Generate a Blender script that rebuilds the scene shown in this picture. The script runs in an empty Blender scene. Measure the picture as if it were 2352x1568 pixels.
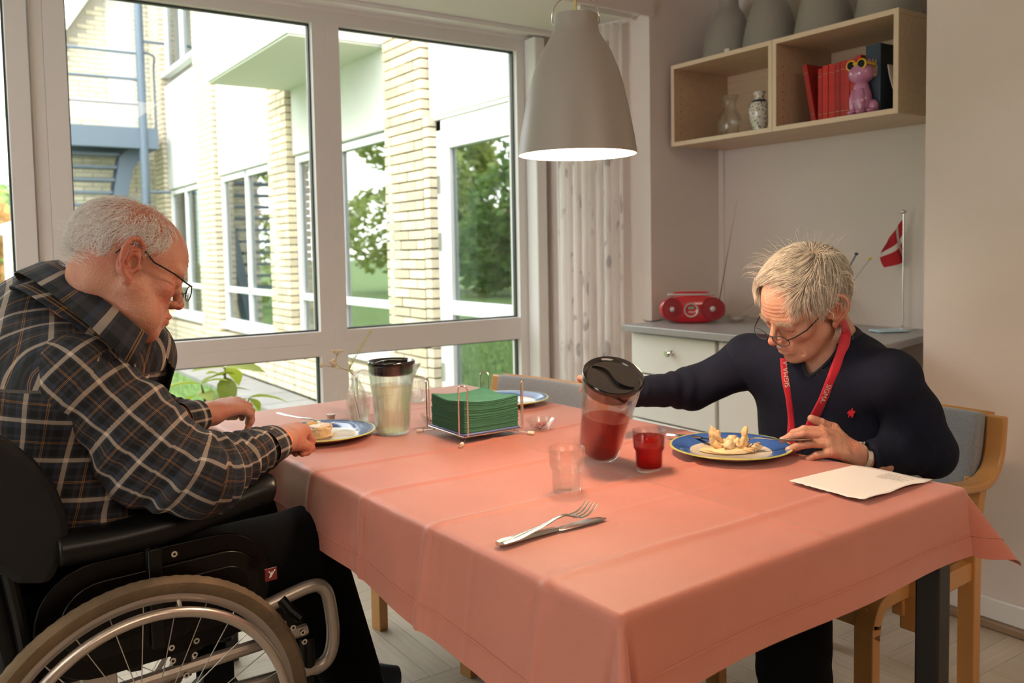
import bpy, math, random
import numpy as np
from mathutils import Vector, Matrix, Euler
sc = bpy.context.scene
COL = sc.collection
PI = math.pi
random.seed(7)
# ---------------------------------------------------------------- camera
YAW, PIT, ROL = map(math.radians, (34.20, 3.479, -1.033))
FPX, CX, CY, CAMZ = 1984.6, 1176.0, 691.1, 1.20
_f = Vector((math.sin(YAW)*math.cos(PIT), math.cos(YAW)*math.cos(PIT), -math.sin(PIT)))
_r = Vector((math.cos(YAW), -math.sin(YAW), 0)); _u = _r.cross(_f)
CR = math.cos(ROL)*_r + math.sin(ROL)*_u
CU = -math.sin(ROL)*_r + math.cos(ROL)*_u
CF = _f
CAM = Vector((0, 0, CAMZ))
cd = bpy.data.cameras.new('camera'); cam = bpy.data.objects.new('camera', cd); COL.objects.link(cam)
cam.matrix_world = Matrix(((CR.x, CU.x, -CF.x, 0), (CR.y, CU.y, -CF.y, 0), (CR.z, CU.z, -CF.z, CAMZ), (0, 0, 0, 1)))
cd.sensor_width = 36; cd.lens = 36*FPX/2352
cd.shift_x = -(CX-1176)/2352; cd.shift_y = (CY-784)/2352
cd.clip_start = .05; cd.clip_end = 300
cd.dof.use_dof = True; cd.dof.focus_distance = 1.78; cd.dof.aperture_fstop = 4.5
sc.camera = cam
# ---------------------------------------------------------------- sky, sun, added room fills, pendant light, exposure
W = bpy.data.worlds.new('sky'); sc.world = W; W.use_nodes = True
wn = W.node_tree.nodes; wl = W.node_tree.links; wn.clear()
wo = wn.new('ShaderNodeOutputWorld'); wb = wn.new('ShaderNodeBackground'); wl.new(wb.outputs[0], wo.inputs[0])
tc = wn.new('ShaderNodeTexCoord'); nz = wn.new('ShaderNodeTexNoise'); nz.inputs['Scale'].default_value = 2.5; nz.inputs['Detail'].default_value = 5
wl.new(tc.outputs['Generated'], nz.inputs['Vector'])
rp = wn.new('ShaderNodeValToRGB'); rp.color_ramp.elements[0].position = .35; rp.color_ramp.elements[1].position = .62
rp.color_ramp.elements[0].color = (.84, .90, 1, 1); rp.color_ramp.elements[1].color = (1, .965, .92, 1)
wl.new(nz.outputs['Fac'], rp.inputs[0]); wl.new(rp.outputs[0], wb.inputs[0]); wb.inputs[1].default_value = 3.4
sd = bpy.data.lights.new('sun', 'SUN'); sd.energy = .5; sd.angle = math.radians(12); sd.color = (1, .95, .86)
sun = bpy.data.objects.new('sun', sd); COL.objects.link(sun)
sun.rotation_euler = Vector((1.0, .22, -.75)).to_track_quat('-Z', 'Y').to_euler()
def area(name, loc, tgt, sx, sy, power, color):
    d = bpy.data.lights.new(name, 'AREA'); d.shape = 'RECTANGLE'; d.size = sx; d.size_y = sy; d.energy = power; d.color = color
    o = bpy.data.objects.new(name, d); COL.objects.link(o); o.location = loc
    o.rotation_euler = (Vector(tgt)-Vector(loc)).to_track_quat('-Z', 'Y').to_euler(); return o
area('fill_light_room', (.9, -1.3, 2.46), (.9, -1.3, 0), 1.6, 1.2, 20, (1, .78, .58))  # warm fill added behind the camera, no fixture seen
area('fill_light_left', (-1.2, .6, 2.46), (-1.2, .6, 0), 1.0, 1.0, 7, (1, .88, .76))  # second unseen fill, added to brighten the left of the room
pd = bpy.data.lights.new('pendant_bulb_light', 'POINT'); pd.energy = 20; pd.color = (1, .68, .44); pd.shadow_soft_size = .045
pl = bpy.data.objects.new('pendant_bulb_light', pd); COL.objects.link(pl); pl.location = (1.173, 1.466, 1.445)
sc.view_settings.view_transform = 'Standard'; sc.view_settings.look = 'None'
sc.view_settings.exposure = 1.02; sc.view_settings.gamma = 1.0; sc.view_settings.use_curve_mapping = False
sc.cycles.max_bounces = 12; sc.cycles.transparent_max_bounces = 24; sc.cycles.transmission_bounces = 12
sc.cycles.glossy_bounces = 5; sc.cycles.caustics_refractive = False; sc.cycles.caustics_reflective = False
sc.cycles.sample_clamp_indirect = 6

# ---------------------------------------------------------------- placement helpers
def ray(x, y): return CF + CR*((x-CX)/FPX) - CU*((y-CY)/FPX)
def onz(x, y, z): d = ray(x, y); return CAM + d*((z-CAMZ)/d.z)
def at(x, y, d): return CAM + ray(x, y)*d

# ---------------------------------------------------------------- materials
def mat(name, col, rough=.5, metal=0, var=0, vscale=8, bump=0, bscale=60, spec=None, sss=0, coat=0, sheen=0, stretch=None, obvar=0, emit=0):
    m = bpy.data.materials.new(name); m.use_nodes = True
    n = m.node_tree.nodes; l = m.node_tree.links; b = n['Principled BSDF']
    b.inputs['Base Color'].default_value = (*col, 1); b.inputs['Roughness'].default_value = rough; b.inputs['Metallic'].default_value = metal
    if spec is not None: b.inputs['Specular IOR Level'].default_value = spec
    if coat: b.inputs['Coat Weight'].default_value = coat; b.inputs['Coat Roughness'].default_value = .06
    if sheen: b.inputs['Sheen Weight'].default_value = sheen; b.inputs['Sheen Roughness'].default_value = .5
    if sss: b.inputs['Subsurface Weight'].default_value = sss; b.inputs['Subsurface Radius'].default_value = (1, .35, .2); b.inputs['Subsurface Scale'].default_value = .012
    if emit: b.inputs['Emission Color'].default_value = (*col, 1); b.inputs['Emission Strength'].default_value = emit
    t = n.new('ShaderNodeTexCoord'); mp = n.new('ShaderNodeMapping'); l.new(t.outputs['Object'], mp.inputs[0])
    if stretch: mp.inputs['Scale'].default_value = stretch
    if var or obvar:
        x = n.new('ShaderNodeTexNoise'); x.inputs['Scale'].default_value = vscale; x.inputs['Detail'].default_value = 4
        l.new(mp.outputs[0], x.inputs['Vector'])
        mr = n.new('ShaderNodeMapRange'); mr.inputs[3].default_value = 1-var; mr.inputs[4].default_value = 1+var; mr.inputs[1].default_value = .3; mr.inputs[2].default_value = .7
        l.new(x.outputs['Fac'], mr.inputs[0]); out = mr.outputs[0]
        if obvar:
            oi = n.new('ShaderNodeObjectInfo'); m2 = n.new('ShaderNodeMapRange'); m2.inputs[3].default_value = 1-obvar; m2.inputs[4].default_value = 1+obvar
            l.new(oi.outputs['Random'], m2.inputs[0]); mm = n.new('ShaderNodeMath'); mm.operation = 'MULTIPLY'; l.new(out, mm.inputs[0]); l.new(m2.outputs[0], mm.inputs[1]); out = mm.outputs[0]
        vm = n.new('ShaderNodeVectorMath'); vm.operation = 'SCALE'; vm.inputs[0].default_value = col; l.new(out, vm.inputs['Scale']); l.new(vm.outputs[0], b.inputs['Base Color'])
    if bump:
        x = n.new('ShaderNodeTexNoise'); x.inputs['Scale'].default_value = bscale; x.inputs['Detail'].default_value = 3; l.new(mp.outputs[0], x.inputs['Vector'])
        bp = n.new('ShaderNodeBump'); bp.inputs['Strength'].default_value = min(1, bump); bp.inputs['Distance'].default_value = .002; l.new(x.outputs['Fac'], bp.inputs['Height']); l.new(bp.outputs[0], b.inputs['Normal'])
    return m
def glassmat(name, col=(1, 1, 1), rough=0, ior=1.45, thin=False, refl=.06):
    m = bpy.data.materials.new(name); m.use_nodes = True; n = m.node_tree.nodes; l = m.node_tree.links
    o = n['Material Output']; n.remove(n['Principled BSDF'])
    if thin:
        tr = n.new('ShaderNodeBsdfTransparent'); tr.inputs[0].default_value = (*col, 1); gl = n.new('ShaderNodeBsdfGlossy'); gl.inputs['Roughness'].default_value = rough
        lw = n.new('ShaderNodeLayerWeight'); lw.inputs[0].default_value = .5; pw_ = n.new('ShaderNodeMath'); pw_.operation = 'POWER'; pw_.inputs[1].default_value = 6.5; l.new(lw.outputs['Facing'], pw_.inputs[0]); mr = n.new('ShaderNodeMapRange'); mr.inputs[3].default_value = refl; mr.inputs[4].default_value = .38
        l.new(pw_.outputs[0], mr.inputs[0]); mx = n.new('ShaderNodeMixShader'); l.new(mr.outputs[0], mx.inputs[0]); l.new(tr.outputs[0], mx.inputs[1]); l.new(gl.outputs[0], mx.inputs[2]); l.new(mx.outputs[0], o.inputs[0])
    else:
        g = n.new('ShaderNodeBsdfGlass'); g.inputs[0].default_value = (*col, 1); g.inputs['Roughness'].default_value = rough; g.inputs['IOR'].default_value = ior
        l.new(g.outputs[0], o.inputs[0])
    return m
def clearmat(name, col, mixg=.35, ior=1.4, refl=.05):
    m = glassmat(name, col, 0, thin=True, refl=refl); n = m.node_tree.nodes; l = m.node_tree.links; o = n['Material Output']; a = o.inputs[0].links[0].from_socket
    g = n.new('ShaderNodeBsdfGlass'); g.inputs[0].default_value = (*col, 1); g.inputs['IOR'].default_value = ior; x = n.new('ShaderNodeMixShader'); x.inputs[0].default_value = mixg; l.new(a, x.inputs[1]); l.new(g.outputs[0], x.inputs[2]); l.new(x.outputs[0], o.inputs[0]); return m
def N(m, t): return m.node_tree.nodes.new(t)

# ---------------------------------------------------------------- mesh building
class MB:
    def __init__(s): s.v = []; s.f = []; s.mi = []; s.M = Matrix.Identity(4); s.m = 0
    def add(s, vs, fs, m=None):
        b = len(s.v); s.v += [tuple(s.M @ Vector(p)) for p in vs]; s.f += [tuple(b+i for i in q) for q in fs]; s.mi += [s.m if m is None else m]*len(fs); return s
    def box(s, x0, x1, y0, y1, z0, z1):
        return s.add([(x0,y0,z0),(x1,y0,z0),(x1,y1,z0),(x0,y1,z0),(x0,y0,z1),(x1,y0,z1),(x1,y1,z1),(x0,y1,z1)],
                     [(0,3,2,1),(4,5,6,7),(0,1,5,4),(1,2,6,5),(2,3,7,6),(3,0,4,7)])
    def tube(s, pts, rs, n=10, closed=False, caps=True, flat=1.0, upv=None):
        pts = [Vector(p) for p in pts]; k = len(pts)
        if not hasattr(rs, '__len__'): rs = [rs]*k
        vs = []; T = []
        for i in range(k):
            a = pts[(i-1) % k] if closed else pts[max(i-1, 0)]; b = pts[(i+1) % k] if closed else pts[min(i+1, k-1)]
            T.append((b-a).normalized())
        up = Vector(upv) if upv else (Vector((0,0,1)) if abs(T[0].z) < .9 else Vector((1,0,0)))
        u = (up - T[0]*up.dot(T[0])).normalized()
        for i in range(k):
            u = (u - T[i]*u.dot(T[i])); u = u.normalized() if u.length > 1e-6 else T[i].orthogonal().normalized()
            w = T[i].cross(u)
            for j in range(n):
                a = 2*PI*j/n; vs.append(pts[i] + u*(math.cos(a)*rs[i]) + w*(math.sin(a)*rs[i]*flat))
        fs = []
        for i in range(k if closed else k-1):
            for j in range(n):
                a = i*n+j; b = i*n+(j+1) % n; c = ((i+1) % k)*n+(j+1) % n; d = ((i+1) % k)*n+j; fs.append((a, b, c, d))
        if caps and not closed: fs.append(tuple(reversed(range(n)))); fs.append(tuple(range((k-1)*n, k*n)))
        return s.add(vs, fs)
    def lathe(s, prof, n=40, c=(0,0,0), mats=None, sx=1, sy=1, fn=None):
        vs = []; k = len(prof)
        for (r, z) in prof:
            for j in range(n):
                a = 2*PI*j/n; rr = r if fn is None else fn(r, z, a)
                vs.append((c[0]+rr*sx*math.cos(a), c[1]+rr*sy*math.sin(a), c[2]+z))
        for i in range(k-1):
            fs = [(i*n+j, i*n+(j+1) % n, (i+1)*n+(j+1) % n, (i+1)*n+j) for j in range(n)]
            if i == 0: b = len(s.v); s.v += [tuple(s.M @ Vector(p)) for p in vs]
            s.f += [tuple(b+q for q in f) for f in fs]; s.mi += [mats[i] if mats else s.m]*n
        if prof[0][0] > 1e-5: s.f.append(tuple(b+j for j in reversed(range(n)))); s.mi.append(mats[0] if mats else s.m)
        if prof[-1][0] > 1e-5: s.f.append(tuple(b+(k-1)*n+j for j in range(n))); s.mi.append(mats[-1] if mats else s.m)
        return s
    def prism(s, poly, z0, z1):
        k = len(poly); vs = [(x, y, z0) for x, y in poly]+[(x, y, z1) for x, y in poly]
        return s.add(vs, [tuple(reversed(range(k))), tuple(range(k, 2*k))]+[(i, (i+1) % k, k+(i+1) % k, k+i) for i in range(k)])
    def grid(s, fn, nu, nv, cu=False):
        vs = [fn(i/nu, j/nv) for j in range(nv+1) for i in range(nu+1)]
        return s.add(vs, [(j*(nu+1)+i, j*(nu+1)+i+1, (j+1)*(nu+1)+i+1, (j+1)*(nu+1)+i) for j in range(nv) for i in range(nu)])
    def ball(s, c, r, n=14, m=8, R=None):
        r = (r, r, r) if not hasattr(r, '__len__') else r; vs = []; fs = []
        for i in range(m+1):
            t = PI*i/m
            for j in range(n):
                p = Vector((r[0]*math.sin(t)*math.cos(2*PI*j/n), r[1]*math.sin(t)*math.sin(2*PI*j/n), r[2]*math.cos(t)))
                if R: p = R @ p
                vs.append(Vector(c)+p)
        for i in range(m):
            for j in range(n): fs.append((i*n+j, (i+1)*n+j, (i+1)*n+(j+1) % n, i*n+(j+1) % n))
        return s.add(vs, fs)
    def build(s, name, mats, parent=None, smooth=35, bevel=0, seg=2, merge=False, origin=None, solid=0, sub=0):
        me = bpy.data.meshes.new(name); o3 = Vector(origin) if origin is not None else None
        me.from_pydata([tuple(Vector(p)-o3) for p in s.v] if o3 else s.v, [], s.f)
        mats = mats if isinstance(mats, (list, tuple)) else [mats]
        for m in mats: me.materials.append(m)
        if len(mats) > 1: me.polygons.foreach_set('material_index', s.mi)
        me.validate(clean_customdata=False); me.update()
        if smooth:
            me.shade_smooth()
            if smooth < 180: me.set_sharp_from_angle(angle=math.radians(smooth))
        o = bpy.data.objects.new(name, me); COL.objects.link(o)
        if parent: o.parent = parent
        if o3: o.location = o3
        if solid: d = o.modifiers.new('solid', 'SOLIDIFY'); d.thickness = solid; d.offset = 0
        if bevel: d = o.modifiers.new('bevel', 'BEVEL'); d.width = bevel; d.segments = seg; d.limit_method = 'ANGLE'; d.angle_limit = .6
        if sub: d = o.modifiers.new('sub', 'SUBSURF'); d.levels = sub; d.render_levels = sub
        return o
def tag(o, label=None, cat=None, group=None, kind=None):
    if label: o['label'] = label
    if cat: o['category'] = cat
    if group: o['group'] = group
    if kind: o['kind'] = kind
    return o
def thing(name, label, cat, loc=(0,0,0), rz=0, group=None, rot=None):
    o = bpy.data.objects.new(name, None); COL.objects.link(o); o.location = loc; o.rotation_euler = rot if rot else (0, 0, rz)
    o.empty_display_size = .05
    return tag(o, label, cat, group)
def copytree(o, parent=None):
    c = o.copy(); COL.objects.link(c)
    if parent: c.parent = parent
    for ch in list(o.children): copytree(ch, c)
    return c
def arc(c, r, a0, a1, n, ax='xz'):
    out = []
    for i in range(n+1):
        a = a0+(a1-a0)*i/n; p = [c[0], c[1], c[2]]
        i0, i1 = {'xz': (0, 2), 'xy': (0, 1), 'yz': (1, 2)}[ax]
        p[i0] += r*math.cos(a); p[i1] += r*math.sin(a); out.append(tuple(p))
    return out
def spline(pts, n=8):
    P = [Vector(p) for p in pts]; out = []
    for i in range(len(P)-1):
        a = P[max(i-1, 0)]; b = P[i]; c = P[i+1]; d = P[min(i+2, len(P)-1)]
        for j in range(n):
            t = j/n; out.append(.5*((2*b)+(c-a)*t+(2*a-5*b+4*c-d)*t*t+(3*b-a-3*c+d)*t**3))
    out.append(P[-1]); return out
# shared materials
M_wall = mat('painted_plaster', (.74, .655, .615), .85, var=.015, vscale=3, bump=.25, bscale=90)
M_niche = mat('niche_plaster', (.78, .745, .72), .85, bump=.2, bscale=90)
M_ceil = mat('ceiling_paint', (.80, .78, .75), .9)
M_white = mat('white_lacquer', (.80, .78, .76), .35)
M_pvc = mat('window_frame_white', (.76, .72, .70), .38)
M_gasket = mat('rubber_gasket', (.03, .035, .035), .5)
M_black = mat('black_plastic', (.003, .003, .003), .35, spec=.3)
M_blackmat = mat('black_upholstery', (.0015, .0014, .0014), .85, bump=.3, bscale=300)
M_chrome = mat('chrome', (.75, .73, .70), .18, 1)
M_steel = mat('brushed_steel', (.62, .60, .57), .28, 1)
M_alu = mat('grey_aluminium', (.50, .47, .44), .38, .85, var=.04)
M_glass = glassmat('window_glass', (.97, .99, .98), 0, thin=True, refl=.03)
# ================================================================ ROOM
def structure(name, mb, m, **k): return tag(mb.build(name, m, **k), kind='structure')
YW = 3.45            # window plane
XR = 3.12; XP = 2.69 # back wall behind the cabinet, pier face
b = MB().box(-3, 3.4, -3, 4.0, -.14, -.012); floor = structure('floor', b, mat('floor_base', (.30, .24, .19), .7))
M_plank = mat('pale_vinyl_plank', (.46, .38, .29), .45, var=.10, vscale=5, stretch=(1, 14, 1), obvar=.10, bump=.15, bscale=60)
pw, plen = .075, .45
def plank_mesh(L):
    q = MB().box(-L/2+.0006, L/2-.0006, -pw/2+.0006, pw/2-.0006, -.012, 0); o = q.build('plank', M_plank, floor); return o
proto = None; k = 0
for bi in range(-1, 8):
    for bj in range(0, 8):
        x0 = bi*plen; y0 = .3+bj*plen
        if not (-.5 < x0+.2 < 2.9 and y0 < 3.3): continue
        if (bi < 1 and bj < 2): continue
        for q in range(6):
            if k >= 294: break
            if proto is None: o = proto = plank_mesh(plen)
            else: o = proto.copy(); COL.objects.link(o)
            if (bi+bj) % 2: o.location = (x0+plen/2, y0+(q+.5)*pw, 0); o.rotation_euler = (0, 0, 0)
            else: o.location = (x0+(q+.5)*pw, y0+plen/2, 0); o.rotation_euler = (0, 0, PI/2)
            if o.location.x > XP-.05 and o.location.y < 1.6: o.location.z = -.0005
            k += 1
q = MB()
for bi in range(-6, 8):
    for bj in range(-6, 9):
        x0 = bi*plen; y0 = .3+bj*plen
        inside = (-.5 < x0+.2 < 2.9 and 0 <= bj < 8 and y0 < 3.3) and not (bi < 1 and bj < 2)
        if inside or x0 > 3 or y0 > 3.3: continue
        for w in range(6):
            if (bi+bj) % 2: q.box(x0, x0+plen-.001, y0+w*pw, y0+(w+1)*pw-.001, -.0115, -.0006)
            else: q.box(x0+w*pw, x0+(w+1)*pw-.001, y0, y0+plen-.001, -.0115, -.0006)
tag(q.build('planks_beyond_view', M_plank, floor), kind='stuff')
structure('ceiling', MB().box(-3, 3.4, -3, 2.83, 2.55, 2.65), M_ceil)
structure('ceiling_niche', MB().box(-3, 2.66, 2.832, 3.6, 2.215, 2.66), M_niche)
structure('trim_1', MB().box(-3, 2.69, 2.815, 2.83, 2.20, 2.56), M_wall)   # lintel face over the niche
# return wall between niche and cabinet corner, with splayed reveal
structure('wall_return', MB().prism([(2.675, 2.83), (3.3, 2.83), (3.3, 3.6), (2.50, 3.6), (2.52, 3.44)], 0, 2.56), M_wall)
structure('wall_right', MB().box(XR, XR+.15, 1.0, 2.9, 0, 2.56), M_wall)
structure('wall_pier', MB().box(XP, XR+.15, -3, 1.57, 0, 2.56), M_wall)
M_far = mat('dark_unseen_wall', (.22, .15, .11), .7)  # unseen walls made dark brown to cut the light they bounce back
structure('wall_left', MB().box(-3.1, -3, -3, .6, 0, 2.56).box(-3.1, -3, .6, 3.5, 0, .35).box(-3.1, -3, .6, 3.5, 2.2, 2.56).box(-3.1, -3, 3.1, 3.5, .35, 2.2), M_far)  # opening added in this unseen wall to let skylight in
q = MB(); [q.box(-3.07, -3.02, y_, y_+.07, .35, 2.2) for y_ in (.6, 1.8, 3.03)]; q.box(-3.07, -3.02, .6, 3.1, .35, .42).box(-3.07, -3.02, .6, 3.1, 2.13, 2.2)
o = structure('window_added', q, M_pvc); MB().box(-3.05, -3.045, .67, 3.03, .42, 2.13).build('pane', M_glass, o, smooth=0)  # unseen window put in to brighten the man's back from the left
structure('wall_back', MB().box(-3.1, 3.3, -3.1, -3, 0, 2.56), M_far)
bb = MB().box(XP-.014, XP, -3, 1.57, .028, .095); structure('baseboard_right', bb, M_white, bevel=.004)
structure('trim_2', MB().box(XP-.026, XP, -3, 1.57, 0, .028), mat('wood_quarter_round', (.30, .19, .12), .5, var=.2, vscale=14), bevel=.006)
structure('trim_3', MB().box(XR-.01, XR, 2.80, 2.83, .88, 2.56), M_wall)
# ---------------------------------------------------------------- window wall
structure('wall_window_below', MB().box(-3, 2.52, YW, YW+.12, -.1, .30), M_niche)
structure('wall_window_above', MB().box(-3, 2.6, YW-.02, YW+.15, 2.20, 2.66), M_niche)
Y0, Y1 = YW, YW+.075
def frame(name, x0, x1, z0, z1, wl_, wr, wb_, wt, label=None, y0=Y0):
    """frame with glazed opening; wl_, wr, wb_, wt are the member widths"""
    b = MB(); b.box(x0, x0+wl_, y0, Y1, z0, z1); b.box(x1-wr, x1, y0, Y1, z0, z1)
    b.box(x0+wl_, x1-wr, y0, Y1, z0, z0+wb_); b.box(x0+wl_, x1-wr, y0, Y1, z1-wt, z1)
    o = structure(name, b, M_pvc, bevel=.0012)
    a0, a1, c0, c1 = x0+wl_, x1-wr, z0+wb_, z1-wt
    g = MB(); t = .007
    for (p0, p1, q0, q1) in ((a0, a1, c0, c0+t), (a0, a1, c1-t, c1), (a0, a0+t, c0, c1), (a1-t, a1, c0, c1)): g.box(p0, p1, y0+.028, y0+.05, q0, q1)
    g.build('gasket', M_gasket, o, smooth=0)
    MB().box(a0, a1, y0+.036, y0+.040, c0, c1).build('pane', M_glass, o, smooth=0)
    return o
ZT = 2.21
frame('window_1', 1.43, 2.50, .865-.05, ZT, .060, .105, .05, .065)
frame('window_2', .385, 1.43, .865-.05, ZT, .070, .060, .05, .065)
frame('window_3', 1.43, 2.50, .25, .815, .060, .105, .05, .055)
frame('window_4', .385, 1.43, .25, .815, .070, .060, .05, .055)
frame('window_5', -.80, .335, .25, ZT, .1, .068, .08, .07, y0=Y0-.012)
frame('window_6', -2.0, -.80, .25, ZT, .1, .06, .08, .07)
structure('trim_4', MB().box(.339, .385, Y0, Y1, .25, ZT), M_pvc, bevel=.003)
structure('trim_5', MB().box(-3, -2.0, Y0, Y1, .25, ZT), M_pvc)
structure('trim_6', MB().box(-2.2, 2.52, YW-.10, YW, .27, .30), M_white, bevel=.004)  # window board
# curtain: pleated panel, hung from a rail in the niche
M_cur = bpy.data.materials.new('printed_sheer_curtain'); M_cur.use_nodes = True
n = M_cur.node_tree.nodes; l = M_cur.node_tree.links; bs = n['Principled BSDF']; bs.inputs['Roughness'].default_value = .9
ua = n.new('ShaderNodeAttribute'); ua.attribute_name = 'cl'
vo = n.new('ShaderNodeTexVoronoi'); vo.inputs['Scale'].default_value = 9; vo.feature = 'F1'
mp = n.new('ShaderNodeMapping'); mp.inputs['Scale'].default_value = (1.4, .8, 1); l.new(ua.outputs['Vector'], mp.inputs[0]); l.new(mp.outputs[0], vo.inputs['Vector'])
nn = n.new('ShaderNodeTexNoise'); nn.inputs['Scale'].default_value = 7; nn.inputs['Detail'].default_value = 2; l.new(ua.outputs['Vector'], nn.inputs['Vector'])
wv = n.new('ShaderNodeTexWave'); wv.inputs['Scale'].default_value = 2.2; wv.inputs['Distortion'].default_value = 7; wv.inputs['Detail'].default_value = 2; l.new(ua.outputs['Vector'], wv.inputs['Vector'])
r1 = n.new('ShaderNodeValToRGB'); r1.color_ramp.elements[0].position = .30; r1.color_ramp.elements[0].color = (.60, .56, .56, 1); r1.color_ramp.elements[1].position = .36; r1.color_ramp.elements[1].color = (.94, .90, .88, 1)
l.new(vo.outputs['Distance'], r1.inputs[0])
r2 = n.new('ShaderNodeValToRGB'); r2.color_ramp.elements[0].position = .955; r2.color_ramp.elements[0].color = (1, 1, 1, 1); r2.color_ramp.elements[1].position = .985; r2.color_ramp.elements[1].color = (.72, .69, .69, 1)
l.new(wv.outputs['Fac'], r2.inputs[0])
r3 = n.new('ShaderNodeMapRange'); r3.inputs[1].default_value = .5; r3.inputs[2].default_value = .56; l.new(nn.outputs['Fac'], r3.inputs[0])
mx = n.new('ShaderNodeMixRGB'); mx.inputs[1].default_value = (.94, .90, .88, 1); l.new(r3.outputs[0], mx.inputs[0]); l.new(r1.outputs[0], mx.inputs[2])
mm = n.new('ShaderNodeMixRGB'); mm.blend_type = 'MULTIPLY'; mm.inputs[0].default_value = .15; l.new(mx.outputs[0], mm.inputs[1]); l.new(r2.outputs[0], mm.inputs[2]); l.new(mm.outputs[0], bs.inputs['Base Color'])
tb = n.new('ShaderNodeBsdfTranslucent'); l.new(mm.outputs[0], tb.inputs[0]); ms = n.new('ShaderNodeMixShader'); ms.inputs[0].default_value = .8
l.new(bs.outputs[0], ms.inputs[1]); l.new(tb.outputs[0], ms.inputs[2]); l.new(ms.outputs[0], n['Material Output'].inputs[0])
def curtain(name, p0, p1, folds, amp, z0, z1, label, m=M_cur, seed=0):
    rd = random.Random(seed); ph = [rd.uniform(0, 6) for _ in range(6)]
    p0 = Vector(p0); p1 = Vector(p1); d = (p1-p0); nrm = Vector((-d.y, d.x)).normalized(); nu, nv = 220, 24; cl = []
    b = MB(); vs = []
    for j in range(nv+1):
        z = z0+(z1-z0)*j/nv; top = j/nv
        for i in range(nu+1):
            u = i/nu; w = u*folds*2*PI
            a = amp*(math.sin(w+.5*math.sin(w*.37+ph[0]))+.35*math.sin(w*1.7+ph[1]))*(1+.25*math.sin(top*2+ph[2]))
            uu = u+.004*math.sin(w*.5+top*3)
            q = p0+d*uu+nrm*a; vs.append((q.x, q.y, z)); cl.append((u*folds*.16, z, 0))
    b.add(vs, [(j*(nu+1)+i, j*(nu+1)+i+1, (j+1)*(nu+1)+i+1, (j+1)*(nu+1)+i) for j in range(nv) for i in range(nu)])
    o = b.build(name, m, smooth=180); at_ = o.data.attributes.new('cl', 'FLOAT_VECTOR', 'POINT'); at_.data.foreach_set('vector', np.array(cl, np.float32).ravel())
    return tag(o, label, 'curtain')
curtain('curtain', (2.60, 2.92), (2.475, 3.26), 9, .020, .04, 2.19, 'pale leaf-printed pleated curtain hanging at the right end of the window', seed=3)
cr = MB().box(2.33, 2.62, 2.88, 2.91, 2.195, 2.214).box(.2, 2.6, 3.30, 3.325, 2.195, 2.214)
structure('trim_7', cr, M_white)
# narrow vertical casing boards beside the frame
structure('trim_8', MB().box(2.44, 2.50, 3.36, 3.448, .03, 2.2), M_white, bevel=.006)
# ================================================================ OUTSIDE
GZ = -.07
M_brick = mat('yellow_brick', (.74, .62, .45), .85, var=.12, vscale=30, obvar=.22, bump=.5, bscale=120)
M_brick2 = mat('yellow_brick_field', (.72, .62, .47), .85, var=.16, vscale=9, bump=.4, bscale=120)
M_mortar = mat('grey_mortar', (.58, .55, .50), .95)
M_panel = mat('white_render_panel', (.70, .69, .67), .85, var=.04, vscale=4)
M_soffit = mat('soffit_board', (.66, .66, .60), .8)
M_osash = mat('outside_white_sash', (.86, .87, .88), .4)
M_oglass = glassmat('outside_window_glass', (.42, .52, .50), .0, thin=True, refl=.42)
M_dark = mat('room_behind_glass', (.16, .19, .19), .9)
M_gsteel = mat('galvanised_blue_grey_steel', (.13, .17, .22), .5, .2)
M_grass = mat('lawn', (.12, .20, .05), .95, var=.35, vscale=6, bump=.8, bscale=40)
M_pave = mat('concrete_paving', (.26, .25, .24), .9, var=.1, vscale=3)
FX = 2.75
gs = MB().box(-60, 60, 3.7, 120, GZ-.2, GZ-.05); tag(gs.build('ground', M_grass), kind='structure')
gb = random.Random(5); q = MB()
for i in range(14000):
    x = gb.uniform(-1.5, 2.25); y = gb.uniform(3.75, 11.9)
    h = gb.uniform(.03, .09); a = gb.uniform(0, PI); dx, dy = .004*math.cos(a), .004*math.sin(a)
    q.add([(x-dx, y-dy, GZ-.05), (x+dx, y+dy, GZ-.05), (x+gb.uniform(-.03, .03), y+gb.uniform(-.03, .03), GZ-.05+h)], [(0, 1, 2)])
tag(q.build('grass', mat('grass_blades', (.18, .32, .08), .8, var=.3), smooth=0), 'short green grass of the courtyard lawn outside the window', 'grass', kind='stuff')
pv = thing('paving', 'grey paving strip running along the brick wing and under the window', 'paving')
for i in range(16):
    for j in range(1):
        MB().box(2.29+j*.5, 2.735+j*.5, 3.62+i*.51+.005, 4.12+i*.51, GZ-.06, GZ-.012+.002*((i*7+j*3) % 3)).build('slab', M_pave, pv, bevel=.006)
# --- side wing
wing = thing('brick_wing', 'white and yellow brick two-storey wing at right outside with white windows', 'building', (FX, 4, 0))
def W_(mb, name, m, parent=wing, **k):
    mb.v = [(x-FX, y-4, z) for x, y, z in mb.v]; return mb.build(name, m, parent, **k)
# wall core with openings, built from boxes (depth .14..)
core = MB(); ZH, ZS = 2.05, .40
core.box(FX+.14, FX+.40, 3.6, 13.2, ZH+.05, 6.2)
for (a, c) in ((5.05, 5.65), (7.60, 8.15), (9.95, 10.7), (12.35, 12.9)): core.box(FX+.10, FX+.4, a, c, GZ-.1, 6.2)
core.box(FX+.10, FX+.4, 5.6, 13, GZ-.1, ZS); core.box(FX+.10, FX+.4, 12.9, 13.2, GZ-.1, 6.2)
W_(core, 'wall', M_mortar, smooth=0)
W_(MB().box(FX+.9, FX+1, 3.6, 13.2, -.1, 6), 'room_back', M_dark, smooth=0)
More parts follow.
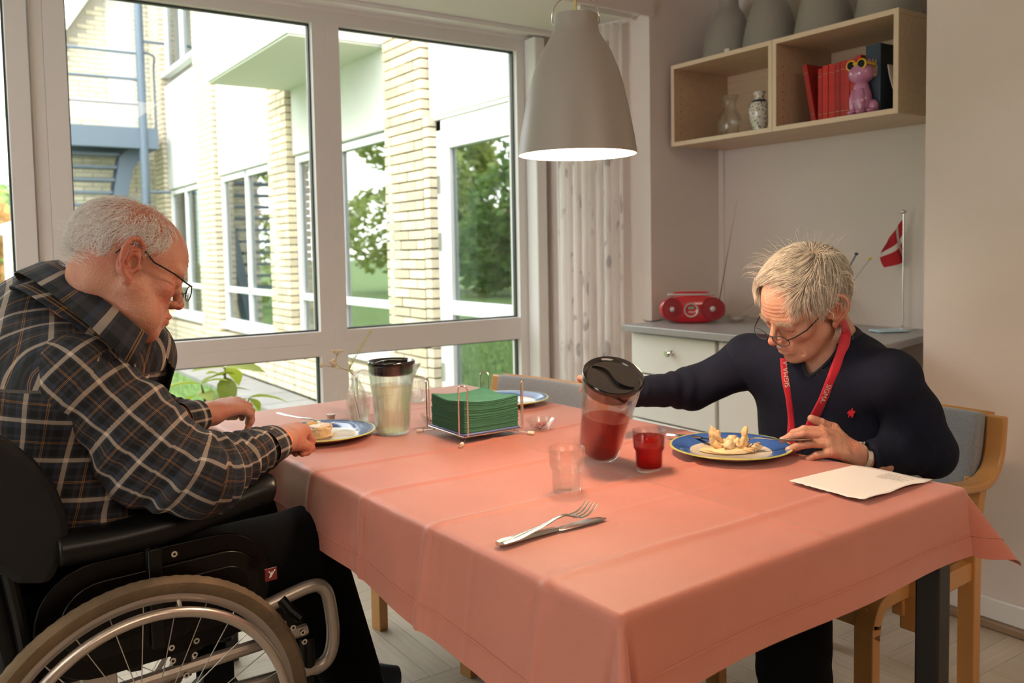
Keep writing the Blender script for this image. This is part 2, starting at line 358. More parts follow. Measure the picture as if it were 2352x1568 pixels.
# bricks
br = None; cnt = 0
bl, bh, pitch = .215, .055, .066
def brick(y, z, L, X=FX):
    global br, cnt
    if br is None: br = MB().box(0, .10, -.5, .5, -bh/2, bh/2).build('brick', M_brick, wing, smooth=0); o = br
    else: o = br.copy(); COL.objects.link(o)
    o.location = (X-FX+random.uniform(-.003, .003), y+L/2-4, z); o.scale = (1, L, 1); cnt += 1
def pier(y0, y1, z0, z1, individually=True, mb=None):
    r = 0; z = z0+bh/2
    while z < z1:
        y = y0; first = (bl+.012)/2-.012 if r % 2 else bl
        while y < y1-.02:
            L = min(first, y1-y)
            if individually: brick(y, z, L)
            else: mb.box(FX, FX+.1, y, y+L, z-bh/2, z+bh/2)
            y += L+.012; first = bl
        z += pitch; r += 1
pier(5.07, 5.62, .35, 2.95)
pier(7.62, 8.13, .35, 2.95)
print('bricks', cnt)
bf = MB()
pier(5.07, 5.62, GZ, .34, False, bf); pier(7.62, 8.13, GZ, .34, False, bf)
pier(5.07, 5.62, 2.97, 4.2, False, bf); pier(9.97, 10.68, GZ, 5.5, False, bf); pier(12.37, 12.9, GZ, 5.5, False, bf); pier(7.62, 8.13, 2.97, 5.5, False, bf)
pier(5.64, 7.60, GZ, ZS-.05, False, bf); pier(8.15, 9.95, GZ, ZS-.05, False, bf); pier(10.7, 12.35, GZ, ZS-.05, False, bf)
tag(W_(bf, 'brick_field', M_brick2, smooth=0), kind='stuff')
# door reveal bricks
dr = MB(); z = GZ+.03; r = 0
while z < 2.02:
    dr.box(FX+.005, FX+.20, 4.985, 5.065, z, z+bh); z += pitch
tag(W_(dr, 'reveal_bricks', M_brick2, smooth=0), kind='stuff')
# panels
for (a, c, z0, z1) in ((3.6, 5.05, 2.06, 4.4), (5.65, 7.60, 2.07, 2.66), (8.15, 9.95, 2.07, 3.55), (10.70, 12.35, 2.07, 3.45)):
    W_(MB().box(FX+.045, FX+.2, a+.01, c-.01, z0, z1), 'wall_panel', M_panel, bevel=.01)
W_(MB().box(FX+.05, FX+.2, 3.6, 5.05, 2.04, 2.062), 'lintel_strip', M_soffit)  # narrow soffit-board strip between door frame and panel
# projecting bay
bay = W_(MB().box(2.07, FX+.1, 5.65, 7.62, 2.66, 4.6), 'bay_box', M_panel)
bo = MB().box(2.085, FX+.05, 5.665, 7.605, 2.645, 2.661); bo.v = [(x-FX, y-4, z) for x, y, z in bo.v]; bo.build('bay_soffit', M_soffit, wing)
def owin(y0, y1, z0, z1, mull, zbar, name='window', x=FX+.07, par=wing, w=.06):
    b = MB(); b.box(x, x+.08, y0, y0+w, z0, z1).box(x, x+.08, y1-w, y1, z0, z1).box(x, x+.08, y0+w, y1-w, z0, z0+w*1.2).box(x, x+.08, y0+w, y1-w, z1-w, z1)
    for m_ in mull: b.box(x, x+.08, m_-w*.45, m_+w*.45, z0, z1)
    if zbar: b.box(x, x+.08, y0+w, y1-w, zbar-w*.5, zbar+w*.5)
    o = W_(b, name, M_osash, bevel=.006)
    g = MB().box(x+.035, x+.045, y0+w, y1-w, z0+w, z1-w); g.v = [(a-FX, c-4, e) for a, c, e in g.v]; g.build('pane', M_oglass, o, smooth=0)
    if name == 'window':
        s = MB().box(x-.06, x+.05, y0-.03, y1+.03, z0-.035, z0+.005); s.v = [(a-FX, c-4, e) for a, c, e in s.v]; s.build('sill', M_osash, o)
    return o
owin(5.66, 7.59, .40, 2.06, [6.62], .80)
owin(8.16, 9.94, .40, 2.06, [9.05], .80)
owin(10.72, 12.33, .40, 2.06, [11.55], .80)
owin(10.72, 12.33, 3.6, 5.2, [11.5], None)
owin(8.3, 9.8, 3.75, 5.3, [9.05], None)
# door with glazed leaf
d0, d1 = 3.62, 4.985
b = MB().box(FX+.06, FX+.16, d1-.07, d1, GZ, 2.04).box(FX+.06, FX+.16, d0, d0+.07, GZ, 2.04).box(FX+.06, FX+.16, d0, d1, 1.965, 2.04)
W_(b, 'door_frame', M_osash, bevel=.006)
b = MB(); x = FX+.045; y0, y1, z0, z1 = 3.70, 4.91, .02, 1.955; w = .11
b.box(x, x+.07, y0, y0+w+.10, z0, z1).box(x, x+.07, y1-w, y1, z0, z1).box(x, x+.07, y0+w, y1-w, z0, z0+.14).box(x, x+.07, y0+w, y1-w, z1-w, z1).box(x, x+.07, y0+w, y1-w, .78, .87)
dl = W_(b, 'door', M_osash, bevel=.006)
g = MB().box(x+.03, x+.04, y0+w, y1-w, z0+.1, z1-.1); g.v = [(a-FX, c-4, e) for a, c, e in g.v]; g.build('pane', M_oglass, dl, smooth=0)
for hz in (1.62, 1.25, .4):
    g = MB().tube([(x-.012, y1+.004, hz-.06), (x-.012, y1+.004, hz+.06)], .012, 8); g.v = [(a-FX, c-4, e) for a, c, e in g.v]; g.build('hinge', M_steel, dl)
W_(MB().box(FX-.12, FX+.05, 3.6, 5.05, GZ-.02, .0), 'door_step', M_pave)
# --- gable wing at the back with outside stair
gab = thing('gable_wing', 'pale yellow brick gable wing closing the courtyard behind the steel stair', 'building', (0, 13.4, 0))
GY = 13.4
b = MB().add([(1.35, GY, GZ-.1), (3.2, GY, GZ-.1), (3.2, GY, 6.5), (1.35, GY, 3.63), (1.35, GY+.3, GZ-.1), (3.2, GY+.3, GZ-.1), (3.2, GY+.3, 6.5), (1.35, GY+.3, 3.63)], [(0, 1, 2, 3), (7, 6, 5, 4), (0, 4, 5, 1), (1, 5, 6, 2), (2, 6, 7, 3), (3, 7, 4, 0)])
b.v = [(x, y-GY, z) for x, y, z in b.v]; b.build('wall', M_mortar, gab, smooth=0)
q = MB(); z = GZ; r = 0
while z < 6.2:
    x = 1.35+(.11 if r % 2 else 0)
    xmin = 1.3 if z < 3.5 else 1.35+(z-3.5)/1.556
    while x < 3.1:
        if x > xmin: q.box(x, x+bl, -.02, .02, z, z+bh)
        x += bl+.012
    z += pitch; r += 1
tag(q.build('brick_field', mat('pale_yellow_brick', (.86, .79, .62), .85, var=.12, vscale=9), gab, smooth=0), kind='stuff')
MB().add([(.95, -.5, 3.0), (3.2, -.5, 6.5), (3.2, .4, 6.5), (.95, .4, 3.0), (.95, -.5, 3.14), (3.2, -.5, 6.64), (3.2, .4, 6.64), (.95, .4, 3.14)], [(0,3,2,1),(4,5,6,7),(0,1,5,4),(1,2,6,5),(2,3,7,6),(3,0,4,7)]).build('roof', M_soffit, gab, smooth=0)
b = MB().box(2.28, 2.62, -.03, .0, 2.9, 5.0); b.build('wall_panel', M_panel, gab)
b = MB().box(2.40, 2.70, -.06, -.02, 1.1, 2.05); b.build('wall_panel', M_panel, gab)
st = thing('outdoor_stair', 'blue-grey steel outdoor stair with railed landing against the gable', 'stair', (1.5, 12.2, 0))
def S_(mb, name, m=M_gsteel, par=st): mb.v = [(x-1.5, y-12.2, z) for x, y, z in mb.v]; return mb.build(name, m, par)
LZ = 2.84
S_(MB().box(1.25, 2.62, 12.0, 12.12, LZ-.26, LZ).box(1.25, 2.62, 13.2, 13.3, LZ-.26, LZ).box(2.53, 2.62, 12.121, 13.199, LZ-.26, LZ-.031).box(1.25, 2.615, 12.125, 13.195, LZ-.03, LZ+.002), 'landing')
S_(MB().tube([(2.44, 12.02, GZ), (2.44, 12.02, 6.0)], .055, 12), 'post')
for zz in (LZ+.30, LZ+.62, LZ+.95): S_(MB().tube([(1.25, 12.03, zz), (2.44, 12.03, zz)], .018, 8), 'rail')
for xx in (1.28,): S_(MB().tube([(xx, 12.03, LZ), (xx, 12.03, LZ+.98)], .018, 8), 'rail_post')
S_(MB().tube(spline([(2.44, 12.03, LZ+.98), (2.62, 12.1, LZ+.95), (2.66, 12.3, LZ+.8), (2.66, 12.3, LZ)], 6), .016, 8), 'handrail')
S_(MB().tube([(2.44, 12.02, 3.95), (2.75, 12.02, 3.95)], .02, 8), 'bracket')
S_(MB().tube([(2.44, 12.02, 2.02), (2.75, 12.02, 2.02)], .02, 8), 'bracket')
for i in range(12):
    zz = LZ-.30-i*.165; yy = 13.0
    S_(MB().box(1.25-i*.0, 2.20-i*.035, 12.35+.0, 12.62, zz-.035, zz), 'tread')
for yy in (12.34, 12.62):
    S_(MB().add([(2.50, yy, LZ-.05), (2.20, yy, LZ-.35), (1.72, yy, GZ), (1.84, yy, GZ), (2.36, yy, LZ-.5), (2.62, yy, LZ-.15),
              (2.50, yy+.03, LZ-.05), (2.20, yy+.03, LZ-.35), (1.72, yy+.03, GZ), (1.84, yy+.03, GZ), (2.36, yy+.03, LZ-.5), (2.62, yy+.03, LZ-.15)],
              [(0,1,2,3,4,5), (11,10,9,8,7,6)]+[(i, (i+1) % 6, 6+(i+1) % 6, 6+i) for i in range(6)]), 'stringer')
# --- garden trees seen at the far left and mirrored in the wing's windows
def leafmat(name, c): 
    m = mat(name, c, .7, var=.45, vscale=3)
    n = m.node_tree.nodes; l = m.node_tree.links; b = n['Principled BSDF']; t = n.new('ShaderNodeBsdfTranslucent'); t.inputs[0].default_value = (c[0]*1.5, c[1]*1.5, c[2], 1)
    x = n.new('ShaderNodeMixShader'); x.inputs[0].default_value = .35; l.new(b.outputs[0], x.inputs[1]); l.new(t.outputs[0], x.inputs[2]); l.new(x.outputs[0], n['Material Output'].inputs[0]); return m
M_l1 = leafmat('green_leaves', (.15, .24, .075)); M_l2 = leafmat('orange_leaves', (.36, .20, .07)); M_l3 = leafmat('yellow_green_leaves', (.30, .36, .12))
M_bark = mat('bark', (.16, .11, .07), .9, var=.3)
def tree(x, y, h, w, m, label, seed, z0=.6, n=5200, ls=.17):
    rd = random.Random(seed); t = thing('tree', label, 'tree', (x, y, GZ-.05), 0, 'trees and shrubs of the garden')
    MB().tube([(0, 0, -.05), (.05, .03, h*.4), (0, .1, h*.8)], [.16, .12, .05], 8).build('trunk', M_bark, t)
    q = MB(); cl = [(rd.uniform(-.6, .6)*w, rd.uniform(-.6, .6)*w, z0+rd.random()*(h-z0), rd.uniform(.28, .5)*w) for _ in range(14)]
    for i in range(n):
        c = cl[rd.randrange(14)]; v = Vector((rd.gauss(0, 1), rd.gauss(0, 1), rd.gauss(0, 1))).normalized()*c[3]*rd.uniform(.7, 1)
        p = Vector(c[:3])+v; p.z = max(p.z, .1); a = Vector((rd.uniform(-1, 1), rd.uniform(-1, 1), rd.uniform(-.6, .6))).normalized(); bb_ = a.orthogonal().normalized()
        s = ls*rd.uniform(.6, 1.3); q.add([p-a*s*.5, p+bb_*s*.28, p+a*s*.5, p-bb_*s*.28], [(0, 1, 2, 3)])
    q.build('foliage', m, t, smooth=0)
tree(-.2, 21, 4.4, 2.2, M_l3, 'pale green tree seen through the far-left pane', 1)
tree(1.6, 25, 3.6, 2.2, M_l1, 'dark green shrub behind the lamp post at far left', 2)
tree(.6, 18.5, 2.4, 1.2, M_l2, 'orange autumn shrub in the far-left pane', 3, n=3000)
for i, (x, y, h, w, m, lb) in enumerate(((-7, 8, 6, 2.6, M_l1, 'green garden tree mirrored in the door of the brick wing'), (-8, 13, 6.5, 3, M_l3, 'yellow-green garden tree mirrored in the nearest wing window'),
    (-9, 18.5, 6, 3, M_l1, 'green garden tree mirrored in the middle wing window'), (-8, 24, 6, 3, M_l3, 'yellow-green tree mirrored in the farthest wing windows'), (-10, 4.0, 6, 3, M_l3, 'yellow-green garden tree beyond the left end of the window wall'),
    (-9.5, 20, 3.0, 1.5, M_l2, 'small orange tree mirrored low in the wing windows'))):
    tree(x, y, h, w, m, lb, 10+i, n=11000, ls=.30)
for i, (px, yy) in enumerate(((14, 15.0),)):
    p = onz(px, 520, 1.665); lx = 1.06*yy/15
    lp = thing('lamp_post', 'white garden lamp post in the far-left pane', 'lamp post', (lx, yy, GZ-.05))
    MB().tube([(0, 0, 0), (0, 0, 1.72)], .05, 10).build('post', M_osash, lp); MB().tube([(-.1, 0, 1.72), (.24, 0, 1.80)], [.08, .11], 10, flat=.5).build('lamp_head', M_osash, lp)
# leafy plant just outside the lower pane
pt = thing('garden_plant', 'leafy yellow-green plant outside the lower pane behind the hands', 'plant', (1.10, 3.95, GZ-.05))
M_pl = leafmat('plant_leaves', (.24, .28, .04)); M_pl2 = leafmat('plant_leaves_red', (.45, .26, .10))
rd = random.Random(4); tips = []
for i, (dx, dy, h) in enumerate(((-.10, 0, .74), (.02, .05, .80), (.10, -.03, .66), (-.03, .08, .62), (.16, .04, .58), (-.15, .02, .60), (.05, -.08, .5))):
    pts = spline([(0, 0, 0), (dx*.4, dy*.5, h*.5), (dx, dy, h)], 6); MB().tube(pts, [.006]*(len(pts)-1)+[.002], 6).build('stem', M_bark, pt); tips.append(pts)
def leaf_mesh(L, w, fold=.25, droop=.35):
    q = MB(); vs = []; n_ = 6
    for i in range(n_+1):
        t = i/n_; ww = w*math.sin(PI*min(t*1.05, 1))**.8+.0008; z = -droop*L*t*t
        vs += [(L*t, -ww, z+fold*ww), (L*t, 0, z), (L*t, ww, z+fold*ww)]
    q.add(vs, [(3*i+j, 3*i+3+j, 3*i+4+j, 3*i+1+j) for i in range(n_) for j in (0, 1)]); return q
lm = leaf_mesh(.15, .036)
lf0 = lm.build('leaf', M_pl, pt, smooth=180); first = True
for pts in tips:
    for k in range(19):
        p = pts[min(len(pts)-1, int(len(pts)*(.40+.033*k)))]
        o = lf0 if first else lf0.copy()
        if not first: COL.objects.link(o)
        first = False; o.location = p; s = rd.uniform(.7, 1.25); o.scale = (s, s, s); o.rotation_euler = (rd.uniform(-.4, .4), rd.uniform(-.5, .5), k*2.4+rd.uniform(-.3, .3))
# ================================================================ FURNITURE
M_birch = mat('birch_veneer', (.60, .43, .29), .45, var=.08, vscale=5, stretch=(12, 1, 12))
M_birch_edge = mat('birch_edge', (.72, .56, .41), .45)
M_beech = mat('varnished_beech', (.55, .27, .085), .35, var=.10, vscale=6, stretch=(1, 1, .15))
M_wool = mat('grey_wool_upholstery', (.30, .31, .33), .95, var=.12, vscale=220, bump=.6, bscale=400, sheen=.2)
M_dleg = mat('dark_grey_metal_leg', (.022, .020, .020), .4, .3)
# --- cabinet with grey worktop
TX, TY = 2.455, 2.785   # front-left corner of worktop
cab = thing('cabinet', 'white drawer cabinet behind the man in the dark sweater', 'cabinet', (0, 0, 0))
M_cab = mat('cream_cabinet', (.80, .785, .755), .4)
b = MB().prism([(2.52, 1.66), (3.11, 1.76), (3.11, 2.80), (2.52, 2.775)], .08, .835); b.build('body', mat('shaded_cabinet_side', (.42, .36, .31), .5), cab)  # shade on the end panel is put into this body colour
MB().box(2.56, 3.0, 1.80, 2.75, 0, .08).build('plinth', M_black, cab)
for j, (a, c) in enumerate(((2.29, 2.77), (1.68, 2.28))):
    for i, (z0, z1) in enumerate(((.665, .83), (.47, .658), (.275, .463), (.085, .268))):
        o = MB().box(2.497, 2.518, a+.004, c-.004, z0, z1).build('drawer', M_cab, cab, bevel=.003)
        MB().lathe([(0, .0), (.012, .0), (.008, .006), (.006, .014), (.014, .018), (.016, .024), (.010, .030), (0, .031)], 16).build('knob', M_chrome, o)
        kn = o.children[0]; kn.rotation_euler = (0, -PI/2, 0); kn.location = (2.497, (a+c)/2-.0, z0+(z1-z0)*.6)
wt = MB().prism([(TX, 1.60), (3.119, 1.74), (3.119, 2.825), (2.70, 2.825), (2.68, TY), (TX, TY)], .838, .868)
tag(wt.build('worktop', mat('grey_laminate', (.34, .33, .33), .35, var=.05, vscale=40), bevel=.004), 'grey laminate worktop on the white drawer cabinet', 'worktop')
# --- wall shelf, two open box units
sh = thing('wall_shelf', 'pale wooden wall shelf of two open box units', 'shelf', (2.77, 1.715, 1.645))
def shelf_unit(y0, y1):
    t = .018; D = .349; q = MB()
    q.box(0, D, y0, y1, -.008, t-.008).box(0, D, y0, y1, .337-t+.008, .345).box(0, D, y0, y0+t, t-.008, .345-t).box(0, D, y1-t, y1, t-.008, .345-t)
    o = q.build('box_unit', M_birch, sh, smooth=0, bevel=.0012)
    MB().box(D-.006, D, y0+t, y1-t, t-.008, .345-t).build('back_panel', M_birch, sh, smooth=0)
    e = MB(); x0, x1 = -.0025, .0005
    e.box(x0, x1, y0, y1, -.008, t-.008).box(x0, x1, y0, y1, .345-t, .345).box(x0, x1, y0, y0+t, t-.008, .345-t).box(x0, x1, y1-t, y1, t-.008, .345-t)
    e.build('edge_band', M_birch_edge, o, smooth=0)
    h = MB()
    for yy in (y0+t+.0004, y1-t-.0004):
        for xx in (.04, .31):
            for k in range(7): h.tube([(xx, yy-.0003, .05+k*.032), (xx, yy+.0003, .05+k*.032)], .0025, 6)
    h.build('peg_holes', M_black, o, smooth=0)
shelf_unit(0, .527); shelf_unit(.5285, 1.078)
SF = 1.645+.0105   # z of shelf floors
# --- dining table
TC = Vector((1.149, 1.728, 0)); TR = math.radians(2.6); TZ = .72; TW, TL = .455, .870
tb = thing('dining_table', 'dark-legged dining table under the salmon cloth', 'table', TC, TR)
MB().box(-TW+.004, TW-.004, -TL+.004, TL-.004, TZ-.032, TZ-.004).build('tabletop', mat('table_board', (.35, .28, .22), .5), tb, bevel=.006)
MB().box(-TW+.05, TW-.05, -TL+.05, TL-.05, TZ-.085, TZ-.033).build('apron', M_dleg, tb)
for sx in (-1, 1):
    for sy in (-1, 1):
        q = MB().box(sx*(TW-.035)-.024, sx*(TW-.035)+.024, sy*(TL-.035)-.024, sy*(TL-.035)+.024, 0, TZ-.034)
        q.build('leg', M_dleg, tb, bevel=.005)
# cloth
def cloth_pt(u, v):
    """u, v on the cloth plane (metres from table centre) -> hanging position"""
    ex = max(abs(u)-TW, 0); ey = max(abs(v)-TL, 0); sx = 1 if u > 0 else -1; sy = 1 if v > 0 else -1
    x = sx*min(abs(u), TW); y = sy*min(abs(v), TL); z = TZ
    rr = .011
    def hang(e, al):  # rounded edge then falling: returns outward, drop
        if e < rr*1.57: t = e/rr; return rr*math.sin(t), rr*(1-math.cos(t))
        f = e-rr*1.57; return rr+f*math.sin(al), rr+f*math.cos(al)
    if ex > 0 and ey == 0:
        w = .10+.07*math.sin(v*7+sx)+.05*math.sin(v*17+2); w *= min(1, (ex/.10))
        dist = TL-abs(v); al = .06+.10*math.exp(-dist/.12)+w*.5
        o, d = hang(ex, al); x += sx*o; z -= d
    elif ey > 0 and ex == 0:
        w = .05*math.sin(u*11+.5)*min(1, ey/.1); dist = TW-abs(u); al = .05+.10*math.exp(-dist/.12)+w
        o, d = hang(ey, al); y += sy*o; z -= d
    elif ex > 0 and ey > 0:
        e = math.hypot(ex, ey); ph = math.atan2(ey, ex); s = math.sin(2*ph)
        al = .12+.50*s**3+.05*math.sin(ph*8)
        o, d = hang(e, al); x += sx*o*math.cos(ph); y += sy*o*math.sin(ph); z -= d
    return x, y, z
def crease(y, yc, w, h): return h*math.exp(-((y-yc)/w)**2)
cl = MB(); U0, U1 = -TW-.17, TW+.135; V0, V1 = -TL-.135, TL+.12; nu, nv = 176, 300; vs = []
for j in range(nv+1):
    for i in range(nu+1):
        u = U0+(U1-U0)*i/nu; v = V0+(V1-V0)*j/nv
        if u < -TW:   # the drop on the wheelchair side shrinks away from the camera
            k = 1.24-.62*(v+TL)/(2*TL); k = max(.55, min(1.3, k)); u = -TW+(u+TW)*k
        x, y, z = cloth_pt(u, v)
        wx = math.sin(u*5.1+1.3)*.006; yy = v+wx
        h = crease(yy, -.73, .010, .0042)+crease(yy, -.41, .009, .0046)+crease(yy, -.165, .009, .0040)+crease(yy, .075, .009, .0032)+crease(yy, .33, .010, .0030)+crease(yy, .58, .010, .003)
        h += crease(yy, -.55, .006, .0008)+crease(u+.004*math.sin(v*6), .02, .007, .0022)
        h += .0009*math.sin(u*9+v*4)+.0009*math.sin(v*13-u*6+2)+.0006*math.sin(u*21+v*17)
        ex = max(abs(u)-TW, 0); ey = max(abs(v)-TL, 0)
        if ex == 0 and ey == 0: z += h*min(1, (min(TW-abs(u), TL-abs(v)))/.012+.3)
        elif ex > 0 and ey == 0:
            sx = 1 if u > 0 else -1; x += sx*(h*1.2+.006*abs(math.sin(v*9+1))*min(1, ex/.05)); 
        # pulled-up drapery bunched next to the man's cuff
        if u < -TW+.05 and .22 < v < .62:
            g = math.exp(-((v-.33)/.045)**2)-.6*math.exp(-((v-.42)/.03)**2)+.5*math.exp(-((v-.50)/.03)**2); x += -.020*g*min(1, ex/.03+.2)
        vs.append((x, y, z+.0016))
cl.add(vs, [(j*(nu+1)+i, j*(nu+1)+i+1, (j+1)*(nu+1)+i+1, (j+1)*(nu+1)+i) for j in range(nv) for i in range(nu)])
M_cloth = mat('salmon_cotton', (.53, .165, .112), .43, var=.03, vscale=12, bump=.35, bscale=700, sheen=.35)
co = cl.build('tablecloth', M_cloth, smooth=180); co.location = TC; co.rotation_euler = (0, 0, TR)
tag(co, 'salmon pink tablecloth with fold creases draped over the dining table', 'tablecloth')
hm = MB()
def hemline(pts, off=.018):
    hm.tube(pts, .0009, 4)
def idx(i, j): return vs[j*(nu+1)+i]
hemj = 6
hemline([Vector(idx(i, hemj))+Vector((0, -.0012, 0)) for i in range(0, nu+1, 2)])
hemline([Vector(idx(6, j))+Vector((-.0012, 0, 0)) for j in range(0, nv+1, 2)])
hemline([Vector(idx(nu-6, j))+Vector((.0012, 0, 0)) for j in range(0, nv+1, 2)])
o = hm.build('hem_seam', mat('hem_stitch', (.55, .21, .15), .8), co)
def tp(px, py, z=None): return onz(px, py, TZ+.003 if z is None else z)
TOP = TZ+.0028
# --- chairs (beech frame, grey wool seat and back)
def strip(q, P, th, wd, n=4, sd=None):
    P = spline(P, n); vs_ = []; k = len(P)
    for i, p in enumerate(P):
        t = (P[min(i+1, k-1)]-P[max(i-1, 0)]).normalized(); side = Vector(sd) if sd else Vector((0, 1, 0)); nrm = t.cross(side).normalized()
        tt = th[min(i*len(th)//k, len(th)-1)] if isinstance(th, list) else th
        for (a, e) in ((-1, -1), (1, -1), (1, 1), (-1, 1)): vs_.append(p+nrm*(a*tt/2)+side*(e*wd/2))
    q.add(vs_, [(4*i+j, 4*i+(j+1) % 4, 4*i+4+(j+1) % 4, 4*i+4+j) for i in range(k-1) for j in range(4)]+[(3, 2, 1, 0), (4*k-4, 4*k-3, 4*k-2, 4*k-1)])
    return q
def chair(label, loc, rz, arms=True, group='beech chairs with grey wool backs'):
    """origin on the floor under the seat centre, faces local -x"""
    c = thing('dining_chair', label, 'chair', loc, rz, group); hw = .215
    MB().box(-.24, .22, -.20, .20, .41, .46).build('seat', M_wool, c, bevel=.02, seg=4)
    MB().box(-.20, .20, -.19, .19, .385, .41).build('seat_board', M_dleg, c)
    for sy in (-1, 1):
        y = sy*hw
        strip(MB(), [(-.25, y, 0), (-.25, y, .30), (-.247, y, .345), (-.225, y, .385), (-.185, y, .398), (-.10, y, .398)], .032, .046).build('leg', M_beech, c, smooth=50, bevel=.003)
        strip(MB(), [(.235, y, 0), (.235, y, .42), (.245, y, .52), (.262, y, .60)], .036, .044).build('leg', M_beech, c, smooth=50, bevel=.003)
        MB().box(-.12, .22, y-.014, y+.014, .335, .385).build('side_rail', M_beech, c, bevel=.003)
        if arms:
            strip(MB(), [(-.10, sy*(hw+.022), .30), (-.10, sy*(hw+.028), .50), (-.095, sy*(hw+.03), .575), (-.06, sy*(hw+.03), .612), (.0, sy*(hw+.03), .622), (.17, sy*(hw+.03), .60), (.25, sy*(hw+.03), .61), (.295, sy*(hw+.03), .66), (.315, sy*(hw+.028), .765)], .022, .048).build('arm', M_beech, c, smooth=60, bevel=.006)
    MB().box(.215, .24, -hw, hw, .335, .385).build('back_rail', M_beech, c, bevel=.003)
    MB().box(-.25, -.228, -hw, hw, .335, .385).build('front_rail', M_beech, c, bevel=.003)
    def back(u, v): y = (u-.5)*.43; return (.272-.35*y*y+.045*v, y, .55+.22*v)
    o = MB().grid(back, 16, 6).build('backrest', M_wool, c, smooth=180, solid=.038); d = o.modifiers.new('bv', 'BEVEL'); d.width = .010; d.segments = 3; d.limit_method = 'ANGLE'; d.angle_limit = .6
    def bk(u, v): y = (u-.5)*.45; return (.302-.35*y*y+.045*v, y, .545+.225*v)
    MB().grid(bk, 16, 4).build('back_shell', M_beech, c, smooth=180, solid=.018)
    return c
chair_a = chair('beech armchair with grey wool back under the man in the dark sweater', (1.955, 1.355, 0), math.radians(3))
chair_a.scale = (1, 1, .975)
chair_b = copytree(chair_a); chair_b.location = (1.43, 2.30, 0); chair_b.rotation_euler = (0, 0, math.radians(10))
chair_b['label'] = 'empty beech armchair with grey wool back behind the napkin holder'
# ================================================================ THINGS ON THE TABLE
M_cg = clearmat('clear_glass', (.985, .99, .985), .22, 1.45, .035)
M_acryl = clearmat('clear_acrylic', (.97, .98, .98), .38, 1.38)
M_water = clearmat('pale_elderflower_drink', (.95, .94, .80), .35, 1.33, .02)
M_waterc = clearmat('clear_water', (.97, .97, .93), .35, 1.33, .02)
M_juice = clearmat('red_juice', (.66, .02, .055), .35, 1.33, .03)
M_lid = mat('black_pitcher_lid', (.012, .010, .010), .12, coat=.5)
M_blue = mat('plate_blue_glaze', (.055, .14, .46), .12, var=.15, vscale=30, coat=.4)
M_cream = mat('plate_cream_glaze', (.80, .74, .64), .12, coat=.4)
M_lime = mat('plate_lime_edge', (.62, .66, .18), .15)
M_pink = mat('small_white_plastic', (.80, .68, .64), .4)
def rnd_profile(pts): return pts
# --- pendant lamp
def shade_parts(t, s=1.0):
    px = .000938*s
    prof = [(50, 70), (50.5, 78), (51, 95), (54, 111), (63, 126), (80, 153), (95.7, 191), (107, 230), (116, 268), (123.5, 306), (130.5, 344), (136.5, 383)]
    outer = [(r*px, (383-y)*px) for r, y in prof][::-1]
    q = MB(); q.lathe(outer+[(.012*s, (383-70)*px+.001), (.012*s, (383-72)*px)], 64); 
    inner = [(max(r-.0022, .004), z) for r, z in outer[:-1]]+[(.004, (383-74)*px)]
    return q, MB().lathe([(outer[0][0], outer[0][1])]+inner, 64)
M_shade = mat('matt_grey_lacquer', (.31, .28, .25), .42)
M_shin = mat('white_shade_inside', (.88, .84, .78), .5)
lamp = thing('pendant_lamp', 'lit matt grey bell-shaped pendant lamp hanging over the table', 'lamp', (1.173, 1.466, 1.398))
a_, b_ = shade_parts(lamp)
def noend(mb):  # drop cap polygons of a lathe
    keep = [(f, m) for f, m in zip(mb.f, mb.mi) if len(f) == 4]; mb.f = [f for f, m in keep]; mb.mi = [m for f, m in keep]; return mb
noend(a_).build('shade', M_shade, lamp, smooth=60); noend(b_).build('shade_inside', M_shin, lamp, smooth=60)
tz = (383-70)*.000938
MB().tube([(0, 0, tz), (0, 0, tz+.044)], .0035, 10).build('flex', mat('lit_textile_flex', (.62, .47, .20), .7), lamp)
MB().lathe([(0, tz+.040), (.010, tz+.040), (.0125, tz+.043), (.0125, tz+.049), (.010, tz+.052), (0, tz+.052)], 20).build('ring', M_chrome, lamp)
MB().tube([(0, 0, tz+.05), (0, 0, tz+.10), (.002, 0, 2.55-1.398)], .0026, 8).build('cord', mat('grey_cord', (.25, .24, .22), .6), lamp)
wire = MB(); ca, sa = math.cos(-YAW), math.sin(-YAW)
P = []
for i in range(17):
    a = PI*i/16; P.append((-.050*math.cos(a)*(1.02), 0, tz-.008+.052*math.sin(a)**.9 if 0 < i < 16 else tz-.012))
P = [(-.0475, 0, tz-.018)]+P+[(.0475, 0, tz-.018)]
P = [(p[0]*ca, p[0]*sa, p[2]) for p in P]; wire.tube(P, .0013, 8); wire.build('bail', M_chrome, lamp)
MB().ball((0, 0, .055), (.03, .03, .038), 20, 12).tube([(0, 0, .09), (0, 0, .15)], .018, 14).build('bulb', mat('lit_bulb', (1, .86, .66), .3, emit=14), lamp)
# --- plates
def plate(label, c, R, rz=0, grp=None):
    t = thing('dinner_plate', label, 'plate', c, rz, grp); k = R/.138
    pr = [(0, .0), (.078, .0), (.082, .0), (.088, .003), (.112, .011), (.135, .018), (.138, .0195), (.1375, .0215), (.133, .0215), (.112, .0165), (.092, .0085), (.084, .0055), (0, .0045)]
    mi = [1, 1, 1, 1, 1, 1, 2, 2, 0, 0, 1, 1]
    q = MB(); q.lathe([(r*k, z*k) for r, z in pr], 64, mats=mi); q.build('dish', [M_blue, M_cream, M_lime], t, smooth=60); return t
pR = onz(1678, 1036, TOP+.006); pR.z = TOP
plateR = plate('blue-rimmed plate with half-eaten pie before the man in the dark sweater', pR, .137, grp='blue-rimmed dinner plates')
pL = Vector((.828, 2.095, TOP))
plateL = plate('blue-rimmed plate with pastry before the man in the wheelchair', pL, .135, grp='blue-rimmed dinner plates')
pF = Vector((1.475, 2.20, TOP))
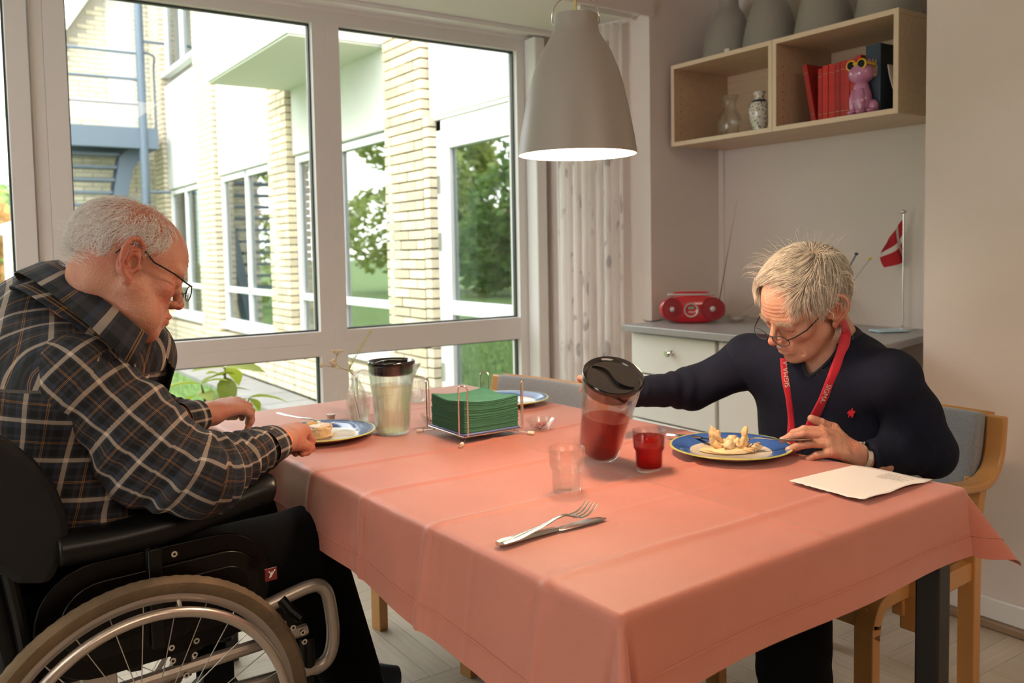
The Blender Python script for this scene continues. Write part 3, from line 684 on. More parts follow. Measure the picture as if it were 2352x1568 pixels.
plateF = plate('empty blue-rimmed plate mostly hidden behind the napkin holder', pF, .125, grp='blue-rimmed dinner plates')
M_pastry = mat('baked_pastry', (.78, .52, .26), .7, var=.22, vscale=60, bump=.8, bscale=160)
M_sauce = mat('cream_sauce', (.86, .68, .40), .25, var=.08, vscale=40, bump=.5, bscale=60, sss=.2)
M_fill = mat('creamy_filling', (.84, .62, .36), .4, var=.2, vscale=90, bump=.9, bscale=120)
def lump(c, r, seed, m, name, parent, nz=.25, R=None):
    rd = random.Random(seed); ph = [rd.uniform(0, 6.28) for _ in range(9)]; q = MB(); q.ball((0, 0, 0), 1, 24, 14)
    vs = []
    for p in q.v:
        d = 1+nz*(math.sin(3*p[0]+ph[0])*math.sin(4*p[1]+ph[1])+.5*math.sin(7*p[2]+5*p[0]+ph[2])+.35*math.sin(11*p[1]-8*p[0]+ph[3])+.25*math.sin(17*p[0]+13*p[2]+ph[4]))
        v = Vector((p[0]*r[0]*d, p[1]*r[1]*d, p[2]*r[2]*d)); v = (Euler(R).to_matrix() @ v) if R else v; vs.append(tuple(v+Vector(c)))
    q.v = vs; return q.build(name, m, parent, smooth=180)
def shell(c, R0, h, a0, a1, seed, parent, name='pastry_crust', lean=0, thick=.004):
    """broken arc of a tartlet wall"""
    rd = random.Random(seed); q = MB()
    def fn(u, v):
        a = a0+(a1-a0)*u; j = .12*math.sin(u*23+seed)+.08*math.sin(u*51); hh = h*(1+j*v); r = R0*(1+.35*v)+.0015*math.sin(u*40+v*9)
        return (c[0]+r*math.cos(a)+lean*v*h, c[1]+r*math.sin(a), c[2]+hh*v)
    return q.grid(fn, 26, 6).build(name, M_pastry, parent, smooth=180, solid=thick)
# pie on the right plate (local coordinates of plate; camera direction is roughly (-.56,-.83) -> towards viewer)
fd = thing('pie', 'broken creamy pie with two upright pieces of crust on the right plate', 'food', (pR.x, pR.y, pR.z))
rx = Vector((.827, -.562, 0)); fy = Vector((.562, .827, 0))
def lp_(a, b, z): v = rx*a+fy*b; return (v.x, v.y, z)
lump(lp_(-.005, -.004, .010), (.060, .034, .007), 3, M_sauce, 'sauce', fd, .12, (0, 0, -YAW))
lump(lp_(-.002, .004, .022), (.030, .022, .015), 5, M_fill, 'filling', fd, .30)
lump(lp_(.018, .0, .020), (.020, .018, .013), 6, M_fill, 'filling', fd, .35)
o = lump(lp_(-.033, .008, .034), (.012, .017, .026), 8, M_pastry, 'crust', fd, .18, (.15, -.35, 0))
o = lump(lp_(-.024, .0, .018), (.018, .012, .010), 18, M_pastry, 'crust', fd, .22, (0, .5, 0))
o = lump(lp_(.026, -.006, .026), (.009, .011, .020), 9, M_pastry, 'crust', fd, .18, (.2, .35, 0))
o = lump(lp_(.031, -.006, .051), (.0055, .007, .015), 12, M_pastry, 'crust', fd, .15, (.1, .3, 0))
o = lump(lp_(.036, -.018, .013), (.016, .010, .006), 14, M_pastry, 'crust', fd, .22)
lump(lp_(.058, -.004, .017), (.016, .010, .008), 15, M_fill, 'filling', fd, .32)
fd2 = thing('pastry_tart', 'cream-topped pastry tart on the plate of the man in the wheelchair', 'food', (pL.x, pL.y, pL.z))
lump(lp_(-.015, -.01, .009), (.045, .035, .006), 21, M_sauce, 'sauce', fd2, .12)
shell(lp_(-.005, -.020, .006), .024, .028, 0, 2*PI, 4, fd2)
lump(lp_(-.004, -.020, .030), (.028, .026, .009), 22, mat('whipped_cream', (.88, .76, .62), .5, var=.05, bump=.6, bscale=60), 'cream_topping', fd2, .25)
lump(lp_(-.035, .018, .022), (.022, .018, .016), 23, M_pastry, 'crust', fd2, .25)
# --- cutlery
M_cut = mat('table_silver', (.70, .67, .63), .2, 1)
def bar(pts, ws, ths, name, m, parent, up=(0, 0, 1)):
    """flat bar swept along pts, widths ws, thickness ths"""
    P = [Vector(p) for p in pts]; k = len(P); vs = []; U = Vector(up)
    for i, p in enumerate(P):
        t = (P[min(i+1, k-1)]-P[max(i-1, 0)]).normalized(); s = U.cross(t).normalized(); nn_ = t.cross(s)
        w = ws[i]; h = ths[i]
        for (a, e) in ((-1, 0), (-.6, -1), (.6, -1), (1, 0), (.6, 1), (-.6, 1)): vs.append(p+s*(a*w/2)+nn_*(e*h/2))
    f = [(6*i+j, 6*i+(j+1) % 6, 6*i+6+(j+1) % 6, 6*i+6+j) for i in range(k-1) for j in range(6)]+[tuple(reversed(range(6))), tuple(range(6*k-6, 6*k))]
    q = MB().add(vs, f); return q.build(name, m, parent, smooth=50)
def fork(label, loc, rz, pitch=0, roll=0, grp=None, L=.195):
    t = thing('fork', label, 'fork', loc, grp and 0 or 0, grp, rot=(roll, pitch, rz))
    bar([(0, 0, .003), (.03, 0, .003), (.08, 0, .006), (.115, 0, .011), (.130, 0, .012), (.140, 0, .010)], [.014, .016, .010, .006, .006, .010], [.003, .003, .0028, .003, .003, .0025], 'handle', M_cut, t)
    bar([(.138, 0, .010), (.146, 0, .007), (.155, 0, .005), (.160, 0, .005)], [.010, .022, .025, .025], [.0022, .002, .0018, .0016], 'neck', M_cut, t)
    for j in range(4):
        y = (j-1.5)*.0070
        bar([(.158, y, .005), (.172, y, .006), (.184, y*.97, .010), (L, y*.95, .017)], [.0038, .0034, .003, .002], [.0018, .0018, .0016, .001], 'tine', M_cut, t)
    return t
def knife(label, loc, rz, pitch=0, roll=0, black=False, grp=None):
    t = thing('knife', label, 'knife', loc, 0, grp, rot=(roll, pitch, rz))
    bar([(0, 0, .0045), (.01, 0, .0045), (.06, 0, .0048), (.105, 0, .0042), (.112, 0, .0040)], [.010, .0165, .0145, .012, .009], [.006, .008, .007, .0058, .004], 'handle', M_black if black else M_cut, t)
    bar([(.110, 0, .0040), (.118, 0, .0038), (.15, .001, .0035), (.185, .002, .0032), (.202, .001, .0032), (.210, -.003, .0032)], [.008, .015, .0185, .019, .015, .004], [.003, .0018, .0014, .0012, .0011, .0008], 'blade', M_cut, t)
    return t
def along(p, q): return math.atan2(q.y-p.y, q.x-p.x)
k0 = tp(1143, 1257); k1 = tp(1380, 1196)
kk_ = knife('shiny table knife under the fork on the near part of the cloth', k0, along(k0, k1)); kk_.scale = (1.08, 1.35, 1.25)
f0 = tp(1152, 1247, TZ+.010)+Vector((.0, .0, 0)); f1 = tp(1368, 1167, TZ+.012)
ff_ = fork('shiny fork resting on the knife on the near part of the cloth', Vector((f0.x, f0.y, TOP+.0045)), along(f0, tp(1340, 1187, TZ+.013)), pitch=-.035); ff_.scale = (1.05, 1.3, 1.2)
a = tp(1800, 1036, TZ+.03); b2 = tp(1690, 1026, TZ+.016)
fork('fork resting on the right plate with food on its tines', Vector((a.x+.07, a.y-.025, TZ+.048)), along(Vector((a.x+.06, a.y-.02, 0)), b2), pitch=.15)
a = tp(1533, 1006); b2 = tp(1640, 1004, TZ+.03)
knife('dark-handled knife leaning on the rim of the right plate', Vector((a.x, a.y, TOP+.004)), along(a, b2), pitch=-.10)
a = tp(655, 948, TZ+.045); b2 = tp(775, 985, TZ+.018)
fork('fork held over the pastry by the man in the wheelchair', Vector((a.x-.02, a.y, TZ+.045)), along(a, b2), pitch=.12)
a = tp(700, 955, TZ+.025)
knife('black-handled knife by the left plate behind the fist', Vector((.845, 2.14, TZ+.020)), math.radians(178), pitch=0.0, black=True)
# --- tumblers
def tumbler(t, H=.088, R=.036, rb=.029, step=.045):
    w = .0021; base = .009
    pr = [(0, 0), (rb-.002, 0), (rb, .002), (rb+.0006, step-.004), (rb+.0015, step-.001), (R-.0025, step+.004), (R-.0018, step+.010), (R, H-.001), (R-.0008, H), (R-w, H-.0008), (R-w-.0018, step+.010), (R-w-.0035, step+.004), (rb-w, step-.003), (rb-w-.0012, base+.003), (rb-w-.004, base), (0, base)]
    return MB().lathe(pr, 48).build('glass_body', M_cg, t, smooth=60)
g1 = onz(1303, 1128, TOP); g1.z = TOP
t = thing('tumbler', 'empty clear stepped glass tumbler in front of the red pitcher', 'glass', g1, 0, 'stepped glass tumblers'); tumbler(t)
g2 = onz(1491, 1080, TOP); g2.z = TOP
t = thing('tumbler', 'stepped glass tumbler filled with red juice', 'glass', g2, 0, 'stepped glass tumblers'); tumbler(t)
MB().lathe([(0, .0088), (.0245, .0088), (.0265, .012), (.0273, .041), (.0315, .049), (.0328, .074), (.0322, .0748), (0, .0742)], 48).build('juice', M_juice, t, smooth=60)
g3 = Vector((.985, 2.215, TOP))
t = thing('tapered_glass', 'small tapered glass half full of water before the flower bottle', 'glass', g3)
MB().lathe([(0, 0), (.0235, 0), (.0245, .002), (.0345, .083), (.0337, .0838), (.0330, .083), (.0230, .009), (.020, .007), (0, .007)], 40).build('glass_body', M_cg, t, smooth=60)
MB().lathe([(0, .0068), (.0205, .0068), (.0228, .0085), (.0275, .048), (.0270, .0485), (0, .048)], 40).build('water', M_waterc, t, smooth=60)
t = thing('flower_bottle', 'small glass bottle holding dried wildflower stems', 'vase', (1.03, 2.335, TOP))
MB().lathe([(0, 0), (.026, 0), (.030, .004), (.031, .03), (.030, .055), (.024, .078), (.0135, .094), (.0125, .102), (.0165, .106), (.0165, .110), (.0125, .114), (.0128, .122), (.0165, .128), (.0155, .129), (.0105, .122), (.0105, .096), (.021, .078), (.0275, .055), (.0285, .03), (.027, .008), (0, .007)], 40).build('bottle_body', M_cg, t, smooth=60)
MB().lathe([(0, .0068), (.0265, .0078), (.0282, .03), (.0279, .045), (0, .045)], 32).build('water', M_waterc, t, smooth=60)
M_stem = mat('dry_green_stem', (.40, .40, .18), .8); M_umb = mat('dried_umbel_florets', (.62, .54, .40), .9, var=.25, vscale=200); M_grn = mat('feathery_green', (.46, .52, .20), .8)
t2 = thing('wildflower_stem', 'dried umbel flower stem with two seed heads in the bottle', 'flower', (1.03, 2.335, TOP))
b0 = Vector((0, 0, .02)); top1 = Vector(at(775, 808, 2.50))-t2.location; top2 = Vector(at(765, 833, 2.50))-t2.location; top3 = Vector(at(738, 838, 2.50))-t2.location
mid = Vector(at(775, 838, 2.50))-t2.location
st_ = MB(); st_.tube(spline([b0, (-.002, 0, .11), mid, top1], 6), .0013, 6); st_.tube(spline([(-.008, 0, .13), mid+Vector((-.004, 0, -.008)), top3], 5), .0009, 6)
st_.tube([mid+Vector((-.003, 0, 0)), top2], .0008, 6); st_.build('stem', M_stem, t2)
q = MB(); rd = random.Random(2)
for i in range(90):
    a = rd.uniform(0, 6.28); r_ = .018*math.sqrt(rd.random()); p = top1+Vector((r_*math.cos(a), r_*math.sin(a), .004+.002*rd.random()-r_*r_*8)); q.ball(p, .0016, 6, 4)
    if i % 4 == 0: q.tube([top1+Vector((0, 0, -.012)), p], .0004, 4)
q.build('flower_head', M_umb, t2)
q = MB()
for i in range(70):
    v = Vector((rd.gauss(0, 1), rd.gauss(0, 1), rd.gauss(0, 1))).normalized(); p = top2+Vector((v.x*.009, v.y*.009, v.z*.011)); q.ball(p, .0022, 6, 4)
q.ball(top2, (.008, .008, .010)); q.build('seed_head', M_umb, t2)
q = MB().ball(top3, (.005, .005, .008)); q.build('seed_head', M_umb, t2)
t3 = thing('green_stem', 'feathery green grass stem leaning right in the bottle', 'flower', (1.03, 2.335, TOP))
tip = Vector(at(852, 762, 2.50))-t3.location; m1 = Vector(at(822, 812, 2.50))-t3.location; m0 = Vector(at(803, 850, 2.50))-t3.location
path = spline([b0, (.003, 0, .10), m0, m1, tip], 8); MB().tube(path, .0011, 6).build('stem', M_grn, t3)
q = MB()
for i in range(150):
    u = rd.uniform(.45, 1); p = path[min(len(path)-1, int(u*len(path)))]; d = Vector((rd.gauss(0, 1), rd.gauss(0, 1), abs(rd.gauss(0, 1))+.5)).normalized(); L = .016*(1.4-u)
    q.tube([p, p+d*L], [.0006, .0002], 3); 
    if i % 3 == 0: q.ball(p+d*L, .0012, 5, 3)
q.build('florets', M_grn, t3)
t = thing('cream_pot', 'tiny white creamer pot beside the tapered glass', 'pot', (.925, 2.275, TOP))
MB().lathe([(0, 0), (.0085, 0), (.0115, .020), (.0145, .0205), (.0145, .0225), (0, .0225)], 24).build('pot', M_pink, t)
# --- pitchers
def pitcher_parts(t, ribs=True, spin=0):
    """local z up, height ~.2"""
    H = .205
    def rib(r, z, a): return r*(1+(.012*math.cos(a*28) if ribs and .015 < z < .13 and r > .03 else 0))
    pr = [(0, 0), (.036, 0), (.0405, .004), (.043, .018), (.0475, .10), (.0535, .150), (.0565, .185), (.0575, H), (.0560, H), (.0540, .185), (.0510, .150), (.0450, .10), (.0405, .018), (.037, .008), (0, .007)]
    g = MB().lathe(pr, 84, fn=rib); 
    # spout: pull vertices outward near the rim at +x
    vs = []
    for p in g.v:
        a = math.atan2(p[1], p[0]); k = math.exp(-(a/.22)**2)*max(0, (p[2]-.15)/.055)**1.5; vs.append((p[0]+.018*k, p[1], p[2]))
    g.v = vs; g.build('jug', M_acryl, t, smooth=60)
    h = MB(); P = spline([(-.053, 0, .178), (-.075, 0, .182), (-.092, 0, .165), (-.090, 0, .12), (-.082, 0, .07), (-.078, 0, .045)], 6)
    h.tube(P, .0085, 10, flat=1.6); h.build('handle', M_acryl, t)
    return t
def lid_parts(t, dark=True):
    H = .205
    MB().lathe([(0, H-.030), (.046, H-.030), (.0525, H-.026), (.0555, H-.003), (.0595, H+.001), (.0600, H+.008), (.0580, H+.011), (.054, H+.0085), (.050, H+.0035), (0, H+.0025)], 64).build('lid', M_lid, t, smooth=40)
    lid = t.children[-1]
    q = MB(); P = spline([(-.036, -.030, H+.007), (-.016, -.018, H+.011), (.0, .0, H+.013), (.016, .018, H+.011), (.036, .030, H+.007)], 6)
    pts = []
    vs_ = []
    for i, p in enumerate(P):
        s = math.sin(PI*i/(len(P)-1)); off = .013*math.sin(2*PI*i/(len(P)-1)); pp = p+Vector((-.6, .8, 0))*off; w = .0015+.004*s
        vs_ += [pp+Vector((.6, -.8, 0))*w+Vector((0, 0, -.009)), pp+Vector((.6, -.8, 0))*w, pp-Vector((.6, -.8, 0))*w*.5, pp-Vector((.6, -.8, 0))*w+Vector((0, 0, -.009))]
    k = len(P); q.add(vs_, [(4*i+j, 4*i+(j+1) % 4, 4*i+4+(j+1) % 4, 4*i+4+j) for i in range(k-1) for j in range(4)]+[(3, 2, 1, 0), (4*k-4, 4*k-3, 4*k-2, 4*k-1)])
    o = q.build('lid_grip', M_lid, lid, smooth=50)
# upright, pale drink; handle to image left
p1 = thing('pitcher', 'upright clear ribbed pitcher of pale drink with a black lid', 'pitcher', (.995, 2.030, TOP), math.radians(-36), 'black-lidded pitchers')
p1.scale = (1.04, 1.04, .89)
pitcher_parts(p1); lid_parts(p1)
MB().lathe([(0, .0085), (.036, .0088), (.0398, .019), (.0443, .10), (.0492, .142), (.0485, .1428), (0, .1425)], 64).build('drink', M_water, p1, smooth=60)
# tilted one, red juice, towards the viewer
base = onz(1376, 1043, TZ+.012)
tocam = Vector((-base.x, -base.y, 0)).normalized(); rgt = Vector((-tocam.y, tocam.x, 0))  # image right
axis = (Vector((0, 0, 1))*math.cos(math.radians(29))+tocam*math.sin(math.radians(29))*.98+rgt*.15).normalized()
p2 = thing('pitcher', 'tilted pitcher of red juice held by the man in the dark sweater', 'pitcher', (0, 0, 0), 0, 'black-lidded pitchers')
xdir = (tocam*.95+rgt*.32); xdir = (xdir-axis*xdir.dot(axis)).normalized(); ydir = axis.cross(xdir)
MW = Matrix((( xdir.x, ydir.x, axis.x, base.x), (xdir.y, ydir.y, axis.y, base.y), (xdir.z, ydir.z, axis.z, base.z), (0, 0, 0, 1)))
# rest the front bottom edge on the cloth
low = min((MW @ Vector((.0405*math.cos(a), .0405*math.sin(a), .002))).z for a in [i*.1 for i in range(63)])
MW.translation.z += TOP-low; MW = MW @ Matrix.Diagonal((1.12, 1.12, 1.0, 1)); p2.matrix_world = MW
pitcher_parts(p2, ribs=False); lid_parts(p2)
import bmesh
bm = bmesh.new(); g = MB().lathe([(0, .0082), (.036, .0085), (.0400, .019), (.0446, .10), (.0505, .150), (.0535, .185), (.054, .20), (0, .20)], 72)
vv = [bm.verts.new(p) for p in g.v]
for f in g.f: 
    try: bm.faces.new([vv[i] for i in dict.fromkeys(f)])
    except Exception: pass
bmesh.ops.remove_doubles(bm, verts=bm.verts[:], dist=1e-6)
Mi = MW.inverted(); surf_pt = Mi @ (MW @ Vector((0, 0, .098))); nn2 = (Mi.to_3x3() @ Vector((0, 0, 1))).normalized()
bmesh.ops.bisect_plane(bm, geom=bm.verts[:]+bm.edges[:]+bm.faces[:], plane_co=surf_pt, plane_no=nn2, clear_outer=True)
bmesh.ops.holes_fill(bm, edges=[e for e in bm.edges if e.is_boundary]); bmesh.ops.recalc_face_normals(bm, faces=bm.faces[:])
me = bpy.data.meshes.new('juice'); bm.to_mesh(me); bm.free(); me.materials.append(M_juice); me.shade_smooth(); me.set_sharp_from_angle(angle=.6)
o = bpy.data.objects.new('juice', me); COL.objects.link(o); o.parent = p2
# --- bowls
def small_bowl(label, loc, s=1, grp='small glass bowls of berries'):
    t = thing('glass_bowl', label, 'bowl', loc, 0, grp)
    MB().lathe([(0, 0), (.020*s, 0), (.023*s, .003*s), (.030*s, .018*s), (.040*s, .030*s), (.0395*s, .031*s), (.0380*s, .030*s), (.028*s, .019*s), (.020*s, .005*s), (0, .0045*s)], 40).build('bowl_body', M_cg, t, smooth=60); return t
bw = Vector((1.315, 1.815, TOP)); small_bowl('small glass bowl with dark berries right of the napkin holder', bw)
M_berry = mat('dark_berry', (.16, .01, .03), .2, coat=.5); M_rb = mat('red_berry_jelly', (.55, .02, .03), .2, coat=.5)
rd = random.Random(9)
def berries(bw, n, seed, label):
    rd = random.Random(seed)
    t = thing('berry_jam', label, 'food', bw); 
    q = MB(); 
    for i in range(n): 
        a = rd.uniform(0, 6.28); r_ = .014*math.sqrt(rd.random()); q.ball((r_*math.cos(a), r_*math.sin(a), .010+.004*rd.random()), (.0055, .0045, .0035), 10, 6)
    q.build('berries', M_berry, t); q = MB()
    for i in range(n//2): 
        a = rd.uniform(-.8, 2); r_ = .013*math.sqrt(rd.random()); q.ball((r_*math.cos(a), r_*math.sin(a), .0125+.004*rd.random()), (.006, .0045, .003), 10, 6)
    q.build('jelly', M_rb, t)
berries(bw, 12, 1, 'dark berries and red jelly in the bowl right of the napkins')
bw2 = Vector((1.135, 2.075, TOP)); small_bowl('small glass bowl half hidden between pitcher and napkin holder', bw2, .85); berries(bw2, 8, 2, 'red jelly in the bowl hidden behind the napkin holder')
t = thing('ribbed_glass', 'ribbed clear glass behind the napkin holder', 'glass', (1.27, 2.42, TOP))
MB().lathe([(0, 0), (.026, 0), (.028, .002), (.036, .070), (.035, .0705), (.034, .070), (.026, .006), (0, .006)], 72, fn=lambda r, z, a: r*(1+(.02*math.cos(a*24) if z > .004 and r > .02 else 0))).build('glass_body', M_cg, t, smooth=60)
# --- napkin holder
rackc = Vector((1.128, 1.845, TOP)); ra = math.radians(0)
F_ = Vector(onz(1066, 1006, TZ+.018)); Lc = Vector(onz(983, 975, TZ+.018)); Rc = Vector(onz(1195, 985, TZ+.018))
e1 = (Rc-F_); e2 = (Lc-F_); e1.z = e2.z = 0; L1, L2 = e1.length, e2.length
print('rack', L1, L2)
S = .168; e1n = e1.normalized(); e2n = Vector((-e1n.y, e1n.x, 0)); ctr = F_+e1n*S/2+e2n*S/2; ctr.z = TOP
nh = thing('napkin_holder', 'chrome wire napkin holder on four little feet', 'napkin holder', ctr, math.atan2(e1n.y, e1n.x))
q = MB(); hS = S/2+.004
def loop(cx_, cy_, dx, dy, h):
    w = .0115; nx, ny = -dy, dx
    P = [(cx_-nx*w, cy_-ny*w, .018), (cx_-nx*w, cy_-ny*w, h-w)]
    for i in range(1, 8): a = PI*i/8; P.append((cx_-nx*w*math.cos(a)+dx*.004*math.sin(a), cy_-ny*w*math.cos(a)+dy*.004*math.sin(a), h-w+w*math.sin(a)))
    P += [(cx_+nx*w, cy_+ny*w, h-w), (cx_+nx*w, cy_+ny*w, .018)]
    return P
wires = [(-hS, -.010+0, -1, 0), (0-.01, -hS, 0, -1), (hS, .0, 1, 0), (0, hS, 0, 1)]
wires = [(-hS*.98, -hS*.98, -.7, -.7), (-hS, hS, -.7, .7), (hS, -hS, .7, -.7), (hS, hS, .7, .7)]
for (x, y, dx, dy) in wires:
    k = 1/math.hypot(dx, dy); MB().tube(loop(x, y, dx*k, dy*k, .145), .0018, 8).build('wire_loop', M_chrome, nh)
q = MB(); q.tube([(-hS, -hS, .018), (hS, -hS, .018), (hS, hS, .018), (-hS, hS, .018)], .0018, 8, closed=True); q.tube([(-hS, 0, .017), (hS, 0, .017)], .0018, 8); q.tube([(0, -hS, .017), (0, hS, .017)], .0018, 8); q.build('base_frame', M_chrome, nh)
MB().box(-S/2, S/2, -S/2, S/2, .018, .0235).build('base_tray', mat('blue_plastic_tray', (.16, .20, .45), .4), nh, bevel=.002)
for (x, y) in ((-1, -1), (-1, 1), (1, -1), (1, 1)):
    f = MB().tube([(x*hS*.6, y*hS*.6, .017), (x*hS*.95, y*hS*.95, .009), (x*(hS+.018), y*(hS+.018), .006)], .0016, 8).build('foot', M_chrome, nh)
    MB().tube([(x*(hS+.010), y*(hS+.010), .0062), (x*(hS+.022), y*(hS+.022), .0052)], .0048, 10).build('foot_cap', mat('cream_rubber', (.75, .68, .55), .6), f)
nk = thing('napkin_stack', 'thick stack of green paper napkins in the wire holder', 'napkins', ctr+Vector((0, 0, .0238)), math.atan2(e1n.y, e1n.x))
q = MB(); NL = 44; hh = .0118*0
rd = random.Random(6)
def top_h(u, v, t_):  # sagging stack, raised toward the corners
    return t_*(1+.11*(abs(u)**2.2)*(abs(v)**1.2)+.10*u*abs(u)*0 - .10*(1-u*u)*(1-abs(v)**3)*.8)
for i in range(NL):
    z0 = .074*i/NL; z1 = .074*(i+.72)/NL; s = S/2-.002-rd.uniform(0, .0022); ox, oy = rd.uniform(-.0008, .0008), rd.uniform(-.0008, .0008)
    n_ = 8; ring = []
    g_ = [(-1+2*a/n_) for a in range(n_+1)]
    if i < NL-1:
        edge = [(u, -1) for u in g_[:-1]]+[(1, v) for v in g_[:-1]]+[(-u, 1) for u in g_[:-1]]+[(-1, -v) for v in g_[:-1]]
        vs_ = [(u*s+ox, v*s+oy, top_h(u, v, z0)) for u, v in edge]+[(u*s+ox, v*s+oy, top_h(u, v, z1)) for u, v in edge]
        k = len(edge); q.add(vs_, [(j, (j+1) % k, k+(j+1) % k, k+j) for j in range(k)]); 
        q.add([(u*s*w_+ox, v*s*w_+oy, top_h(u, v, z1)) for w_ in (1, .9) for u, v in edge], [(j, (j+1) % k, k+(j+1) % k, k+j) for j in range(k)])
    else:
        q.add([(u*s, v*s, top_h(u, v, z1)) for v in g_ for u in g_], [(b_*(n_+1)+a, b_*(n_+1)+a+1, (b_+1)*(n_+1)+a+1, (b_+1)*(n_+1)+a) for b_ in range(n_) for a in range(n_)])
nko = q.build('napkins', mat('green_paper', (.06, .22, .13), .85, var=.12, vscale=300, stretch=(.1, .1, 3)), nk, smooth=40)
nko['kind'] = 'stuff'
# --- paper sheet
c1, c2, c3, c4 = [Vector(onz(x, y, TOP+.001)) for x, y in ((1812, 1108), (1984, 1156), (2142, 1106), (1960, 1072))]
pp = thing('paper_sheet', 'white sheet of paper with torn edge and small print on the table corner', 'paper', (0, 0, 0))
rd = random.Random(8); jag = [rd.uniform(-.002, .002) for _ in range(40)]
def sheet(u, v):
    p = (c1*(1-u)+c2*u)*(1-v)+(c4*(1-u)+c3*u)*v
    e = (c1-c4).normalized()*(jag[int(u*24)] if v == 0 else 0); p = p+e
    return (p.x, p.y, TOP+.0052+.0040*math.exp(-((u-1)/.12)**2)*abs(math.sin(v*6+1))+.002*math.sin(u*5)*v+.003*(v*(1-v))**2*8*u)
MB().grid(sheet, 24, 16).build('sheet', mat('white_paper', (.78, .74, .72), .75), pp, smooth=180, solid=.0003)
q = MB(); 
for i, (u0, u1) in enumerate(((.60, .66), (.60, .70), (.60, .73), (.60, .69), (.60, .72), (.60, .665))):
    pass
def spt(u, v): s_ = Vector(sheet(u, v)); s_.z += .0005; return s_
for i in range(6):
    v = .90-.035*i; u = .52
    while u < (.82, .70, .84, .80, .83, .66)[i]:
        w = rd.uniform(.012, .03); q.add([spt(u, v), spt(u+w, v), spt(u+w, v+.010), spt(u, v+.010)], [(0, 1, 2, 3)]); u += w+.008
q.build('printed_text', mat('grey_print', (.28, .27, .28), .8), pp, smooth=0)
# green napkin under the man's hands
gn = thing('paper_napkin', 'folded pale green napkin under the hands of the man in the wheelchair', 'napkin', (.72, 2.16, TOP), math.radians(-20))
MB().grid(lambda u, v: ((u-.5)*.16, (v-.5)*.12, .001+.003*math.sin(u*4)*math.sin(v*5)**2), 12, 10).build('sheet', mat('pale_green_paper', (.22, .50, .44), .8), gn, smooth=180, solid=.0015)
# ================================================================ SHELF CONTENTS
def onx(px, py, X): d = ray(px, py); return CAM+d*(X/d.x)
t = thing('glass_vase', 'clear glass vase with pinched neck in the left shelf box', 'vase', (2.90, 2.575, SF))
MB().lathe([(0, 0), (.030, 0), (.040, .004), (.048, .03), (.052, .065), (.046, .10), (.030, .128), (.026, .145), (.032, .168), (.042, .180), (.0415, .181), (.030, .168), (.0245, .145), (.028, .128), (.044, .10), (.0495, .065), (.046, .03), (.036, .008), (0, .007)], 40).build('vase_body', M_cg, t, smooth=60)
M_pv = bpy.data.materials.new('floral_porcelain'); M_pv.use_nodes = True; n = M_pv.node_tree.nodes; l = M_pv.node_tree.links; bs = n['Principled BSDF']; bs.inputs['Roughness'].default_value = .12; bs.inputs['Coat Weight'].default_value = .5
tcn = n.new('ShaderNodeTexCoord'); vo = n.new('ShaderNodeTexVoronoi'); vo.inputs['Scale'].default_value = 85; l.new(tcn.outputs['Object'], vo.inputs['Vector'])
rr = n.new('ShaderNodeValToRGB'); e = rr.color_ramp.elements; e[0].position = 0; e[0].color = (.45, .12, .10, 1); e[1].position = 1; e[1].color = (.10, .22, .12, 1); e.new(.4).color = (.10, .25, .12, 1); e.new(.7).color = (.25, .10, .28, 1)
l.new(vo.outputs['Color'], rr.inputs[0]); m1_ = n.new('ShaderNodeMapRange'); m1_.inputs[1].default_value = .30; m1_.inputs[2].default_value = .38; l.new(vo.outputs['Distance'], m1_.inputs[0])
mx = n.new('ShaderNodeMixRGB'); l.new(m1_.outputs[0], mx.inputs[0]); l.new(rr.outputs[0], mx.inputs[1]); mx.inputs[2].default_value = (.78, .72, .64, 1); l.new(mx.outputs[0], bs.inputs[0])
t = thing('porcelain_vase', 'floral porcelain vase with dark collar in the left shelf box', 'vase', (2.90, 2.415, SF))
MB().lathe([(0, 0), (.026, 0), (.027, .006), (.026, .012), (.040, .05), (.049, .09), (.046, .118), (.034, .135), (.022, .145), (.020, .155), (.024, .168), (.032, .176), (.030, .177), (.018, .165), (.016, .150), (0, .14)], 40).build('vase_body', M_pv, t, smooth=60)
t.scale = (.92, .92, .98)
MB().lathe([(.0345, .134), (.036, .133), (.0285, .1425), (.0275, .1425)], 32).build('painted_collar', mat('dark_blue_glaze', (.02, .03, .07), .15), t.children[0])
# red books
M_red = mat('red_book_cloth', (.50, .022, .022), .5, var=.10, vscale=40, obvar=.25); M_pages = mat('book_pages', (.72, .66, .55), .8)
yb = 2.075; rd = random.Random(11)
def book(label, y, w, h, dpt, x0, tilt=0, group='red books in the right shelf box', m=M_red):
    t = thing('book', label, 'book', (x0, y, SF), 0, group); t.rotation_euler = (tilt, 0, 0)
    q = MB(); c = .0025; q.box(0, dpt, 0, c, 0, h).box(0, dpt, w-c, w, 0, h).box(-.0005, c, 0, w, 0, h); q.build('cover', m, t, smooth=0, bevel=.0008)
    MB().box(c, dpt-.004, c, w-c, .003, h-.003).build('pages', M_pages, t, smooth=0)
    for zz in (.15*h, .85*h): MB().box(-.0012, -.0003, .002, w-.002, zz, zz+.002).build('spine_band', mat_gold, t, smooth=0)
    return t
mat_gold = mat('gold_print', (.55, .30, .12), .4, .5)
names = ['first upright red book from the left', 'second upright red book from the left', 'third upright red book from the left', 'fourth upright red book, mid row', 'fifth upright red book, mid row', 'sixth upright red book, mid row', 'seventh upright red book, near the pink figurine', 'eighth upright red book, behind the pink figurine', 'ninth upright red book, beside the dark binder']
book('leaning dark red book at the left of the red row', 2.155, .020, .232, .16, 2.86, tilt=.0, group='red books in the right shelf box')
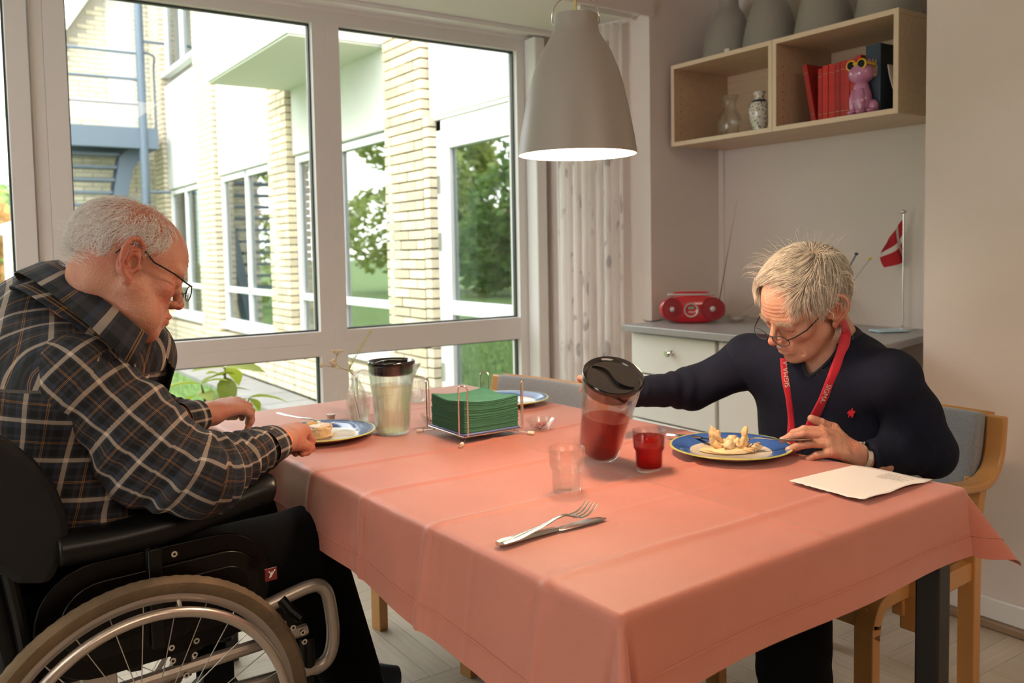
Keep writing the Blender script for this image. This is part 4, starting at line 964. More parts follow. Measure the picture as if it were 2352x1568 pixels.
bk0 = [o for o in COL.objects if o.get('label') == 'leaning dark red book at the left of the red row'][0]; bk0.location = (2.845, 2.118, SF+.0); bk0.rotation_euler = (-.19, 0, 0)
bk0.location = (2.845, 2.098, SF+.004)
y = 2.096
for i in range(9):
    w = (.018, .024, .014, .014, .020, .021, .018, .022, .020)[i]; h = (.205, .212, .214, .210, .214, .216, .213, .216, .225)[i]
    y -= w+.0012; book('red cloth book, '+names[i], y, w, h, .155, 2.852+rd.uniform(-.003, .003))
ye = y
# dark binder with gold emblem
t = thing('binder', 'tall dark blue binder with a gold emblem on its spine', 'binder', (2.845, 1.830, SF), math.radians(0))
MB().box(0, .24, 0, .060, 0, .250).build('binder_case', mat('dark_blue_binder', (.028, .045, .075), .45), t, bevel=.002)
q = MB(); rd = random.Random(3)
pts = [(.014, .175), (.012, .205), (.018, .235), (.024, .222), (.030, .238), (.036, .222), (.046, .234), (.050, .205), (.046, .178), (.030, .168)]
k = len(pts); q.add([(-.0006, y_, z_-.038) for y_, z_ in pts]+[(-.0018, y_, z_-.038) for y_, z_ in pts], [tuple(range(k, 2*k)), tuple(reversed(range(k)))]+[(i, (i+1) % k, k+(i+1) % k, k+i) for i in range(k)])
q.build('gold_emblem', mat('gold_foil', (.72, .58, .30), .35, .6, var=.35, vscale=160), t, smooth=0)
t = thing('paper_booklet', 'pale curled booklet leaning at the right end of the shelf', 'booklet', (2.850, 1.826, SF))
MB().grid(lambda u, v: (.0+u*.17, -.020-.060*(1-v)+.010*math.sin(v*PI), .004+.165*v), 6, 12).build('cover', mat('pale_booklet', (.60, .53, .48), .6), t, smooth=180, solid=.004)
# pink figurine with sunglasses
M_pinkg = mat('pink_glazed_ceramic', (.50, .20, .36), .15, var=.06, vscale=20, coat=.7)
fg = thing('cat_figurine', 'glossy pink sitting cat figurine wearing yellow sunglasses', 'figurine', (2.825, 1.893, SF), math.radians(180))
q = MB(); q.ball((0, 0, .150), (.042, .048, .040), 24, 16); q.ball((.0, 0, .055), (.034, .040, .062), 24, 16); q.ball((-.0, 0, .095), (.026, .030, .035), 20, 12)
q.build('body', M_pinkg, fg, smooth=180)
for s in (-1, 1):
    MB().ball((.022, s*.017, .045), (.016, .014, .050), 16, 10).ball((.030, s*.017, .010), (.022, .015, .010), 16, 8).build('paw', M_pinkg, fg, smooth=180)
    MB().lathe([(.013, 0), (.009, .012), (.001, .022)], 14, (.0, s*.030, .178)).build('ear', M_pinkg, fg, smooth=180)
MB().ball((-.010, .040, .028), (.018, .022, .026), 16, 10).ball((.008, .046, .012), (.024, .014, .011), 16, 10).build('tail', M_pinkg, fg, smooth=180)
sg = MB(); 
for s in (-1, 1): sg.tube(arc((.030, s*.021, .178), .016, 0, 2*PI, 18, 'yz')[:-1], .004, 8, closed=True); sg.tube([(.030, s*.036, .180), (-.012, s*.046, .176)], .004, 8)
sg.tube([(.034, -.008, .180), (.036, 0, .183), (.034, .008, .180)], .004, 8); o = sg.build('sunglasses', mat('yellow_plastic', (.80, .50, .03), .3), fg)
q = MB(); q.tube([(.031, -.021, .178), (.034, -.021, .178)], .0145, 18); q.tube([(.031, .021, .178), (.034, .021, .178)], .0145, 18); q.build('dark_lens', M_black, o)
for k_ in fg.children:
    pass
# spare shades on top of the shelf
ts = SF+.334
for i, (xx, yy, lb) in enumerate(((2.955, 2.630, 'leftmost spare grey lamp shade on top of the wall shelf'), (2.945, 2.395, 'second spare grey lamp shade from the left on the shelf top'), (2.945, 2.135, 'third spare grey lamp shade from the left on the shelf top'), (2.945, 1.868, 'rightmost spare grey lamp shade on top of the wall shelf'))):
    t = thing('spare_lamp', lb, 'lamp', (xx, yy, ts+.0005), 0, 'spare grey lamp shades on the wall shelf'); a_, b_ = shade_parts(t, .93)
    noend(a_).build('shade', M_shade, t, smooth=60); noend(b_).build('shade_inside', M_shin, t, smooth=60)
t = thing('price_tag', 'small pale card clip on the shelf top before the leftmost shade', 'card', (2.80, 2.50, ts)); MB().box(-.002, .002, -.012, .012, 0, .022).build('card', mat('pale_card', (.75, .65, .58), .6), t, smooth=0)
# ================================================================ ON THE WORKTOP
CT = .8685
M_redp = mat('glossy_red_plastic', (.55, .012, .028), .18, coat=.6); M_grill = mat('red_speaker_mesh', (.30, .010, .018), .5, bump=.8, bscale=500); M_silver = mat('silver_plastic', (.55, .53, .53), .35, .3)
# radio faces the viewer/room, axis along its width
rL = Vector(onz(1530, 742, CT)); rR = Vector(onz(1652, 741, CT)); w_ = (rR-rL); w_.z = 0; print('radio w', w_.length)
rc = (rL+rR)/2; rad = thing('radio', 'red portable radio with two round speakers in the worktop corner', 'radio', (rc.x, rc.y, CT), math.atan2(w_.y, w_.x))
RW = .138; RH = .118
def superell(t_, a, b_, n_): c, s = math.cos(t_), math.sin(t_); return (a*abs(c)**(2/n_)*(1 if c > 0 else -1), b_*abs(s)**(2/n_)*(1 if s > 0 else -1))
q = MB(); ns = 48; rings = [(.0, .86), (.006, .96), (.02, 1.0), (.06, 1.0), (.10, .97), (.13, .88), (.145, .70)]; vs_ = []
for (dy, s) in rings:
    for i in range(ns): x, z = superell(2*PI*i/ns, RW*s, RH/2*s, 2.6); vs_.append((x, dy-.02, RH/2+z*(1 if z > 0 or s > .9 else 1)))
k = len(rings); q.add(vs_, [(i*ns+j, i*ns+(j+1) % ns, (i+1)*ns+(j+1) % ns, (i+1)*ns+j) for i in range(k-1) for j in range(ns)]+[tuple(reversed(range(ns))), tuple(range((k-1)*ns, k*ns))])
q.build('housing', M_redp, rad, smooth=50)
hz = RH/2
for s, cx_ in ((-1, -.087), (1, .082)):
    o = MB().lathe([(0, .004), (.038, .002), (.044, 0), (.048, .002), (.050, -.002)], 36).build('speaker', M_grill, rad, smooth=60); o.location = (cx_, -.0205, hz+.002); o.rotation_euler = (PI/2, 0, 0); o.scale = (1 if s > 0 else .85, 1, 1)
    c_ = MB().ball((0, 0, .004), (.012, .012, .005)).build('dust_cap', M_silver, o)
o = MB().lathe([(.0, .003), (.024, .003), (.026, .006), (.030, .006), (.031, .0)], 36, mats=[0, 1, 1, 1]).build('dial', [M_redp, M_silver], rad, smooth=60); o.location = (-.008, -.0215, hz-.002); o.rotation_euler = (PI/2, 0, 0)
MB().box(-.013, .013, .004, .015, .0035, .0055).build('display', mat('lcd_grey_green', (.25, .33, .26), .3), o)
MB().box(-.012, .012, -.012, -.004, .0035, .0055).build('button_row', mat('pale_pink_print', (.70, .35, .38), .4), o)
MB().box(-.10, .10, .03, .10, RH-.004, RH+.006).build('cd_lid', M_silver, rad, bevel=.004)
MB().tube(spline([(-.075, .05, RH-.002), (-.06, .05, RH+.008), (.06, .05, RH+.008), (.075, .05, RH-.002)], 5), .006, 8).build('carry_handle', M_redp, rad)
MB().tube([(-.04, -.012, RH*.93), (-.02, -.012, RH*.935)], .004, 6).build('small_badge', mat_gold, rad)
ant0 = Vector((.125, .10, RH-.03)); tipw = Vector(at(1693, 458, 3.22)); M_ = Matrix.Translation(rad.location) @ Matrix.Rotation(rad.rotation_euler.z, 4, 'Z'); tl = M_.inverted() @ tipw
MB().tube([ant0, ant0.lerp(tl, .5), tl], [.0026, .002, .0012], 8).build('antenna', M_chrome, rad)
MB().tube(spline([(-.125, .06, .01), (-.16, .06, .004), (-.19, .08, .003), (-.2, .16, .003)], 5), .002, 6).build('power_cord', M_black, rad)
# small glass dish with white things behind the radio
t = thing('glass_dish', 'small glass dish with white rings and a spoon behind the radio', 'dish', onz(1693, 738, CT)); t.location.z = CT
MB().lathe([(0, 0), (.032, 0), (.050, .028), (.049, .029), (.030, .003), (0, .003)], 32).build('dish_body', M_cg, t); 
q = MB(); q.tube(arc((0, 0, .012), .022, 0, 2*PI, 18, 'xy')[:-1], .006, 8, closed=True); q.build('white_ring', M_white, t); MB().tube([(.0, .0, .012), (.07, -.03, .075)], .0022, 6).build('spoon', M_steel, t)
# holder with two pens/sticks seen past the man's head
bx = Vector(onz(1925, 752, CT)); t = thing('stick_holder', 'beige cup holding two thin rods behind the man in the sweater', 'holder', (3.02, 2.20, CT))
MB().lathe([(0, 0), (.03, 0), (.035, .15), (.033, .15), (.028, .004), (0, .004)], 24).build('cup', mat('beige_cup', (.60, .50, .40), .7), t)
for i, (px, py, c, lb, tc_) in enumerate(((1967, 583, (.10, .13, .22), 'dark blue rod leaning in the cup behind the man', (.05, .07, .12)), (1998, 594, (.55, .54, .56), 'pale grey rod with yellow tip in the cup behind the man', (.75, .62, .05)))):
    tipp = onx(px, py, 3.04); o = thing('rod', lb, 'rod', (3.02+.008*i, 2.20-.008*i, CT+.02)); d = Vector(tipp)-o.location
    MB().tube([(0, 0, 0), d], .0035, 8).build('shaft', mat('rod', c, .4), o); MB().ball(d, (.008, .008, .006)).build('tip', mat('rod_tip', tc_, .4), o)
# table flag
fb = Vector(onz(2073, 756, CT)); fb.x = 3.02; dd = ray(2073, 756); fb = CAM+dd*((CT-CAMZ)/dd.z)
fb.z = CT
fl = thing('table_flag', 'small red and white Danish table flag on a chrome pole', 'flag', fb)
dist = (fb-CAM).dot(CF)
ztop = at(2071, 487, dist).z-CT
MB().lathe([(0, 0), (.050, 0), (.050, .004), (.030, .007), (.008, .010), (.004, .016), (0, .016)], 32).build('base', M_chrome, fl, smooth=40)
MB().tube([(0, 0, .01), (0, 0, ztop)], .0038, 12).build('pole', M_chrome, fl)
MB().ball((0, 0, ztop), (.012, .012, .008)).build('finial', M_chrome, fl, smooth=180)
M_flag = bpy.data.materials.new('flag_cloth'); M_flag.use_nodes = True; n = M_flag.node_tree.nodes; l = M_flag.node_tree.links; bs = n['Principled BSDF']; bs.inputs['Roughness'].default_value = .7
ua = n.new('ShaderNodeAttribute'); ua.attribute_name = 'cl'; sx_ = n.new('ShaderNodeSeparateXYZ'); l.new(ua.outputs['Vector'], sx_.inputs[0])
def band(sock, c0, w0):
    a = n.new('ShaderNodeMath'); a.operation = 'SUBTRACT'; l.new(sock, a.inputs[0]); a.inputs[1].default_value = c0
    b_ = n.new('ShaderNodeMath'); b_.operation = 'ABSOLUTE'; l.new(a.outputs[0], b_.inputs[0]); c = n.new('ShaderNodeMath'); c.operation = 'LESS_THAN'; l.new(b_.outputs[0], c.inputs[0]); c.inputs[1].default_value = w0; return c.outputs[0]
mxm = n.new('ShaderNodeMath'); mxm.operation = 'MAXIMUM'; l.new(band(sx_.outputs[0], .36, .075), mxm.inputs[0]); l.new(band(sx_.outputs[1], .5, .085), mxm.inputs[1])
mc = n.new('ShaderNodeMixRGB'); mc.inputs[1].default_value = (.50, .012, .025, 1); mc.inputs[2].default_value = (.80, .75, .72, 1); l.new(mxm.outputs[0], mc.inputs[0]); l.new(mc.outputs[0], bs.inputs[0])
# drooping flag: hoist runs down the pole, fly end hangs down and left
FW, FH = .20, .150; nu_, nv_ = 40, 24; vs_ = []; cl_ = []
zt = at(2068, 500, dist).z-CT; R_ = Vector((.827, -.562, 0)); Fv = Vector((.562, .827, 0))
for j in range(nv_+1):
    for i in range(nu_+1):
        u = i/nu_; v = j/nv_   # u along fly, v up the hoist
        hz_ = zt-.003-(1-v)*FH*.95
        x = -u*(.062+.018*math.sin(v*3))*(1.15-.2*v)+.034*math.sin(PI*u)*(1-v)*1.2; z = hz_-u*.082*(.45+.55*v)*1.1
        dep_ = .016*math.sin(u*7+v*2)*u+.012*math.sin(u*4)
        p = R_*x+Fv*dep_; vs_.append((p.x, p.y, z)); cl_.append((u, v, 0))
q = MB().add(vs_, [(j*(nu_+1)+i, j*(nu_+1)+i+1, (j+1)*(nu_+1)+i+1, (j+1)*(nu_+1)+i) for j in range(nv_) for i in range(nu_)])
o = q.build('flag_cloth', M_flag, fl, smooth=180); aa = o.data.attributes.new('cl', 'FLOAT_VECTOR', 'POINT'); aa.data.foreach_set('vector', np.array(cl_, np.float32).ravel())
t = thing('blue_packet', 'light blue paper packet lying by the foot of the flag', 'packet', onz(2050, 762, CT), math.radians(-30)); t.location.z = CT+.002
MB().box(-.07, .05, -.035, .045, 0, .006).build('packet', mat('light_blue_paper', (.50, .66, .78), .6), t, bevel=.002)
# ================================================================ PEOPLE: signed-distance modelling, polygonised with sparse surface nets
A = np.array
def smin(a, b, k): h = np.clip(.5+.5*(b-a)/k, 0, 1); return b*(1-h)+a*h-k*h*(1-h)
def smax(a, b, k): return -smin(-a, -b, k)
def ell(P, c, r, R=None):
    p = P-A(c); p = p @ R if R is not None else p; r = A(r); k0 = np.sqrt(((p/r)**2).sum(1)); k1 = np.sqrt(((p/(r*r))**2).sum(1))+1e-9; return k0*(k0-1)/k1
def cap(P, a, b, ra, rb):
    a = A(a); b = A(b); ba = b-a; pa = P-a; t = np.clip((pa @ ba)/max(ba @ ba, 1e-12), 0, 1); return np.sqrt(((pa-t[:, None]*ba)**2).sum(1))-(ra+(rb-ra)*t)
def chain(P, pts, rs, k=0):
    d = None
    for i in range(len(pts)-1):
        e = cap(P, pts[i], pts[i+1], rs[i], rs[i+1]); d = e if d is None else (np.minimum(d, e) if k == 0 else smin(d, e, k))
    return d
def wob(P, s, seed=0):
    """cheap smooth noise from sines, about -1..1"""
    r = np.random.RandomState(seed); o = 0
    for i in range(5):
        w = r.normal(0, 1, 3); w = w/np.linalg.norm(w)*s*(.7+.5*i*.5); o = o+np.sin(P @ w+r.uniform(0, 6))*(1/(1+.5*i))
    return o/2.2
def nets(f, lo, hi, h, lv=3, marg=1.5):
    lo = A(lo, float); hi = A(hi, float); H0 = h*2**lv; n = np.ceil((hi-lo)/H0).astype(int)
    g = np.stack(np.meshgrid(*[np.arange(k) for k in n], indexing='ij'), -1).reshape(-1, 3); size = H0
    for L in range(lv+1):
        d = f(lo+(g+.5)*size); g = g[np.abs(d) < size*.87*marg+.004]
        if L < lv:
            off = A([[i, j, k] for i in (0, 1) for j in (0, 1) for k in (0, 1)]); g = (g[:, None]*2+off).reshape(-1, 3); size /= 2
    M = 4096; key = lambda q: (q[:, 0]*M+q[:, 1])*M+q[:, 2]
    off = A([[i, j, k] for i in (0, 1) for j in (0, 1) for k in (0, 1)]); ck = key((g[:, None]+off).reshape(-1, 3)); uk, inv = np.unique(ck, return_inverse=True)
    cp = np.stack([uk//(M*M), (uk//M) % M, uk % M], 1); cd_ = f(lo+cp*h); D = cd_[inv].reshape(-1, 8)
    act = (D.min(1) < 0) & (D.max(1) >= 0); g = g[act]; D = D[act]; gk = key(g); o = np.argsort(gk); g = g[o]; D = D[o]; gk = gk[o]
    acc = np.zeros((len(g), 3)); cnt = np.zeros(len(g))
    for a in range(8):
        for b in range(a+1, 8):
            if np.abs(off[a]-off[b]).sum() == 1:
                da, db = D[:, a], D[:, b]; m = (da < 0) != (db < 0); t = np.where(m, da/np.where(da == db, 1, da-db), 0)
                acc += np.where(m[:, None], off[a]+(off[b]-off[a])*t[:, None], 0); cnt += m
    V = lo+(g+acc/cnt[:, None])*h; F = []
    for ax in range(3):
        e = np.zeros(3, int); e[ax] = 1; b1 = np.zeros(3, int); b1[(ax+1) % 3] = 1; b2 = np.zeros(3, int); b2[(ax+2) % 3] = 1
        hi_i = int(e[0]*4+e[1]*2+e[2]); d0 = D[:, 0]; d1 = D[:, hi_i]; m = (d0 < 0) != (d1 < 0); q = g[m]; s = d0[m] < 0
        idx = []; ok = np.ones(len(q), bool)
        for dd_ in (0*b1, b1, b1+b2, b2):
            kk = key(q-dd_); j = np.searchsorted(gk, kk); j = np.clip(j, 0, len(gk)-1); ok &= gk[j] == kk; idx.append(j)
        Q = np.stack(idx, 1)[ok]; s = s[ok]; Q[~s] = Q[~s][:, ::-1]; F.append(Q)
    return V, np.concatenate(F)
def tomesh(name, V, F, mats, parent, attrs=None, origin=None, smooth=True):
    o3 = A(origin) if origin is not None else A(parent.location) if parent else A([0, 0, 0])
    me = bpy.data.meshes.new(name); me.vertices.add(len(V)); me.vertices.foreach_set('co', (V-o3).astype(np.float32).ravel())
    me.loops.add(F.size); me.loops.foreach_set('vertex_index', F.astype(np.int32).ravel()); me.polygons.add(len(F)); k = F.shape[1]
    me.polygons.foreach_set('loop_start', (np.arange(len(F))*k).astype(np.int32)); me.polygons.foreach_set('loop_total', np.full(len(F), k, np.int32))
    me.update(calc_edges=True); me.validate()
    for m in (mats if isinstance(mats, (list, tuple)) else [mats]): me.materials.append(m)
    for nme, arr in (attrs or {}).items():
        if arr.ndim == 1: a = me.attributes.new(nme, 'FLOAT', 'POINT'); a.data.foreach_set('value', arr.astype(np.float32))
        else: a = me.attributes.new(nme, 'FLOAT_VECTOR', 'POINT'); a.data.foreach_set('vector', arr.astype(np.float32).ravel())
    me.shade_smooth(); o = bpy.data.objects.new(name, me); COL.objects.link(o); o.parent = parent; return o
def grad(f, P, e=.0012):
    g = np.stack([f(P+A(v)*e)-f(P-A(v)*e) for v in ((1, 0, 0), (0, 1, 0), (0, 0, 1))], 1); return g/(np.linalg.norm(g, axis=1, keepdims=True)+1e-9)
def hit(f, px, py, t0=1.0, t1=3.2):
    r_ = A(ray(px, py)); t = t0
    for _ in range(160):
        d = f((A(CAM)+r_*t)[None])[0]
        if d < .0006: break
        t += max(d*.7, .0008)
        if t > t1: break
    return A(CAM)+r_*t
def PT(x, y, d): return A(at(x, y, d))
# ---------------------------------------------------------------- head
def headfn(c, R, s, heavy=0., ear=1.0, bigback=0., nose=1.0, ears=True):
    """R columns are the head axes (his right, forward, up) in world space"""
    c = A(c)
    def loc(P): return ((P-c) @ R)/s
    def f(P):
        L = loc(P); S = L.copy(); S[:, 0] = np.abs(S[:, 0]); w = heavy
        d = ell(L, (0, -.016-bigback*.3, .042), (.0775, .100+bigback, .084))
        d = smin(d, ell(L, (0, .020, .030), (.068, .074, .070)), .02)
        d = smin(d, ell(L, (0, .030, -.035), (.058+.006*w, .056, .080)), .02)
        d = smin(d, cap(S, (.050+.005*w, .004, -.045), (.030+.006*w, .055, -.090), .019+.004*w, .015+.003*w), .025)
        d = smin(d, ell(L, (0, .072, -.098), (.024, .019, .019)), .02)
        if w > 0:
            d = smin(d, ell(S, (.042, .038, -.078), (.024, .036, .028)), .02); d = smin(d, ell(L, (0, .030, -.098), (.040, .046, .026)), .025)
        d = smin(d, ell(S, (.043, .058, -.022), (.022, .020, .018)), .018)
        d = smin(d, cap(S, (.010, .086, .020), (.044, .074, .019), .010, .010), .012)
        d = smin(d, ell(L, (0, .083, -.066), (.026, .014, .022)), .012)
        d = smax(d, -ell(S, (.031, .102, .001), (.016, .016, .0105)), .010)
        d = smin(d, ell(S, (.0315, .0765, .0005), (.0155, .0130, .0125)), .0035)
        d = smax(d, -cap(S, (.019, .0905, -.0045), (.043, .0855, -.0050), .0012, .0010), .0015)
        d = smax(d, -cap(S, (.018, .094, .0075), (.044, .087, .0075), .0010, .0010), .003)
        d = smin(d, cap(L, (0, .089, .010), (0, .109*nose, -.025), .0070, .0090), .010)
        d = smin(d, ell(L, (0, .1095*nose, -.0300), (.0110, .0105, .0092)), .006)
        d = smin(d, ell(S, (.0115, .0985*nose, -.0345), (.0068, .0090, .0066)), .006)
        d = smax(d, -ell(S, (.0070, .102*nose, -.0430), (.0038, .0055, .0035)), .002)
        d = smin(d, chain(S, [(0, .0975, -.0590), (.010, .0965, -.0595), (.023, .0870, -.0665)], [.0040, .0042, .0022]), .005)
        d = smin(d, chain(S, [(0, .0955, -.0725), (.010, .0945, -.0720), (.022, .0865, -.0675)], [.0050, .0046, .0022]), .005)
        d = smax(d, -chain(S, [(0, .1015, -.0662), (.012, .0995, -.0660), (.026, .0875, -.0685)], [.0012, .0012, .0012]), .002)
        d = smax(d, -chain(S, [(.0175, .0985, -.034), (.028, .0900, -.052), (.033, .0800, -.072), (.034, .070, -.085)], [.001, .0018, .0018, .001]), .007)
        d = smax(d, -chain(S, [(.018, .090, -.012), (.032, .0865, -.016), (.043, .080, -.012)], [.0008, .0012, .0008]), .004)
        m = np.exp(-((L[:, 2]-.045)/.020)**2)*(L[:, 1] > .04)*np.exp(-(L[:, 0]/.045)**4)
        d = d+.0008*np.sin(L[:, 2]*2*np.pi/.0095+L[:, 0]*22)*m
        mg = np.exp(-((S[:, 0]-.007)/.004)**2)*np.exp(-((L[:, 2]-.016)/.014)**2)*(L[:, 1] > .06); d = d+.0012*mg
        if not ears: return d*s
        e = ear; o = A([.074, -.006, -.004])
        def E(p): q_ = o+(A(p)-o)*e; q_[0] += max(0, -(q_[1]+.008))*.30; return q_
        d = smin(d, ell(S, E((.0765, -.020, -.004)), A((.0065, .019, .031))*e), .007)
        d = smin(d, chain(S, [E(p) for p in ((.0745, .000, .012), (.081, -.006, .029), (.087, -.020, .036), (.091, -.033, .029), (.0915, -.039, .010), (.087, -.035, -.010), (.081, -.024, -.026), (.077, -.012, -.035))], [.0035, .0042, .0046, .0048, .0046, .0042, .0044, .0052]), .0022)
        d = smin(d, ell(S, E((.0765, -.010, -.036)), A((.0055, .0085, .0100))*e), .005)
        d = smin(d, chain(S, [E(p) for p in ((.083, -.012, .020), (.086, -.026, .012), (.084, -.025, -.008), (.079, -.014, -.020))], [.0028, .0034, .0034, .003]), .003)
        d = smax(d, -ell(S, E((.0865, -.013, -.006)), A((.0115, .0095, .0140))*e), .003)
        d = smax(d, -ell(S, E((.089, -.018, .022)), A((.005, .009, .004))*e), .003)
        d = smin(d, ell(S, E((.0770, .000, -.009)), A((.0045, .0045, .0070))*e), .003)
        return d*s
    return f, loc
def toworld(c, R, s, p): return A(c)+(R @ A(p))*s
# ---------------------------------------------------------------- hand
def handspec(wrist, fwd, back, side, curls, spread=1.0, thumb=((.2, .75), (.75, .5)), L=.19, fat=1.0, palm_curl=0.):
    """returns list of chains; side = +1 if the thumb lies along cross(fwd, back)"""
    F = A(fwd)/np.linalg.norm(fwd); B = A(back)-F*(A(back) @ F); B /= np.linalg.norm(B); T = np.cross(F, B)*side; k = L/.19; w = A(wrist)
    out = {'palm': [], 'fingers': [], 'nails': []}
    base = [(.090, .028), (.094, .009), (.088, -.010), (.078, -.027)]; lens = [(.040, .024, .020), (.045, .028, .021), (.041, .026, .020), (.032, .020, .018)]
    for i in range(4):
        f0, t0 = base[i]; kn = w+(F*f0+T*t0+B*(.004-.004*abs(i-1.2)))*k
        out['palm'].append(([w+T*t0*.45*k-B*.002, w+(F*f0*.55+T*t0*.85+B*.003)*k, kn], [.0165*k*fat, .0135*k*fat, .0108*k*fat]))
        a = 0.; p = kn.copy(); pts = [kn]; rs = [.0103, .0093, .0083, .0072]; sp = A([.10, .03, -.05, -.14])[i]*spread
        Fd = F*np.cos(sp)+T*np.sin(sp)
        for j in range(3):
            a += curls[i][j]; d = Fd*np.cos(a)-B*np.sin(a); p = p+d*lens[i][j]*k; pts.append(p)
        out['fingers'].append((pts, [r*k*fat*(.9 if i == 3 else 1) for r in rs])); nb_ = Fd*np.sin(a)+B*np.cos(a)
        out['nails'].append((pts[-1]-d*.003*k+nb_*.0052*k*fat, d, nb_))
    # thumb
    cm = w+(F*.022+T*.020-B*.006)*k; (b1, l1), (b2, l2) = thumb
    d1 = F*np.cos(b1)*.8+T*np.sin(b1)*.9+F*.1-B*l1*.6; d1 /= np.linalg.norm(d1); mp = cm+d1*.046*k
    d2 = F*np.cos(b2)+T*np.sin(b2)*.2-B*l2*.6; d2 /= np.linalg.norm(d2); ip = mp+d2*.034*k; tip = ip+d2*.026*k
    out['palm'].append(([w+T*.008*k, cm, mp], [.016*k*fat, .0165*k*fat, .0125*k*fat])); out['fingers'].append(([mp, ip, tip], [.0118*k*fat, .0102*k*fat, .0085*k*fat]))
    nb_ = np.cross(np.cross(d2, B), d2); nb_ = nb_/np.linalg.norm(nb_); out['nails'].append((tip-d2*.002+nb_*.006*k, d2, nb_)); return out
def handfn(spec, extra=None):
    def f(P):
        d = None
        for pts, rs in spec['palm']: e = chain(P, pts, rs); d = e if d is None else smin(d, e, .014)
        for pts, rs in spec['fingers']:
            e = chain(P, pts, rs)
            for q in pts[1:-1]: e = smin(e, np.linalg.norm(P-q, axis=1)-rs[1]*1.03, .003)
            d = smin(d, e, .0042)
        if extra: d = smin(d, extra(P), .014)
        return d+.0004*wob(P, 260, 3)
    return f
def nails(spec, parent, m):
    q = MB()
    for (p, d, n_) in spec['nails']:
        s = np.cross(d, n_); R = Matrix((( d[0], s[0], n_[0]), (d[1], s[1], n_[1]), (d[2], s[2], n_[2]))); q.ball(Vector(p)-parent.location, (.0066, .0052, .0022), 12, 8, R)
    return q.build('fingernails', m, parent, smooth=180)
def box_of(pts, m): P = A(pts); return P.min(0)-m, P.max(0)+m
# ---------------------------------------------------------------- skin and cloth materials
def skinmat(name, base, red):
    m = mat(name, base, .48, sss=.10, bump=.8, bscale=260); n = m.node_tree.nodes; l = m.node_tree.links; b = n['Principled BSDF']
    t = n.new('ShaderNodeTexCoord'); x = n.new('ShaderNodeTexNoise'); x.inputs['Scale'].default_value = 26; x.inputs['Detail'].default_value = 5; l.new(t.outputs['Object'], x.inputs[0])
    mr = n.new('ShaderNodeMapRange'); mr.inputs[1].default_value = .42; mr.inputs[2].default_value = .68; mr.inputs[4].default_value = .55; l.new(x.outputs['Fac'], mr.inputs[0])
    at_ = n.new('ShaderNodeAttribute'); at_.attribute_name = 'tint'; ad = n.new('ShaderNodeMath'); ad.operation = 'ADD'; ad.use_clamp = True; l.new(mr.outputs[0], ad.inputs[0]); l.new(at_.outputs['Fac'], ad.inputs[1])
    mx = n.new('ShaderNodeMixRGB'); mx.inputs[1].default_value = (*base, 1); mx.inputs[2].default_value = (*red, 1); l.new(ad.outputs[0], mx.inputs[0])
    v = n.new('ShaderNodeTexVoronoi'); v.inputs['Scale'].default_value = 55; l.new(t.outputs['Object'], v.inputs[0]); m2 = n.new('ShaderNodeMapRange'); m2.inputs[1].default_value = .06; m2.inputs[2].default_value = .16; m2.inputs[3].default_value = .35; m2.inputs[4].default_value = 0; l.new(v.outputs['Distance'], m2.inputs[0])
    m3 = n.new('ShaderNodeMixRGB'); l.new(m2.outputs[0], m3.inputs[0]); l.new(mx.outputs[0], m3.inputs[1]); m3.inputs[2].default_value = (base[0]*.55, base[1]*.42, base[2]*.35, 1); l.new(m3.outputs[0], b.inputs['Base Color']); return m
M_skinL = skinmat('ruddy_skin', (.50, .25, .165), (.45, .135, .09)); M_skinR = skinmat('pale_ruddy_skin', (.56, .315, .215), (.48, .17, .115))
M_nail = mat('fingernail', (.62, .42, .34), .3)
def plaid(name):
    m = mat(name, (.02, .02, .03), .85, bump=.5, bscale=900); n = m.node_tree.nodes; l = m.node_tree.links; b = n['Principled BSDF']
    a = n.new('ShaderNodeAttribute'); a.attribute_name = 'cl'; sp = n.new('ShaderNodeSeparateXYZ'); l.new(a.outputs['Vector'], sp.inputs[0]); outs = []
    K, NV, GR, TN, OR, BL = (.002, .0025, .004), (.005, .0075, .017), (.028, .026, .031), (.52, .42, .34), (.36, .16, .035), (.020, .032, .060)
    for i in range(2):
        md = n.new('ShaderNodeMath'); md.operation = 'MULTIPLY'; md.inputs[1].default_value = 1/.070; l.new(sp.outputs[i], md.inputs[0]); fr = n.new('ShaderNodeMath'); fr.operation = 'FRACT'; l.new(md.outputs[0], fr.inputs[0])
        r = n.new('ShaderNodeValToRGB'); cr = r.color_ramp; cr.interpolation = 'CONSTANT'
        st_ = [(0, TN), (.105, GR), (.15, K), (.33, GR), (.40, NV), (.475, OR), (.490, NV), (.510, OR), (.525, NV), (.60, GR), (.67, K), (.85, BL), (.92, GR)]
        while len(cr.elements) > 1: cr.elements.remove(cr.elements[-1])
        cr.elements[0].position = 0; cr.elements[0].color = (*TN, 1)
        for p_, c_ in st_[1:]: e_ = cr.elements.new(p_); e_.color = (*c_, 1)
        l.new(fr.outputs[0], r.inputs[0]); outs.append(r.outputs[0])
    mx = n.new('ShaderNodeMixRGB'); mx.inputs[0].default_value = .5; l.new(outs[0], mx.inputs[1]); l.new(outs[1], mx.inputs[2]); l.new(mx.outputs[0], b.inputs['Base Color']); return m
M_plaid = plaid('plaid_flannel'); M_knit = mat('navy_knit', (.0055, .0080, .0210), .9, var=.12, vscale=60, bump=.5, bscale=700, spec=.25)
M_trou = mat('black_trousers', (.0015, .0016, .0022), .9, spec=.12, bump=.5, bscale=500)
